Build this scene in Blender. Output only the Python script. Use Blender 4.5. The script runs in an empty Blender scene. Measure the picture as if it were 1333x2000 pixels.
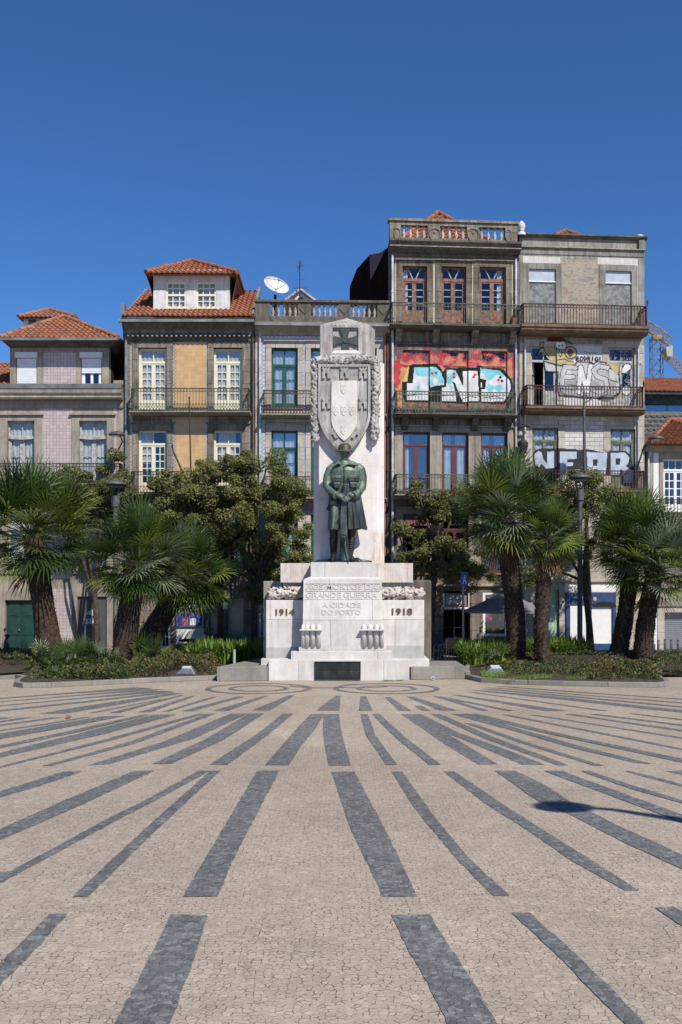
import bpy, bmesh, math, random
import numpy as np
from mathutils import Vector, Matrix, noise
C = bpy.context.scene.collection
sin, cos, PI, rad = math.sin, math.cos, math.pi, math.radians
CAMH, FPX, HX, HY = 2.8, 1944.0, 666.5, 1150.0
SUN_AZ, SUN_EL, ALB = 33.0, 46.0, .84          # degrees right of straight behind the camera, and above the horizon

def P(px, py, Y): return ((px-HX)/FPX*Y, Y, CAMH-(py-HY)/FPX*Y)      # a point at distance Y that the photo shows at (px, py)
def G(px, py):
    Y = CAMH*FPX/(py-HY); return ((px-HX)/FPX*Y, Y)                  # the point of the ground seen there
def M2(w, Y): return w/FPX*Y                                         # a width in photo pixels at distance Y, in metres

# ------------------------------------------------------------------ materials
class NT:
    def __init__(s, name):
        s.m = bpy.data.materials.new(name); s.m.use_nodes = True
        s.t = s.m.node_tree; s.t.nodes.clear()
        s.out = s.n('ShaderNodeOutputMaterial'); s.b = s.n('ShaderNodeBsdfPrincipled')
        s.l(s.b.outputs[0], s.out.inputs[0])
        s.co = s.n('ShaderNodeTexCoord')
    def n(s, t, **k):
        o = s.t.nodes.new(t)
        for a, v in k.items(): setattr(o, a, v)
        return o
    def l(s, a, b): s.t.links.new(a, b)
    def set(s, node, **k):
        for a, v in k.items(): node.inputs[a.replace('_', ' ')].default_value = v
    def map(s, sc=(1, 1, 1), rot=(0, 0, 0), src='Object'):
        m = s.n('ShaderNodeMapping'); m.inputs['Scale'].default_value = sc; m.inputs['Rotation'].default_value = rot
        s.l(s.co.outputs[src], m.inputs[0]); return m.outputs[0]
    def noise(s, scale, detail=4, rough=.6, vec=None, dist=0):
        o = s.n('ShaderNodeTexNoise'); o.inputs['Scale'].default_value = scale; o.inputs['Detail'].default_value = detail
        o.inputs['Roughness'].default_value = rough; o.inputs['Distortion'].default_value = dist
        s.l(vec if vec is not None else s.co.outputs['Object'], o.inputs['Vector']); return o.outputs['Fac']
    def ramp(s, fac, stops, interp='LINEAR'):
        r = s.n('ShaderNodeValToRGB'); r.color_ramp.interpolation = interp
        e = r.color_ramp.elements
        while len(e) < len(stops): e.new(.5)
        for q, (p, c) in zip(e, stops):
            q.position = p
            q.color = (c, c, c, 1) if not isinstance(c, tuple) else (*c, 1)
        s.l(fac, r.inputs[0]); return r.outputs[0]
    def mix(s, fac, a, b, mode='MIX'):
        m = s.n('ShaderNodeMix', data_type='RGBA', blend_type=mode)
        for i, v in ((0, fac), (6, a), (7, b)):
            if hasattr(v, 'links'): s.l(v, m.inputs[i])
            elif i == 0: m.inputs[0].default_value = v
            else: m.inputs[i].default_value = (*v, 1)
        return m.outputs[2]
    def math(s, op, a, b=0., c=None):
        m = s.n('ShaderNodeMath', operation=op)
        for i, v in enumerate((a, b) if c is None else (a, b, c)):
            if hasattr(v, 'links'): s.l(v, m.inputs[i])
            else: m.inputs[i].default_value = v
        return m.outputs[0]
    def sep(s, vec=None):
        o = s.n('ShaderNodeSeparateXYZ'); s.l(vec if vec is not None else s.co.outputs['Object'], o.inputs[0]); return o.outputs
    def col(s, c):
        if hasattr(c, 'links'): s.l(s.mix(1., c, (ALB, ALB, ALB), 'MULTIPLY'), s.b.inputs['Base Color'])
        else: s.b.inputs['Base Color'].default_value = (*[x*ALB for x in c], 1)
    def bump(s, h, strength=.5, dist=.02):
        b = s.n('ShaderNodeBump'); b.inputs['Strength'].default_value = strength; b.inputs['Distance'].default_value = dist
        s.l(h, b.inputs['Height']); s.l(b.outputs[0], s.b.inputs['Normal'])
    def fin(s, rough=.7, metal=0, spec=.4):
        s.b.inputs['Roughness'].default_value = rough; s.b.inputs['Metallic'].default_value = metal
        s.b.inputs['Specular IOR Level'].default_value = spec
        return s.m

def plain(name, c, rough=.6, metal=0, var=.15, sc=4., bump=0., spec=.4):
    t = NT(name); f = t.noise(sc)
    d = tuple(x*(1-var*1.6) for x in c); l = tuple(min(1, x*(1+var)) for x in c)
    t.col(t.ramp(f, [(.3, d), (.7, l)]))
    if bump: t.bump(t.noise(sc*8), .6, bump)
    return t.fin(rough, metal, spec)

def stone(name, c, dark, light=None, streak=.5, blotch=.5, joints=None, rough=.85, bump=.008, sc=1.0, seed=0., dirt=(.42, .6), tint=None, jk=.7, jw=.008):
    """weathered stone or render: blotches, rain streaks, grain and, if asked, block joints (width, height)"""
    t = NT(name); light = light or tuple(min(1, x*1.25) for x in c)
    mp = t.n('ShaderNodeMapping'); mp.inputs['Location'].default_value = (seed, seed*.7, seed*.3); t.l(t.co.outputs['Object'], mp.inputs[0]); v = mp.outputs[0]
    base = t.ramp(t.noise(1.3*sc, 5, .65, v), [(.3, tuple(x*.78 for x in c)), (.5, c), (.72, light)])
    st = t.n('ShaderNodeMapping'); st.inputs['Scale'].default_value = (5*sc, 5*sc, .35*sc); t.l(v, st.inputs[0])
    f = t.ramp(t.noise(1.6, 5, .7, st.outputs[0]), [(dirt[0], 0.), (dirt[1]+.1, 1.)])
    base = t.mix(t.math('MULTIPLY', f, streak), base, dark)
    g = t.ramp(t.noise(.8*sc, 6, .75, v, .6), [(dirt[0]+.05, 0.), (dirt[1]+.08, 1.)])
    base = t.mix(t.math('MULTIPLY', g, blotch), base, dark)
    if tint:
        h = t.ramp(t.noise(1.7*sc, 4, .6, t.map((1, 1, .6))), [(.52, 0.), (.68, 1.)])
        base = t.mix(t.math('MULTIPLY', h, .55), base, tint)
    grain = t.noise(45, 3, .7, v)
    base = t.mix(.55, base, t.ramp(grain, [(.3, .35), (.7, .75)]), 'OVERLAY')
    hgt = grain
    if joints:
        w, h = joints
        b = t.n('ShaderNodeTexBrick'); b.inputs['Scale'].default_value = 1; b.inputs['Mortar Size'].default_value = jw
        b.inputs['Brick Width'].default_value = w; b.inputs['Row Height'].default_value = h; b.inputs['Mortar Smooth'].default_value = .3
        cb = t.n('ShaderNodeCombineXYZ'); s_ = t.sep(v); t.l(t.math('ADD', s_[0], s_[1]), cb.inputs[0]); t.l(s_[2], cb.inputs[1])
        t.l(cb.outputs[0], b.inputs['Vector'])
        b.inputs['Color1'].default_value = (.85, .85, .85, 1); b.inputs['Color2'].default_value = (1.05, 1.05, 1.05, 1)
        base = t.mix(1., base, b.outputs['Color'], 'MULTIPLY')
        base = t.mix(t.math('MULTIPLY', b.outputs['Fac'], jk), base, tuple(x*.45 for x in dark))
        hgt = t.math('SUBTRACT', grain, t.math('MULTIPLY', b.outputs['Fac'], 2*jk))
    t.col(base); t.bump(hgt, .7, bump)
    return t.fin(rough, 0, .25)

def setts(name, cols, joint, scale, jw, bumpd=.01, pinkc=(.52,.43,.38), pk=.35):
    """small hand-cut paving setts: cells with dark, broken joints"""
    t = NT(name)
    wob = t.n('ShaderNodeTexNoise'); wob.inputs['Scale'].default_value = 6; t.l(t.co.outputs['Object'], wob.inputs[0])
    ad = t.n('ShaderNodeVectorMath', operation='MULTIPLY_ADD'); ad.inputs[1].default_value = (.06, .06, 0)
    t.l(wob.outputs['Color'], ad.inputs[0]); t.l(t.co.outputs['Object'], ad.inputs[2]); v = ad.outputs[0]
    a = t.n('ShaderNodeTexVoronoi', feature='DISTANCE_TO_EDGE'); b = t.n('ShaderNodeTexVoronoi')
    for q in (a, b):
        q.inputs['Scale'].default_value = scale; q.inputs['Randomness'].default_value = .78; q.voronoi_dimensions = '2D'
        t.l(v, q.inputs['Vector'])
    cs = t.sep(b.outputs['Color'])
    n = len(cols); c = t.ramp(cs[0], [(i/(n-1), cols[i]) for i in range(n)])
    big = t.noise(.35, 5, .6); c = t.mix(.55, c, t.ramp(big, [(.3, .38), (.7, .62)]), 'OVERLAY')
    pv = t.n('ShaderNodeTexVoronoi'); pv.inputs['Scale'].default_value = .42; pv.voronoi_dimensions = '2D'; t.l(t.mix(.12, t.co.outputs['Object'], wob.outputs['Color'], 'ADD'), pv.inputs['Vector'])
    c = t.mix(.5, c, t.ramp(t.sep(pv.outputs['Color'])[0], [(0., .43), (1., .56)]), 'OVERLAY')
    med = t.noise(2.5, 4, .7); c = t.mix(.35, c, t.ramp(med, [(.3, .36), (.7, .64)]), 'OVERLAY')
    stain = t.ramp(t.noise(.55, 6, .8, None, 1.2), [(.62, 0.), (.75, 1.)]); c = t.mix(t.math('MULTIPLY', stain, .45), c, tuple(x*.75 for x in cols[0]))
    spot = t.ramp(t.noise(3.1, 5, .75, None, .3), [(.66, 0.), (.74, 1.)]); c = t.mix(t.math('MULTIPLY', spot, .4), c, tuple(x*.6 for x in cols[0]))
    c = t.mix(.5, c, t.ramp(t.noise(90, 2, .8), [(.25, .3), (.75, .7)]), 'OVERLAY')
    j = t.ramp(a.outputs['Distance'], [(jw*.35, 1.), (jw, 0.)])
    c = t.mix(t.math('MULTIPLY', t.ramp(t.noise(1.1, 4, .6, None, .5), [(.45, 0.), (.65, 1.)]), pk), c, pinkc)
    jn = t.math('MULTIPLY', t.ramp(t.noise(13, 2, .7), [(.46, .14), (.56, 1.)]), t.ramp(t.noise(.9, 4, .7), [(.36, .55), (.60, 1.)]))
    fac = t.math('MULTIPLY', j, jn)
    t.col(t.mix(fac, c, joint))
    h = t.math('ADD', t.math('MULTIPLY', t.ramp(a.outputs['Distance'], [(0., 0.), (jw*1.4, 1.)]), t.ramp(t.noise(13, 2, .7), [(.45, .2), (.6, 1.)])), t.math('MULTIPLY', t.noise(30, 3, .7), .5))
    t.bump(t.math('ADD', h, t.math('MULTIPLY', cs[1], .6)), .4, bumpd)
    return t.fin(.62, 0, .35)

def ring_tile(name, ground, motif, size, joint=(.3, .28, .27), mode='ring'):
    """glazed wall tiles: one ring or lattice motif in each, thin joints, a little dirt"""
    t = NT(name); s_ = t.sep()
    fx = t.math('SUBTRACT', t.math('FRACT', t.math('DIVIDE', s_[0], size)), .5)
    fz = t.math('SUBTRACT', t.math('FRACT', t.math('DIVIDE', s_[2], size)), .5)
    r = t.math('SQRT', t.math('ADD', t.math('MULTIPLY', fx, fx), t.math('MULTIPLY', fz, fz)))
    if mode == 'ring': k = t.ramp(t.math('ABSOLUTE', t.math('SUBTRACT', r, .29)), [(.05, 1.), (.11, 0.)])
    elif mode == 'plain': k = t.ramp(r, [(0., 0.), (1., 0.)])
    elif mode == 'wave': k = t.ramp(t.math('ABSOLUTE', t.math('SUBTRACT', fx, t.math('MULTIPLY', t.math('SINE', t.math('MULTIPLY', fz, 6.283)), .28))), [(.06, 1.), (.15, 0.)])
    else: k = t.ramp(t.math('ABSOLUTE', t.math('SUBTRACT', t.math('ADD', t.math('ABSOLUTE', fx), t.math('ABSOLUTE', fz)), .4)), [(.06, 1.), (.13, 0.)])
    c = t.mix(k, ground, motif)
    e = t.math('MAXIMUM', t.math('ABSOLUTE', fx), t.math('ABSOLUTE', fz))
    c = t.mix(t.ramp(e, [(.465, 0.), (.49, .8)]), c, joint)
    wn = t.n('ShaderNodeTexWhiteNoise', noise_dimensions='2D'); cb = t.n('ShaderNodeCombineXYZ')
    t.l(t.math('FLOOR', t.math('DIVIDE', s_[0], size)), cb.inputs[0]); t.l(t.math('FLOOR', t.math('DIVIDE', s_[2], size)), cb.inputs[1]); t.l(cb.outputs[0], wn.inputs['Vector'])
    c = t.mix(.25, c, t.ramp(wn.outputs['Value'], [(0., .3), (1., .7)]), 'OVERLAY')
    c = t.mix(.5, c, t.ramp(t.noise(1.1, 5, .7), [(.3, .36), (.7, .62)]), 'OVERLAY')
    t.col(c); return t.fin(.32, 0, .5)

def foliage(name, c, var=.35, trans=.3, rough=.55):
    t = NT(name)
    f = t.noise(1.7, 3, .6)
    g = t.noise(23, 2, .6)
    a = tuple(x*(1-var) for x in c); b = tuple(x*(1+var) for x in c)
    cc = t.mix(.5, t.ramp(f, [(.3, a), (.7, b)]), t.ramp(g, [(.3, a), (.7, b)]))
    t.col(cc)
    tr = t.n('ShaderNodeBsdfTranslucent'); t.l(cc, tr.inputs[0])
    mx = t.n('ShaderNodeMixShader'); mx.inputs[0].default_value = trans
    t.l(t.b.outputs[0], mx.inputs[1]); t.l(tr.outputs[0], mx.inputs[2]); t.l(mx.outputs[0], t.out.inputs[0])
    return t.fin(rough, 0, .35)

def glass(name, refl, tint=(.9, .95, 1), streaks=0.):
    t = NT(name); t.t.nodes.remove(t.b)
    tr = t.n('ShaderNodeBsdfTransparent'); tr.inputs[0].default_value = (*[x*.8 for x in tint], 1)
    gl = t.n('ShaderNodeBsdfGlossy'); gl.inputs['Roughness'].default_value = .03; gl.inputs[0].default_value = (*tint, 1)
    ge = t.n('ShaderNodeNewGeometry'); dp = t.n('ShaderNodeVectorMath', operation='DOT_PRODUCT'); t.l(ge.outputs['Incoming'], dp.inputs[0]); t.l(ge.outputs['Normal'], dp.inputs[1])
    fr = t.math('ADD', t.math('MULTIPLY', t.math('POWER', t.math('SUBTRACT', 1., t.math('ABSOLUTE', dp.outputs['Value'])), 5.), .9), .045)
    b = t.n('ShaderNodeBump'); b.inputs['Strength'].default_value = .25; b.inputs['Distance'].default_value = .02
    t.l(t.noise(1.8, 2, .5), b.inputs['Height']); t.l(b.outputs[0], gl.inputs['Normal'])
    mx = t.n('ShaderNodeMixShader')
    t.l(t.math('ADD', fr, refl), mx.inputs[0]); t.l(tr.outputs[0], mx.inputs[1]); t.l(gl.outputs[0], mx.inputs[2]); t.l(mx.outputs[0], t.out.inputs[0])
    return t.m

# ------------------------------------------------------------------ mesh building
class MB:
    def __init__(s, T=None): s.v = []; s.f = []; s.mi = []; s.T = T; s.sm = []
    def add(s, vs, fs, mi=0, smooth=False):
        o = len(s.v)
        if s.T is not None: vs = [tuple(s.T @ Vector(q)) for q in vs]
        s.v += [tuple(q) for q in vs]; s.f += [tuple(i+o for i in f) for f in fs]
        s.mi += [mi]*len(fs) if not isinstance(mi, list) else mi; s.sm += [smooth]*len(fs)
    def box(s, x0, x1, y0, y1, z0, z1, mi=0):
        x0, x1 = sorted((x0, x1)); y0, y1 = sorted((y0, y1)); z0, z1 = sorted((z0, z1))
        s.add([(x0,y0,z0),(x1,y0,z0),(x1,y1,z0),(x0,y1,z0),(x0,y0,z1),(x1,y0,z1),(x1,y1,z1),(x0,y1,z1)],
              [(0,3,2,1),(4,5,6,7),(0,1,5,4),(1,2,6,5),(2,3,7,6),(3,0,4,7)], mi)
    def rbox(s, c, size, M=None, mi=0):
        hx, hy, hz = [q/2 for q in size]; M = M or Matrix.Identity(3)
        vs = [Vector(c)+M@Vector((a*hx, b*hy, d*hz)) for d in (-1, 1) for a, b in ((-1,-1),(1,-1),(1,1),(-1,1))]
        s.add(vs, [(0,3,2,1),(4,5,6,7),(0,1,5,4),(1,2,6,5),(2,3,7,6),(3,0,4,7)], mi)
    def tube(s, pts, r, n=8, mi=0, smooth=True, cap=True, squash=None):
        pts = [Vector(p) for p in pts]; m = len(pts)
        rs = r if isinstance(r, (list, tuple)) else [r]*m
        vs = []; up = None
        for i, p in enumerate(pts):
            d = (pts[min(i+1, m-1)]-pts[max(i-1, 0)]).normalized()
            if up is None: up = Vector((0, 0, 1)) if abs(d.z) < .9 else Vector((0, 1, 0))
            a = d.cross(up).normalized(); b = a.cross(d).normalized(); up = b
            for k in range(n):
                t = 2*PI*k/n; vs.append(p+(a*cos(t)+b*sin(t)*(squash or 1))*rs[i])
        fs = [(i*n+k, i*n+(k+1) % n, (i+1)*n+(k+1) % n, (i+1)*n+k) for i in range(m-1) for k in range(n)]
        s.add(vs, fs, mi, smooth)
        if cap:
            s.add(vs[:n], [tuple(range(n))[::-1]], mi); s.add(vs[-n:], [tuple(range(n))], mi)
    def lathe(s, prof, c, n=20, mi=0, smooth=True, sx=1, sy=1):
        vs = []; m = len(prof)
        for r, z in prof:
            for k in range(n):
                t = 2*PI*k/n; vs.append((c[0]+max(r, 1e-4)*cos(t)*sx, c[1]+max(r, 1e-4)*sin(t)*sy, c[2]+z))
        s.add(vs, [(i*n+k, i*n+(k+1) % n, (i+1)*n+(k+1) % n, (i+1)*n+k) for i in range(m-1) for k in range(n)], mi, smooth)
    def loft(s, rings, n=24, mi=0, fold=0, nf=9, ph=0, smooth=True, cap=True):
        """rings: (cx, cy, z, rx, ry [, fold amplitude])"""
        vs = []
        for q in rings:
            fa = q[5] if len(q) > 5 else fold
            for k in range(n):
                t = 2*PI*k/n; w = 1+fa*(sin(nf*t+ph)+.5*sin(nf*1.7*t+1+ph))
                vs.append((q[0]+q[3]*cos(t)*w, q[1]+q[4]*sin(t)*w, q[2]))
        m = len(rings)
        s.add(vs, [(i*n+k, i*n+(k+1) % n, (i+1)*n+(k+1) % n, (i+1)*n+k) for i in range(m-1) for k in range(n)], mi, smooth)
        if cap: s.add(vs[:n], [tuple(range(n))[::-1]], mi); s.add(vs[-n:], [tuple(range(n))], mi)
    def ball(s, c, r, n=10, mi=0, M=None):
        r = r if isinstance(r, (tuple, list)) else (r, r, r); vs = []; M = M or Matrix.Identity(3)
        for i in range(n//2+1):
            a = PI*i/(n//2)
            for k in range(n):
                t = 2*PI*k/n; vs.append(Vector(c)+M@Vector((r[0]*max(sin(a), 1e-3)*cos(t), r[1]*max(sin(a), 1e-3)*sin(t), -r[2]*cos(a))))
        s.add(vs, [(i*n+k, i*n+(k+1) % n, (i+1)*n+(k+1) % n, (i+1)*n+k) for i in range(n//2) for k in range(n)], mi, True)
    def prism(s, poly, y0, y1, mi=0):
        """polygon of (x, z) stood upright and given depth from y0 to y1"""
        n = len(poly); vs = [(x, y0, z) for x, z in poly]+[(x, y1, z) for x, z in poly]
        a = sum(poly[i][0]*poly[(i+1) % n][1]-poly[(i+1) % n][0]*poly[i][1] for i in range(n))
        fr = tuple(range(n)); fs = [fr if a > 0 else fr[::-1], tuple(i+n for i in (fr[::-1] if a > 0 else fr))]
        for i in range(n):
            j = (i+1) % n; q = (i, i+n, j+n, j); fs.append(q if a > 0 else q[::-1])
        s.add(vs, fs, mi)
    def slab(s, poly, z0, z1, mi=0):
        n = len(poly); a = sum(poly[i][0]*poly[(i+1) % n][1]-poly[(i+1) % n][0]*poly[i][1] for i in range(n))
        if a < 0: poly = poly[::-1]
        vs = [(x, y, z0) for x, y in poly]+[(x, y, z1) for x, y in poly]
        s.add(vs, [tuple(range(n))[::-1], tuple(range(n, 2*n))]+[(i, (i+1) % n, (i+1) % n+n, i+n) for i in range(n)], mi)
    def build(s, name, mats, parent=None, loc=None, bevel=0, label=None):
        me = bpy.data.meshes.new(name); me.from_pydata(s.v, [], s.f)
        mats = mats if isinstance(mats, (list, tuple)) else [mats]
        for m in mats: me.materials.append(m)
        me.polygons.foreach_set('material_index', s.mi); me.polygons.foreach_set('use_smooth', s.sm)
        me.update()
        o = bpy.data.objects.new(name, me); C.objects.link(o)
        if parent is not None: o.parent = parent
        if loc: o.location = loc
        if bevel:
            b = o.modifiers.new('b', 'BEVEL'); b.width = bevel; b.segments = 2; b.limit_method = 'ANGLE'
        if label: o['label'] = label
        return o

def tag(o, label=None, cat=None, group=None, kind=None):
    for k, v in (('label', label), ('category', cat), ('group', group), ('kind', kind)):
        if v: o[k] = v
    return o
def thing(name, label, cat, loc=(0, 0, 0), rz=0, group=None):
    o = bpy.data.objects.new(name, None); C.objects.link(o); o.empty_display_size = .3
    o.location = loc; o.rotation_euler = (0, 0, rz); return tag(o, label, cat, group)
def copy_tree(o, parent=None):
    c = o.copy(); C.objects.link(c); c.parent = parent
    for ch in list(o.children): copy_tree(ch, c)
    return c
def remesh(o, vox, smooth=2):
    m = o.modifiers.new('r', 'REMESH'); m.mode = 'VOXEL'; m.voxel_size = vox; m.use_smooth_shade = True
    if smooth:
        k = o.modifiers.new('s', 'SMOOTH'); k.iterations = smooth; k.factor = .5
    bpy.context.view_layer.update()
    me = bpy.data.meshes.new_from_object(o.evaluated_get(bpy.context.evaluated_depsgraph_get()))
    mats = list(o.data.materials); o.modifiers.clear(); o.data = me
    if not me.materials:
        for q in mats: me.materials.append(q)
    me.polygons.foreach_set('use_smooth', [True]*len(me.polygons))
    return o
def text(s, size, depth, mat, name, parent, loc, rot=(PI/2, 0, 0), bold=0., width=None, height=None):
    cu = bpy.data.curves.new(name, 'FONT'); cu.body = s; cu.size = size; cu.extrude = depth; cu.offset = bold
    cu.align_x = 'CENTER'; cu.align_y = 'CENTER'; cu.resolution_u = 3
    t = bpy.data.objects.new(name, cu); C.objects.link(t); bpy.context.view_layer.update()
    me = bpy.data.meshes.new_from_object(t.evaluated_get(bpy.context.evaluated_depsgraph_get()))
    bpy.data.objects.remove(t); bpy.data.curves.remove(cu)
    xs = [v.co.x for v in me.vertices]; ys = [v.co.y for v in me.vertices]
    kx = width/(max(xs)-min(xs)) if width else 1; ky = height/(max(ys)-min(ys)) if height else kx
    cx, cy = (max(xs)+min(xs))/2, (max(ys)+min(ys))/2
    for v in me.vertices: v.co.x = (v.co.x-cx)*kx; v.co.y = (v.co.y-cy)*ky
    me.materials.append(mat)
    o = bpy.data.objects.new(name, me); C.objects.link(o); o.parent = parent; o.location = loc; o.rotation_euler = rot
    return o
# ------------------------------------------------------------------ the materials used
M = {}
M['pave'] = setts('cream_setts', [(.37,.31,.24), (.42,.355,.28), (.385,.325,.255), (.48,.41,.325), (.41,.34,.27)], (.07,.057,.045), 17.5, .095, .008, pinkc=(.43,.34,.29))
M['band'] = setts('basalt_setts', [(.09,.095,.10), (.17,.173,.175), (.12,.125,.13), (.25,.25,.245), (.11,.118,.126)], (.045,.048,.052), 19, .08, .014, (.16,.155,.165), .3)
M['kerb'] = stone('kerb_granite', (.27,.25,.22), (.14,.13,.11), streak=.3, blotch=.4, joints=(1.6, 2), bump=.006)
M['soil'] = plain('planter_soil', (.062,.044,.03), .95, var=.4, sc=9, bump=.02)
M['granite'] = stone('weathered_granite', (.28,.245,.20), (.065,.056,.043), streak=.75, blotch=.65, joints=(.95, .48))
M['granite_plain'] = stone('granite_trim', (.335,.295,.245), (.12,.105,.085), streak=.6, blotch=.45, bump=.006)
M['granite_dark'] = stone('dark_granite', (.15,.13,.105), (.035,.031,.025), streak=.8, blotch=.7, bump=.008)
M['grey_render'] = stone('grey_cement_wall', (.30,.285,.255), (.10,.092,.08), streak=.85, blotch=.75, bump=.008)
M['granite_pale'] = stone('pale_granite', (.46,.42,.365), (.22,.19,.155), streak=.35, blotch=.35, joints=(.8, .5), bump=.006)
M['marble'] = stone('monument_limestone', (.69,.65,.61), (.30,.285,.265), (.79,.75,.71), streak=.55, blotch=.5, joints=(2.6, .92), rough=.7, bump=.004, dirt=(.48,.7), tint=(.66,.57,.53), jk=.28, jw=.005)
def pylon_stone():
    t = NT('pylon_limestone'); v = t.co.outputs['Object']; x, y, z = t.sep()[:3]
    c = t.ramp(t.noise(1.3, 5, .65), [(.3, (.64,.595,.565)), (.5, (.75,.70,.665)), (.72, (.83,.785,.75))])
    up = t.ramp(t.math('ADD', z, t.math('MULTIPLY', t.noise(1.2, 5, .7), 2.4)), [(0., 0.), (1., 1.)])
    st = t.ramp(t.noise(1.8, 5, .7, t.map((5, 5, .4))), [(.45, 0.), (.68, 1.)]); c = t.mix(t.math('MULTIPLY', st, .28), c, (.40,.38,.37))
    m = t.math('MULTIPLY', t.ramp(x, [(.905, 0.), (.915, 1.)]), t.ramp(t.math('DIVIDE', z, 10.), [(.455, 1.), (.462, 0.)]))
    o = t.ramp(t.noise(2.2, 5, .7, t.map((5, 5, .7))), [(.40, 0.), (.62, 1.)]); c = t.mix(t.math('MULTIPLY', t.math('MULTIPLY', m, o), .8), c, (.50,.34,.20))
    b = t.n('ShaderNodeTexBrick'); b.inputs['Scale'].default_value = 1; b.inputs['Mortar Size'].default_value = .005; b.inputs['Brick Width'].default_value = 9; b.inputs['Row Height'].default_value = 1.02
    cb = t.n('ShaderNodeCombineXYZ'); t.l(t.math('ADD', x, 4.4), cb.inputs[0]); t.l(t.math('ADD', z, .46), cb.inputs[1]); t.l(cb.outputs[0], b.inputs['Vector'])
    c = t.mix(t.math('MULTIPLY', b.outputs['Fac'], .45), c, (.3,.28,.26)); c = t.mix(.4, c, t.ramp(t.noise(45, 3, .7), [(.3, .38), (.7, .68)]), 'OVERLAY')
    t.col(c); t.bump(t.noise(40), .5, .004); return t.fin(.75, 0, .25)
M['pylon'] = pylon_stone()
M['marble_plain'] = stone('carved_limestone', (.64,.60,.56), (.33,.31,.29), (.73,.69,.65), streak=.35, blotch=.35, rough=.75, bump=.004, dirt=(.46,.68))
M['marble_beige'] = stone('beige_carved_limestone', (.56,.50,.455), (.25,.225,.205), (.66,.60,.55), streak=.5, blotch=.5, rough=.8, bump=.005, dirt=(.42,.64), sc=1.6)
M['marble_old'] = stone('blackened_limestone', (.47,.445,.42), (.115,.105,.10), (.64,.61,.585), streak=.85, blotch=.55, rough=.8, bump=.006, dirt=(.40,.62), sc=1.3)
M['marble_rust'] = stone('rust_streaked_limestone', (.60,.54,.50), (.33,.20,.11), (.70,.65,.60), streak=.75, blotch=.25, rough=.8, bump=.005, dirt=(.46,.62), sc=1.5)
M['marble_grey'] = stone('grey_plinth_limestone', (.40,.40,.375), (.26,.26,.24), streak=.4, blotch=.3, rough=.8, bump=.005)
M['bronze_letter'] = plain('letter_bronze', (.20,.13,.06), .45, .6)
M['iron'] = plain('black_iron', (.035,.038,.036), .55, .3, var=.3)
M['iron_green'] = plain('green_iron', (.10,.115,.085), .6, .1, var=.45, sc=6)
M['iron_rust'] = plain('rusty_iron', (.085,.042,.034), .75, .1, var=.5, sc=5)
M['lead'] = plain('lead_gutter', (.20,.215,.22), .6, .1, var=.3, sc=2)
M['steel'] = plain('dull_steel', (.30,.31,.32), .4, .7)
M['pipe_white'] = plain('white_pipe', (.52,.54,.57), .5, 0, var=.25, sc=2)
M['cream_paint'] = plain('cream_paint', (.76,.72,.55), .5, 0, var=.05)
M['white_paint'] = plain('white_paint', (.78,.78,.77), .5, 0, var=.05)
M['green_paint'] = plain('green_paint', (.02,.095,.065), .4, 0, var=.25)
M['brown_paint'] = plain('peeling_brown_paint', (.235,.12,.085), .7, 0, var=.45, sc=7)
M['grey_paint'] = plain('weathered_grey_paint', (.42,.42,.41), .7, 0, var=.35, sc=7)
M['maroon_paint'] = plain('maroon_paint', (.13,.035,.035), .45, 0, var=.15)
M['olive_paint'] = plain('old_green_paint', (.15,.165,.115), .7, 0, var=.35, sc=6)
M['mint_paint'] = plain('mint_paint', (.36,.50,.38), .5, 0, var=.06)
M['blue_paint'] = plain('blue_paint', (.022,.06,.17), .5, 0, var=.15)
M['dark_green_paint'] = plain('dark_green_paint', (.015,.055,.045), .5, 0, var=.2)
M['granite_dirty'] = stone('soot_streaked_granite', (.25,.215,.17), (.05,.043,.033), streak=.9, blotch=.8, joints=(1.1, .55), jk=.4)
M['rust_slab'] = stone('rust_stained_slab', (.20,.13,.085), (.06,.038,.025), streak=.7, blotch=.6)
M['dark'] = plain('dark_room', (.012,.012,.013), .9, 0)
M['curtain'] = plain('pale_curtain', (.72,.70,.64), .8, 0, var=.10, sc=3)
M['shutter'] = plain('white_roller_slats', (.76,.78,.80), .45, 0, var=.05)
M['glass'] = glass('window_glass', .03)
M['glass_blue'] = glass('reflecting_glass', .19, (.85,.93,1.))
M['glass_mid'] = glass('old_glass', .07, (.9,.95,1.))
M['pink_tile'] = ring_tile('pink_ring_tile', (.40,.30,.285), (.60,.56,.545), .134)
M['yellow_tile'] = ring_tile('ochre_tile', (.57,.37,.18), (.7,.5,.25), .15, joint=(.40,.25,.13), mode='plain')
M['blue_tile'] = ring_tile('blue_lattice_tile', (.50,.52,.57), (.17,.19,.32), .17, joint=(.3,.31,.36), mode='diamond')
M['strip_tile'] = ring_tile('grey_scroll_tile', (.42,.38,.32), (.17,.155,.13), .15, mode='wave')
M['pale_yellow_tile'] = ring_tile('straw_yellow_tile', (.50,.46,.30), (.5,.45,.3), .14, joint=(.19,.17,.11), mode='plain')
M['white_tile'] = ring_tile('white_tile', (.58,.55,.51), (.6,.6,.6), .2, joint=(.30,.28,.26), mode='plain')
M['white_brick'] = stone('whitewashed_block', (.60,.575,.545), (.33,.30,.28), streak=.3, blotch=.3, joints=(.42, .17), bump=.008)
M['white_wall'] = stone('white_plaster', (.74,.73,.71), (.45,.42,.39), streak=.3, blotch=.15, bump=.003)
M['dormer'] = stone('stained_white_plaster', (.66,.66,.65), (.33,.34,.35), streak=.6, blotch=.7, bump=.004, sc=1.6)
M['slate'] = plain('slate', (.065,.067,.075), .6, 0, var=.4, sc=8)
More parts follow.
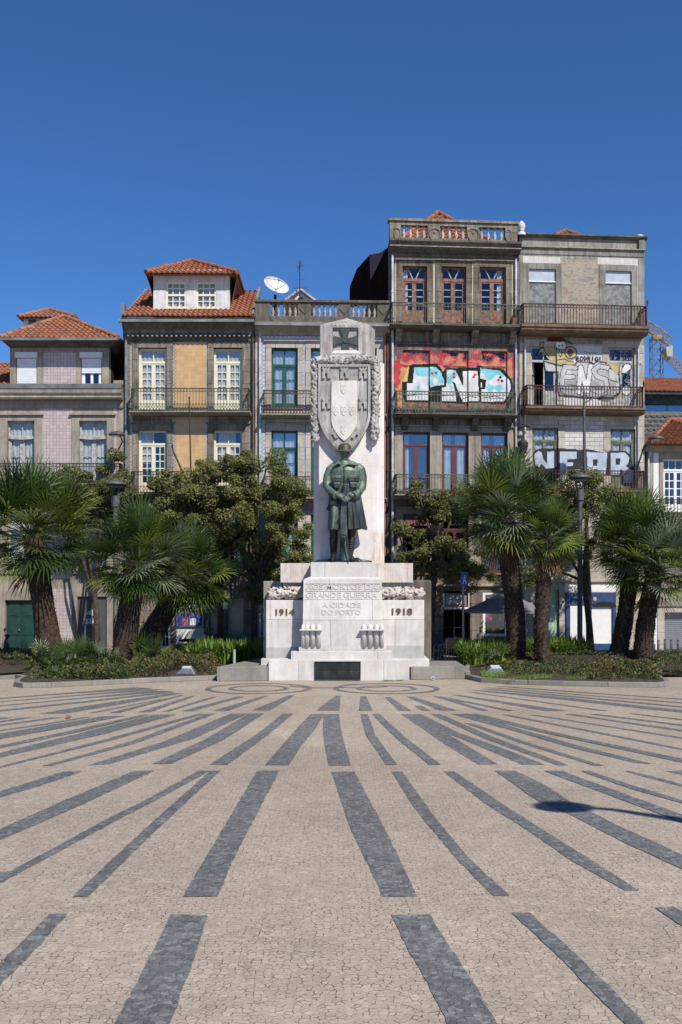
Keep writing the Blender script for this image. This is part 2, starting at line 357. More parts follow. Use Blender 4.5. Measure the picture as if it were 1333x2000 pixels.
M['tar'] = plain('black_cladding', (.022,.014,.012), 1., 0, var=.3, sc=3, spec=0.)
M['red_metal'] = plain('red_oxide_sheet', (.16,.05,.035), .7, 0, var=.3)
M['asphalt'] = plain('roof_felt', (.08,.08,.08), .9)
def tilemat(name, a, b, c):
    t = NT(name)
    w = t.n('ShaderNodeTexVoronoi'); w.inputs['Scale'].default_value = 4.2; t.l(t.co.outputs['Object'], w.inputs['Vector'])
    k = t.ramp(t.sep(w.outputs['Color'])[0], [(0., a), (.5, b), (1., c)])
    d = t.ramp(t.noise(2.2, 6, .75), [(.45, 0.), (.70, 1.)])
    k = t.mix(t.math('MULTIPLY', d, .55), k, (.10,.085,.065))
    k = t.mix(.5, k, t.ramp(t.noise(30, 3, .7), [(.3, .32), (.7, .7)]), 'OVERLAY')
    t.col(k); t.bump(t.noise(35), .4, .01); return t.fin(.8, 0, .25)
M['roof_new'] = tilemat('orange_clay_tile', (.30,.105,.055), (.36,.13,.07), (.25,.09,.052))
M['roof_old'] = tilemat('mossy_clay_tile', (.28,.105,.06), (.36,.14,.075), (.20,.09,.06))
M['ridge'] = tilemat('ridge_tile', (.30,.14,.09), (.38,.18,.11), (.24,.12,.08))
def bronze(name, green, dark, lo, hi, sc=2.5):
    t = NT(name)
    f = t.ramp(t.noise(sc, 6, .7, t.map((1, 1, .45)), .4), [(lo, 0.), (hi, 1.)])
    k = t.mix(f, dark, green)
    k = t.mix(.6, k, t.ramp(t.noise(18, 4, .7), [(.3, .3), (.7, .7)]), 'OVERLAY')
    t.col(k); t.bump(t.noise(30, 3, .6), .5, .006); return t.fin(.5, .25, .5)
M['bronze_green'] = bronze('verdigris_bronze', (.16,.215,.165), (.028,.038,.033), .34, .62)
M['bronze_coat'] = bronze('weathered_bronze', (.115,.15,.14), (.022,.03,.032), .40, .70)
M['bronze_dark'] = bronze('dark_bronze', (.04,.055,.05), (.012,.015,.016), .45, .75)
M['bronze_helmet'] = bronze('brown_bronze', (.105,.095,.06), (.035,.032,.022), .35, .65)
M['bronze_cross'] = bronze('cross_bronze', (.085,.10,.09), (.035,.042,.04), .35, .7)
M['leaf_palm'] = foliage('palm_green', (.070,.118,.026), .45, .22, .36)
M['leaf_palm_dark'] = foliage('deep_palm_green', (.035,.07,.016), .4, .18, .4)
M['leaf_palm_light'] = foliage('yellow_palm_green', (.21,.26,.05), .35, .3, .4)
M['leaf_palm_grey'] = foliage('grey_palm_green', (.21,.26,.16), .3, .25)
M['leaf_dead'] = foliage('dry_frond', (.21,.13,.06), .35, .15)
M['trunk_palm'] = plain('palm_fibre', (.062,.037,.024), .95, 0, var=.55, sc=9, bump=.03)
M['trunk_scale'] = plain('palm_leaf_base', (.135,.082,.052), .9, 0, var=.5, sc=5, bump=.01)
M['bark'] = plain('bark', (.085,.066,.05), .95, 0, var=.45, sc=8, bump=.02)
M['leaf_a'] = foliage('olive_leaf', (.165,.195,.058), .4, .42)
M['leaf_b'] = foliage('dark_leaf', (.125,.155,.055), .4, .42)
M['leaf_c'] = foliage('yellow_leaf', (.27,.27,.045), .35, .35)
M['leaf_d'] = foliage('bronze_leaf', (.21,.175,.08), .35, .25)
M['leaf_strap'] = foliage('bright_strap_leaf', (.17,.28,.045), .35, .35)
M['leaf_hedge'] = foliage('hedge_leaf', (.055,.085,.025), .45, .25)
M['leaf_brown'] = foliage('brown_hedge_leaf', (.17,.11,.05), .4, .2)
M['lamp_grey'] = plain('lamp_grey_paint', (.10,.105,.105), .5, .2, var=.2)
M['lamp_glass'] = plain('lamp_diffuser', (.55,.56,.56), .3, 0)
M['black_plastic'] = plain('black_plastic', (.018,.018,.019), .35, 0, spec=.5)
M['rubber'] = plain('rubber', (.02,.02,.02), .9)
M['car_paint'] = plain('black_car_paint', (.02,.022,.025), .18, 0, var=.05, spec=.6)
M['wicker'] = plain('tan_wicker', (.33,.21,.12), .7, 0, var=.3, sc=30)
M['alu'] = plain('aluminium', (.62,.62,.62), .3, .8)
M['parasol'] = plain('mauve_grey_canvas', (.21,.19,.225), .9, 0, var=.08)
M['crane'] = plain('crane_yellow', (.36,.23,.07), .6, 0, var=.3)
M['crane_grey'] = plain('crane_steel', (.20,.20,.20), .6, .3)
M['concrete'] = plain('concrete_weight', (.45,.43,.40), .9)
M['sign_blue'] = plain('sign_blue', (.015,.07,.42), .35, 0, var=.06)
M['notice_blue'] = plain('notice_felt_blue', (.03,.06,.42), .8, 0, var=.08)
M['paper'] = plain('paper', (.72,.72,.72), .8)
M['paper_red'] = plain('printed_paper', (.52,.14,.13), .7, 0, var=.6, sc=12)
M['paper_pink'] = plain('pink_poster', (.50,.07,.17), .7, 0, var=.5, sc=10)
M['paper_green'] = plain('green_poster', (.26,.38,.16), .7, 0, var=.5, sc=10)
M['pale_blue'] = plain('pale_blue_board', (.42,.55,.58), .6)
M['orange'] = plain('orange_board', (.55,.17,.04), .6)
M['grey_metal'] = plain('grey_metal_sheet', (.24,.245,.265), .5, .2, var=.08)
M['charcoal'] = plain('charcoal_panel', (.085,.085,.095), .5, 0, var=.08)
M['black'] = plain('black_lettering', (.015,.015,.015), .6)
M['green_glass'] = plain('green_panel', (.06,.13,.10), .2, 0, var=.2, spec=.7)
M['fresco'] = plain('painted_transom', (.17,.06,.07), .5, 0, var=1.0, sc=11)
M['zinc_board'] = plain('zinc_board', (.46,.50,.54), .35, .35, var=.1)
M['cement_board'] = plain('mottled_cement_board', (.22,.225,.225), .85, 0, var=.35, sc=7)
M['terracotta'] = plain('terracotta', (.38,.15,.07), .8)
M['dish'] = plain('dish_white', (.60,.585,.55), .5, 0, var=.15, sc=3)
# spray paint
for n_, c_ in dict(g_black=(.018,.018,.02), g_cyan=(.22,.56,.62), g_pale=(.60,.68,.72), g_white=(.70,.70,.72), g_red=(.50,.055,.06), g_pink=(.52,.16,.17),
                   g_orange=(.58,.26,.13), g_yellow=(.66,.53,.16), g_purple=(.17,.075,.11), g_silver=(.50,.50,.51), g_silver2=(.36,.355,.36), g_sand=(.52,.42,.22),
                   g_wine=(.085,.02,.025), g_blue=(.46,.53,.62), g_ink=(.04,.04,.05), g_mauve=(.42,.36,.40)).items():
    M[n_] = plain('spray_'+n_[2:], c_, .8, 0, var=.18, sc=2.2, spec=.15)
# ------------------------------------------------------------------ ground, paving pattern, planters
m = MB(); m.add([(-400,-400,0),(400,-400,0),(400,900,0),(-400,900,0)], [(0,1,2,3)])
tag(m.build('plaza_paving', M['pave']), kind='structure')

def dens(pts, k):
    out = []
    for i in range(len(pts)-1):
        for j in range(k):
            t = j/k; out.append((pts[i][0]*(1-t)+pts[i+1][0]*t, pts[i][1]*(1-t)+pts[i+1][1]*t))
    return out+[pts[-1]]
def resample(pts, n):
    d = [0]
    for a, b in zip(pts, pts[1:]): d.append(d[-1]+math.dist(a, b))
    out = []
    for i in range(n):
        t = d[-1]*i/(n-1); j = 0
        while j < len(pts)-2 and d[j+1] < t: j += 1
        u = (t-d[j])/max(1e-6, d[j+1]-d[j]); out.append((pts[j][0]+(pts[j+1][0]-pts[j][0])*u, pts[j][1]+(pts[j+1][1]-pts[j][1])*u))
    return out
rg = random.Random(4)
bands = MB()
def stripe(L, Rr):
    a = [G(*p) for p in L]; b = [G(*p) for p in Rr]
    stripe.k = getattr(stripe, 'k', 0)+1; zst = .004+.0007*(stripe.k % 6)
    ln = max(math.dist(a[0], a[-1]), math.dist(b[0], b[-1])); n = max(3, min(90, int(ln/.09)))
    a = resample(a, n); b = resample(b, n); vs = []
    for i, (p, q) in enumerate(zip(a, b)):
        j = .007 if 0 < i < n-1 else .005
        vs += [(p[0]+rg.uniform(-j, j), p[1]+rg.uniform(-j, j), zst), (q[0]+rg.uniform(-j, j), q[1]+rg.uniform(-j, j), zst)]
    bands.add(vs, [(2*i, 2*i+1, 2*i+3, 2*i+2) for i in range(n-1)])
# the rays of dark setts: left and right edge of each, in four rows that the pale cross lanes part
def z1(p): return [(x/2, 1310+y/2) for x, y in p]
def z2(p): return [(667+x/2, 1310+y/2) for x, y in p]
def z3(p): return [(x/2, 1500+y/2) for x, y in p]
def z4(p): return [(667+x/2, 1500+y/2) for x, y in p]
rays = [
 (z3([(670,572),(560,790),(450,1000),(330,1230)]), z3([(812,577),(745,790),(665,1000),(560,1270)])),
 (z3([(193,572),(70,695),(-90,850),(-300,1050)]), z3([(265,572),(130,720),(-30,880),(-260,1120)])),
 (z4([(195,575),(250,690),(340,850),(415,1000),(530,1250)]), z4([(345,575),(400,665),(510,830),(610,1000),(760,1250)])),
 (z4([(665,567),(840,730),(985,880),(1105,1000),(1350,1250)]), z4([(735,567),(900,715),(1060,870),(1185,1000),(1450,1250)])),
 (z4([(1228,548),(1333,620),(1600,820)]), z4([(1300,545),(1400,600),(1700,790)])),
 (z3([(15,405),(-60,420),(-200,452)]), z3([(92,400),(-10,423),(-200,468)])),
 (z3([(245,15),(120,55),(0,92),(-300,190)]), z3([(322,14),(170,66),(0,116),(-300,220)])),
 (z3([(525,12),(250,128),(0,240),(-300,370)]), z3([(603,12),(330,140),(0,283),(-300,420)])),
 (z3([(775,12),(590,115),(400,210),(200,320),(0,425),(-200,530)]), z3([(822,12),(650,105),(440,215),(220,335),(0,452),(-200,560)])),
 (z3([(822,12),(560,245),(283,505)]), z3([(862,12),(605,250),(345,505)])),
 (z3([(1005,12),(900,190),(800,360),(715,505)]), z3([(1093,12),(1000,190),(910,365),(852,503)])),
 (z3([(1295,16),(1370,240),(1498,505)]), z3([(1385,14),(1490,210),(1634,504)])),
 (z4([(197,15),(280,150),(330,213),(455,360),(592,500)]), z4([(238,15),(320,130),(375,205),(500,355),(657,499)])),
 (z4([(400,15),(575,148),(750,258),(900,365),(1110,480)]), z4([(442,14),(610,128),(800,250),(960,350),(1163,479)])),
 (z4([(600,12),(760,125),(900,185),(1100,290),(1333,397),(1600,520)]), z4([(680,12),(800,70),(890,130),(1100,235),(1333,340),(1600,470)])),
 (z4([(790,12),(1000,90),(1333,214),(1600,320)]), z4([(860,12),(1060,85),(1333,184),(1600,285)])),
 (z4([(937,14),(1130,82),(1333,139),(1600,215)]), z4([(967,12),(1150,73),(1333,128),(1600,200)])),
 (z4([(1105,13),(1200,40),(1333,74),(1600,140)]), z4([(1128,12),(1230,37),(1333,64),(1600,128)])),
 (z4([(1265,13),(1400,42),(1600,85)]), z4([(1345,10),(1450,32),(1600,64)])),
 (z1([(1265,170),(1262,240),(1272,310),(1285,372)]), z1([(1325,170),(1333,230),(1350,300),(1372,372)])),
 (z1([(1215,170),(1170,215),(1095,300),(1035,370)]), z1([(1268,169),(1235,225),(1175,300),(1130,370)])),
 (z1([(1105,168),(1010,245),(820,368)]), z1([(1148,168),(1050,250),(890,368)])),
 (z1([(975,168),(800,270),(593,366)]), z1([(1033,168),(880,268),(670,364)])),
 (z1([(900,168),(640,277),(343,370)]), z1([(972,168),(760,265),(425,366)])),
 (z1([(812,168),(500,280),(163,373)]), z1([(845,168),(530,285),(203,372)])),
 (z1([(775,168),(400,272),(0,374),(-200,420)]), z1([(802,169),(430,275),(30,373),(-200,430)])),
 (z1([(600,172),(340,238),(0,322),(-300,390)]), z1([(690,172),(400,250),(0,340),(-300,412)])),
 (z1([(555,173),(270,236),(0,293),(-300,352)]), z1([(585,173),(310,240),(0,304),(-300,364)])),
 (z1([(408,178),(200,212),(0,247),(-300,298)]), z1([(490,177),(260,222),(0,268),(-300,325)])),
 (z1([(340,180),(170,208),(0,232),(-300,275)]), z1([(364,180),(190,210),(0,237),(-300,282)])),
 (z1([(205,183),(0,211),(-300,250)]), z1([(245,183),(0,217),(-300,259)])),
 (z1([(80,184),(0,197),(-300,238)]), z1([(125,184),(0,203),(-300,246)])),
 (z1([(0,183),(-300,222)]), z1([(55,184),(-300,232)])),
 (z2([(75,170),(95,250),(175,369)]), z2([(104,170),(132,250),(218,368)])),
 (z2([(120,170),(215,265),(345,369)]), z2([(150,170),(255,265),(389,368)])),
 (z2([(235,170),(400,285),(535,367)]), z2([(290,170),(432,257),(612,366)])),
 (z2([(270,170),(430,252),(550,300),(705,367)]), z2([(312,170),(460,243),(620,300),(797,368)])),
 (z2([(350,170),(550,262),(845,371)]), z2([(387,170),(600,262),(888,370)])),
 (z2([(480,205),(700,283),(985,371)]), z2([(520,208),(740,285),(1027,372)])),
 (z2([(430,170),(690,240),(900,302),(1150,361)]), z2([(500,168),(720,235),(960,302),(1217,366)])),
 (z2([(490,172),(800,246),(1333,360),(1500,395)]), z2([(527,168),(850,246),(1333,345),(1500,378)])),
 (z2([(625,172),(950,236),(1333,311),(1600,360)]), z2([(652,172),(970,233),(1333,304),(1600,352)])),
 (z2([(735,173),(1000,214),(1333,267),(1600,310)]), z2([(762,173),(1020,213),(1333,261),(1600,303)])),
 (z2([(870,170),(1100,204),(1333,238),(1600,275)]), z2([(910,170),(1130,203),(1333,231),(1600,267)])),
 (z2([(965,170),(1150,193),(1333,217),(1600,250)]), z2([(1000,170),(1170,190),(1333,211),(1600,243)])),
 (z2([(1120,168),(1333,194),(1600,225)]), z2([(1145,168),(1333,190),(1600,220)])),
 (z1([(1313,98),(1280,122),(1235,156)]), z1([(1331,98),(1328,156)])),
 (z1([(1130,96),(982,156)]), z1([(1153,96),(1055,156)])),
 (z1([(1030,98),(833,157)]), z1([(1052,98),(893,157)])),
 (z1([(925,102),(705,159)]), z1([(957,101),(757,158)])),
 (z1([(830,102),(633,161)]), z1([(852,102),(662,160)])),
 (z1([(745,100),(540,163)]), z1([(763,100),(590,162)])),
 (z1([(700,97),(430,165)]), z1([(716,97),(468,165)])),
 (z1([(620,113),(345,166)]), z1([(660,108),(375,165)])),
 (z1([(670,88),(400,128),(150,168)]), z1([(712,88),(480,130),(255,168)])),
 (z1([(640,84),(300,122),(0,154),(-300,186)]), z1([(690,84),(330,125),(0,160),(-300,193)])),
 (z1([(600,78),(300,108),(0,136),(-300,165)]), z1([(680,80),(320,110),(0,139),(-300,169)])),
 (z1([(560,72),(250,100),(0,121),(-300,144)]), z1([(640,74),(270,101),(0,124),(-300,148)])),
 (z1([(520,66),(200,92),(-300,130)]), z1([(600,69),(220,94),(-300,133)])),
 (z2([(75,100),(68,157)]), z2([(98,100),(123,157)])),
 (z2([(170,103),(225,157)]), z2([(191,103),(274,157)])),
 (z2([(285,138),(318,157)]), z2([(316,138),(350,157)])),
 (z2([(255,102),(385,156)]), z2([(281,102),(453,156)])),
 (z2([(358,100),(545,156)]), z2([(388,100),(577,157)])),
 (z2([(400,108),(645,157)]), z2([(425,107),(674,157)])),
 (z2([(430,95),(800,158)]), z2([(457,94),(886,157)])),
 (z2([(490,83),(1010,157)]), z2([(520,84),(1042,157)])),
 (z2([(500,76),(850,112),(1230,154),(1500,180)]), z2([(560,78),(900,107),(1250,146),(1500,170)])),
 (z2([(540,72),(950,108),(1333,144),(1600,168)]), z2([(600,73),(980,106),(1333,140),(1600,163)])),
 (z2([(560,66),(950,97),(1333,128),(1600,150)]), z2([(620,68),(980,97),(1333,125),(1600,146)])),
 (z2([(600,62),(950,87),(1333,113),(1600,130)]), z2([(660,63),(980,87),(1333,110),(1600,127)])),
]
for L_, R_ in rays: stripe(L_, R_)
def arc(cx, cy, r, w, a0=0, a1=360, ky=1., z=.0085):
    n = 64; vs = []
    for i in range(n+1):
        t = rad(a0+(a1-a0)*i/n)
        for q in (r-w/2, r+w/2): vs.append((cx+q*cos(t), cy+q*ky*sin(t), z))
    bands.add(vs, [(2*i, 2*i+1, 2*i+3, 2*i+2) for i in range(n)])
for px in (506, 755):
    cx = (px-HX)/FPX*27.95; arc(cx, 27.95, 1.42, .16); arc(cx, 27.95, .78, .15)
arc((630-HX)/FPX*27.9, 29.1, 1.0, .1, 200, 300, z=.0092); arc((700-HX)/FPX*27.9, 29.1, 1.0, .1, 240, 330, z=.0099)
tag(bands.build('paving_rays', M['band']), kind='structure')

# planters: kerb ring and soil
def kerb(front, name, label, h=.14, w=.16, top=.12):
    pts = []
    for i, p in enumerate(front):
        pts.append(p)
    n = len(pts); m = MB()
    c = [sum(p[k] for p in pts)/n for k in (0, 1)]
    inn = []
    for i in range(n):
        a, b, d = Vector(pts[i-1]), Vector(pts[i]), Vector(pts[(i+1) % n])
        t = ((b-a).normalized()+(d-b).normalized()).normalized(); nn = Vector((-t.y, t.x))
        if (Vector(c)-b).dot(nn) < 0: nn = -nn
        inn.append(tuple(b+nn*w))
    vs = [(*p, 0) for p in pts]+[(*p, h-.012) for p in pts]+[(p[0]+(q[0]-p[0])*.08, p[1]+(q[1]-p[1])*.08, h) for p, q in zip(pts, inn)]+[(*q, h) for q in inn]+[(*q, 0) for q in inn]
    fs = [(k*n+i, k*n+(i+1) % n, (k+1)*n+(i+1) % n, (k+1)*n+i) for k in range(4) for i in range(n)]
    m.add(vs, fs)
    r = thing(name, label, 'planter')
    m.build('kerb', M['kerb'], r)
    s = MB(); g = 14
    # gently mounded soil: fan rings towards the middle
    rings = [inn]+[[(q[0]+(c[0]-q[0])*k, q[1]+(c[1]-q[1])*k) for q in inn] for k in (.1, .3, .6)]
    vs = []
    for k, ring in enumerate(rings): vs += [(*q, top+(0, .05, .08, .1)[k]+(rg.uniform(-.02, .02) if k else 0)) for q in ring]
    vs.append((*c, top+.1)); fs = [(k*n+i, k*n+(i+1) % n, (k+1)*n+(i+1) % n, (k+1)*n+i) for k in range(3) for i in range(n)]
    fs += [(3*n+i, 3*n+(i+1) % n, 4*n) for i in range(n)]
    s.add(vs, fs); s.build('soil', M['soil'], r)
    return r
def smooth_path(p, k=3):
    for _ in range(k):
        q = []
        for i in range(len(p)):
            a, b = p[i], p[(i+1) % len(p)]
            if math.dist(a, b) > .5: q += [(a[0]*.85+b[0]*.15, a[1]*.85+b[1]*.15), (a[0]*.15+b[0]*.85, a[1]*.15+b[1]*.85)]
            else: q += [a, b] if _ == 0 else [((a[0]+b[0])/2, (a[1]+b[1])/2)]
        p = q
    return p
left = [G(425,1328), G(300,1333), G(200,1338), G(100,1343), G(45,1344), G(28,1341), G(30,1335), G(45,1329), G(30,1326), G(-60,1328), G(-260,1333), (-15.5,34), (-15.5,38.2), (-3.2,38.2), (-3.0,33.4)]
right = [G(910,1326), G(940,1333), G(1000,1337), G(1100,1340), G(1200,1342), G(1290,1343), G(1309,1340), G(1306,1334), G(1275,1326), G(1262,1320), G(1333,1321), G(1500,1324), (17,38.2), (4.9,38.2), (4.15,33.5)]
kerb(left, 'planter', 'long planting bed with pale granite kerb on the left side of the monument')
kerb(right, 'planter', 'rounded planting bed with pale granite kerb on the right side of the monument')
# the ledges each side of the monument
def ledge(pts, h, label, name='stone_ledge'):
    m = MB(); m.slab(pts, 0, h); o = m.build(name, M['kerb'], bevel=.02); tag(o, label, 'stone ledge')
ledge([G(424,1331), G(524,1330), (-2.22,33.6), (-2.85,33.6)], .44, 'low grey granite ledge filling the gap left of the monument base')
ledge([G(803,1328), G(909,1326), (3.85,33.2), (2.05,33.2)], .40, 'low grey granite ledge right of the monument base, in front of the café terrace')
# ------------------------------------------------------------------ the war memorial
mon = thing('war_memorial', 'tall pale limestone war memorial with carved shield, wreaths and dates 1914 and 1918', 'monument', (0, 30.24, 0))
Tm = Matrix.Translation((0, -30.24, 0))
def mm(): return MB(Tm)
def mbox(m, x0, x1, y0, y1, Yf, Yb, mi=0):
    a = P(x0, y0, Yf); b = P(x1, y1, Yf); m.box(a[0], b[0], Yf, Yb, max(0, b[2]), a[2], mi)
MW, MO, MR, MG = M['marble'], M['marble_old'], M['marble_rust'], M['marble_grey']
# base course, steps
m = mm(); mbox(m, 525, 800, 1289, 1331, 30.24, 33.6); m.build('base', MW, mon, bevel=.012)
for q in ((510,569),(790,839)): m = mm(); mbox(m, *q, 1287.5, 1303, 30.75, 33.4); m.build('side_slab', M['marble'], mon, bevel=.01)
m = mm(); mbox(m, 569, 767, 1273, 1289, 30.42, 31.6); m.build('step', MW, mon, bevel=.01)
m = mm(); mbox(m, 584, 755, 1264, 1273.2, 30.52, 31.6); m.build('step', MW, mon, bevel=.008)
# central pedestal, tapered, with a chamfered shoulder and upper block
def frus(m, b, t, mi=0):
    """b, t = (x0, x1, yf, yb, z)"""
    vs = [(b[0],b[2],b[4]),(b[1],b[2],b[4]),(b[1],b[3],b[4]),(b[0],b[3],b[4]),(t[0],t[2],t[4]),(t[1],t[2],t[4]),(t[1],t[3],t[4]),(t[0],t[3],t[4])]
    m.add(vs, [(0,3,2,1),(4,5,6,7),(0,1,5,4),(1,2,6,5),(2,3,7,6),(3,0,4,7)], mi)
def X(px, Y): return P(px, 0, Y)[0]
def Z(py, Y): return P(0, py, Y)[2]
m = mm(); frus(m, (X(591,30.55), X(748,30.55), 30.55, 31.9, Z(1264,30.55)), (X(593,30.6), X(746,30.6), 30.6, 31.9, Z(1132,30.6))); m.build('pedestal', MW, mon, bevel=.01)
m = mm(); frus(m, (X(593,30.6), X(746,30.6), 30.6, 31.9, Z(1131.8,30.6)), (X(605,30.72), X(737,30.72), 30.72, 31.9, Z(1126.5,30.72)))
mbox(m, 607, 736, 1098, 1126.7, 30.74, 31.9); m.build('statue_block', MW, mon, bevel=.01)
# wings
m = mm(); mbox(m, 520, 600, 1172, 1265, 31.15, 32.9); m.build('wing', MW, mon, bevel=.012)
m = mm(); mbox(m, 740, 829, 1172, 1262, 31.15, 32.9); m.build('wing', MW, mon, bevel=.012)
m = mm(); mbox(m, 520, 600, 1264.5, 1288, 31.13, 32.9); m.build('wing_plinth', MG, mon, bevel=.008)
m = mm(); mbox(m, 740, 829, 1261.5, 1288, 31.13, 32.9); m.build('wing_plinth', MG, mon, bevel=.008)
for q in ((553,607),(735,802)): m = mm(); mbox(m, *q, 1138, 1172, 31.45, 32.8); m.build('wing_neck', MO, mon, bevel=.01)
m = mm(); mbox(m, 548, 606, 1100, 1138, 31.28, 32.85); m.build('shoulder_block', MR, mon, bevel=.012)
m = mm(); mbox(m, 736, 807, 1100, 1138, 31.28, 32.85); m.build('shoulder_block', MR, mon, bevel=.012)
m = mm(); mbox(m, 515, 552, 1135, 1300, 32.2, 33.3); m.build('rear_pier', MO, mon, bevel=.02)
m = mm(); mbox(m, 795, 843, 1133, 1300, 32.5, 33.5); m.build('rear_pier', M['granite_dark'], mon, bevel=.05)  # dark granite on this pier stands in for the shade lying across it
# bronze plaque
m = mm(); mbox(m, 615, 705, 1292, 1328, 30.215, 30.26)
for q in ((615,705,1292,1293.6), (615,705,1326.4,1328), (615,616.6,1293.6,1326.4), (703.4,705,1293.6,1326.4)): mbox(m, *q, 30.195, 30.215)
pl = m.build('plaque', M['bronze_dark'], mon)
m = mm(); rr = random.Random(2)
for k, (y, x0, x1) in enumerate(((1311, 620, 700), (1314.5, 622, 698), (1318, 626, 694))):
    x = x0
    while x < x1:
        w = rr.uniform(.8, 2.0); mbox(m, x, x+w, y, y+1.6, 30.208, 30.2155); x += w+rr.uniform(.5, 1.)
m.build('raised_lettering', M['bronze_coat'], pl)
# pylon with chamfered corners
Yp = 31.5
def pylon(m, x0, x1, xa, xb, y0, y1, d, back, Yf=Yp):
    zs = (Z(y1, Yf), Z(y0, Yf))
    poly = [(X(x0,Yf), Yf), (X(x1,Yf), Yf), (X(xb,Yf+d), Yf+d), (X(xb,Yf+d), Yf+back), (X(xa,Yf+d), Yf+back), (X(xa,Yf+d), Yf+d)]
    m.slab(poly, *zs)
m = mm(); pylon(m, 623.5, 738, 613, 751, 706, 1101, .32, 1.5); m.build('pylon', M['pylon'], mon, bevel=.01)
# cap block with shallow pyramid top and recessed panel for the cross
Yc = 31.42
cz0, cz1 = Z(712, Yc), Z(638, Yc)
xl, xr, xrr = X(626,Yc), X(722,Yc), X(733,Yc+.5)
m = mm(); px0, px1 = X(650.5,Yc), X(700.5,Yc); pz0, pz1 = Z(702,Yc), Z(638.5+1,Yc)
poly = [(xl,Yc),(px0,Yc),(px0,Yc+.09),(px1,Yc+.09),(px1,Yc),(xr,Yc),(xrr,Yc+.6),(xrr,Yc+1.3),(xl-.02,Yc+1.3),(xl-.02,Yc+.3)]
m.slab(poly, cz0, pz1)
poly2 = [(xl,Yc),(xr,Yc),(xrr,Yc+.6),(xrr,Yc+1.3),(xl-.02,Yc+1.3),(xl-.02,Yc+.3)]
m.slab(poly2, pz1, cz1+.06)
n = len(poly2); ap = (X(678,Yc+.65), Yc+.65, Z(621.5, Yc+.65)); o_ = [(x, y, cz1+.06) for x, y in poly2]
m.add(o_+[ap], [(i, (i+1) % n, n) for i in range(n)])
m.build('cap_block', MO, mon)
m = mm(); mbox(m, 646, 706, 692, 713, Yc-.1, Yc+.05); frus(m, (X(646,Yc), X(706,Yc), Yc-.1, Yc+.05, Z(692,Yc)), (X(655,Yc), X(697,Yc), Yc+.0, Yc+.05, Z(684,Yc))); m.build('cap_foot', MW, mon)
# cross pattée
m = mm(); cx_, cz_ = X(675,Yc), Z(665,Yc); s_ = M2(23, Yc)
for k in range(4):
    a = k*PI/2; pts = []
    for i in range(9):
        t = i/8; w = .26+.30*t**2; pts.append((t, w))
    poly = [(t*s_, w*s_*.8) for t, w in pts]; poly += [(1.05*s_, 0.18*s_), (1.05*s_, -.18*s_)]+[(t*s_, -w*s_*.8) for t, w in pts[::-1]]
    m.prism([(cx_+x*cos(a)-z*sin(a), cz_+x*sin(a)+z*cos(a)) for x, z in poly], Yc+.01+.002*k, Yc+.092)
cr = m.build('cross', M['bronze_cross'], mon)
m = mm(); m.tube([(cx_, Yc-.012, cz_), (cx_, Yc+.05, cz_)], .075, 20); m.build('boss', M['bronze_cross'], cr)
# shield
Ys = 31.30
def shield_poly(x0, x1, y0, ys, yt, n=12, pw=1.7):
    cx = (x0+x1)/2; L = [(x0, y0), (x1, y0), (x1, ys)]
    for i in range(1, n+1):
        t = i/n; L.append((cx+(x1-cx)*(1-t**pw)**(1/1.15), ys+(yt-ys)*t))
    for i in range(n-1, -1, -1):
        t = i/n; L.append((cx-(cx-x0)*(1-t**pw)**(1/1.15), ys+(yt-ys)*t))
    return L
def sp(poly, Y): return [(X(x, Y), Z(y, Y)) for x, y in poly]
m = mm(); m.prism(sp(shield_poly(622,724,712,812,889), Ys), Ys, Yp+.02); sh = m.build('shield', MO, mon, bevel=.02)
outer = sp(shield_poly(622,724,712,812,889), Ys); inner = sp(shield_poly(627,719,717,810,881), Ys)
m = mm(); n = len(outer)
vs = [(x, Ys-.06, z) for x, z in outer]+[(x, Ys-.06, z) for x, z in inner]+[(x, Ys, z) for x, z in outer]+[(x, Ys+.002, z) for x, z in inner]
m.add(vs, [f for i in range(n) for f in ((i, (i+1) % n, n+(i+1) % n, n+i), (2*n+i, 2*n+(i+1) % n, (i+1) % n, i), (n+i, n+(i+1) % n, 3*n+(i+1) % n, 3*n+i))])
m.build('shield_rim', MO, sh)
ip = sp(shield_poly(647.5,698,744,822,862,), Ys); m = mm(); m.prism(ip, Ys-.045, Ys+.001); m.build('inner_shield', M['marble_plain'], sh, bevel=.012)
ip2 = sp(shield_poly(649.5,696,746,821,859.5), Ys)
def castle(m, cx, cy, a, s):
    T = lambda x, z: (X(cx, Ys)+(x*cos(a)-z*sin(a))*s, Z(cy, Ys)+(x*sin(a)+z*cos(a))*s)
    base = [(-.5,-.55),(-.14,-.55),(-.14,-.1),(-.1,.02),(0,.07),(.1,.02),(.14,-.1),(.14,-.55),(.5,-.55),(.44,-.45),(.44,.22),(-.44,.22),(-.44,-.45)]
    m.prism([T(*p) for p in base], Ys-.065, Ys+.001)
    top = [(-.34,.24),(.34,.24),(.34,.42),(.44,.42),(.44,.66),(.24,.66),(.24,.54),(.1,.54),(.1,.66),(-.1,.66),(-.1,.54),(-.24,.54),(-.24,.66),(-.44,.66),(-.44,.42),(-.34,.42)]
    m.prism([T(*p) for p in top], Ys-.065, Ys+.001)
for cx, cy, a in ((637.5,730,0),(673,730,0),(709.5,730,0),(637.5,789,0),(709,789,0),(649,850,rad(28)),(698,850,rad(-28))):
    m = mm(); castle(m, cx, cy, a, M2(17.5, Ys)); m.build('castle', MO, sh)
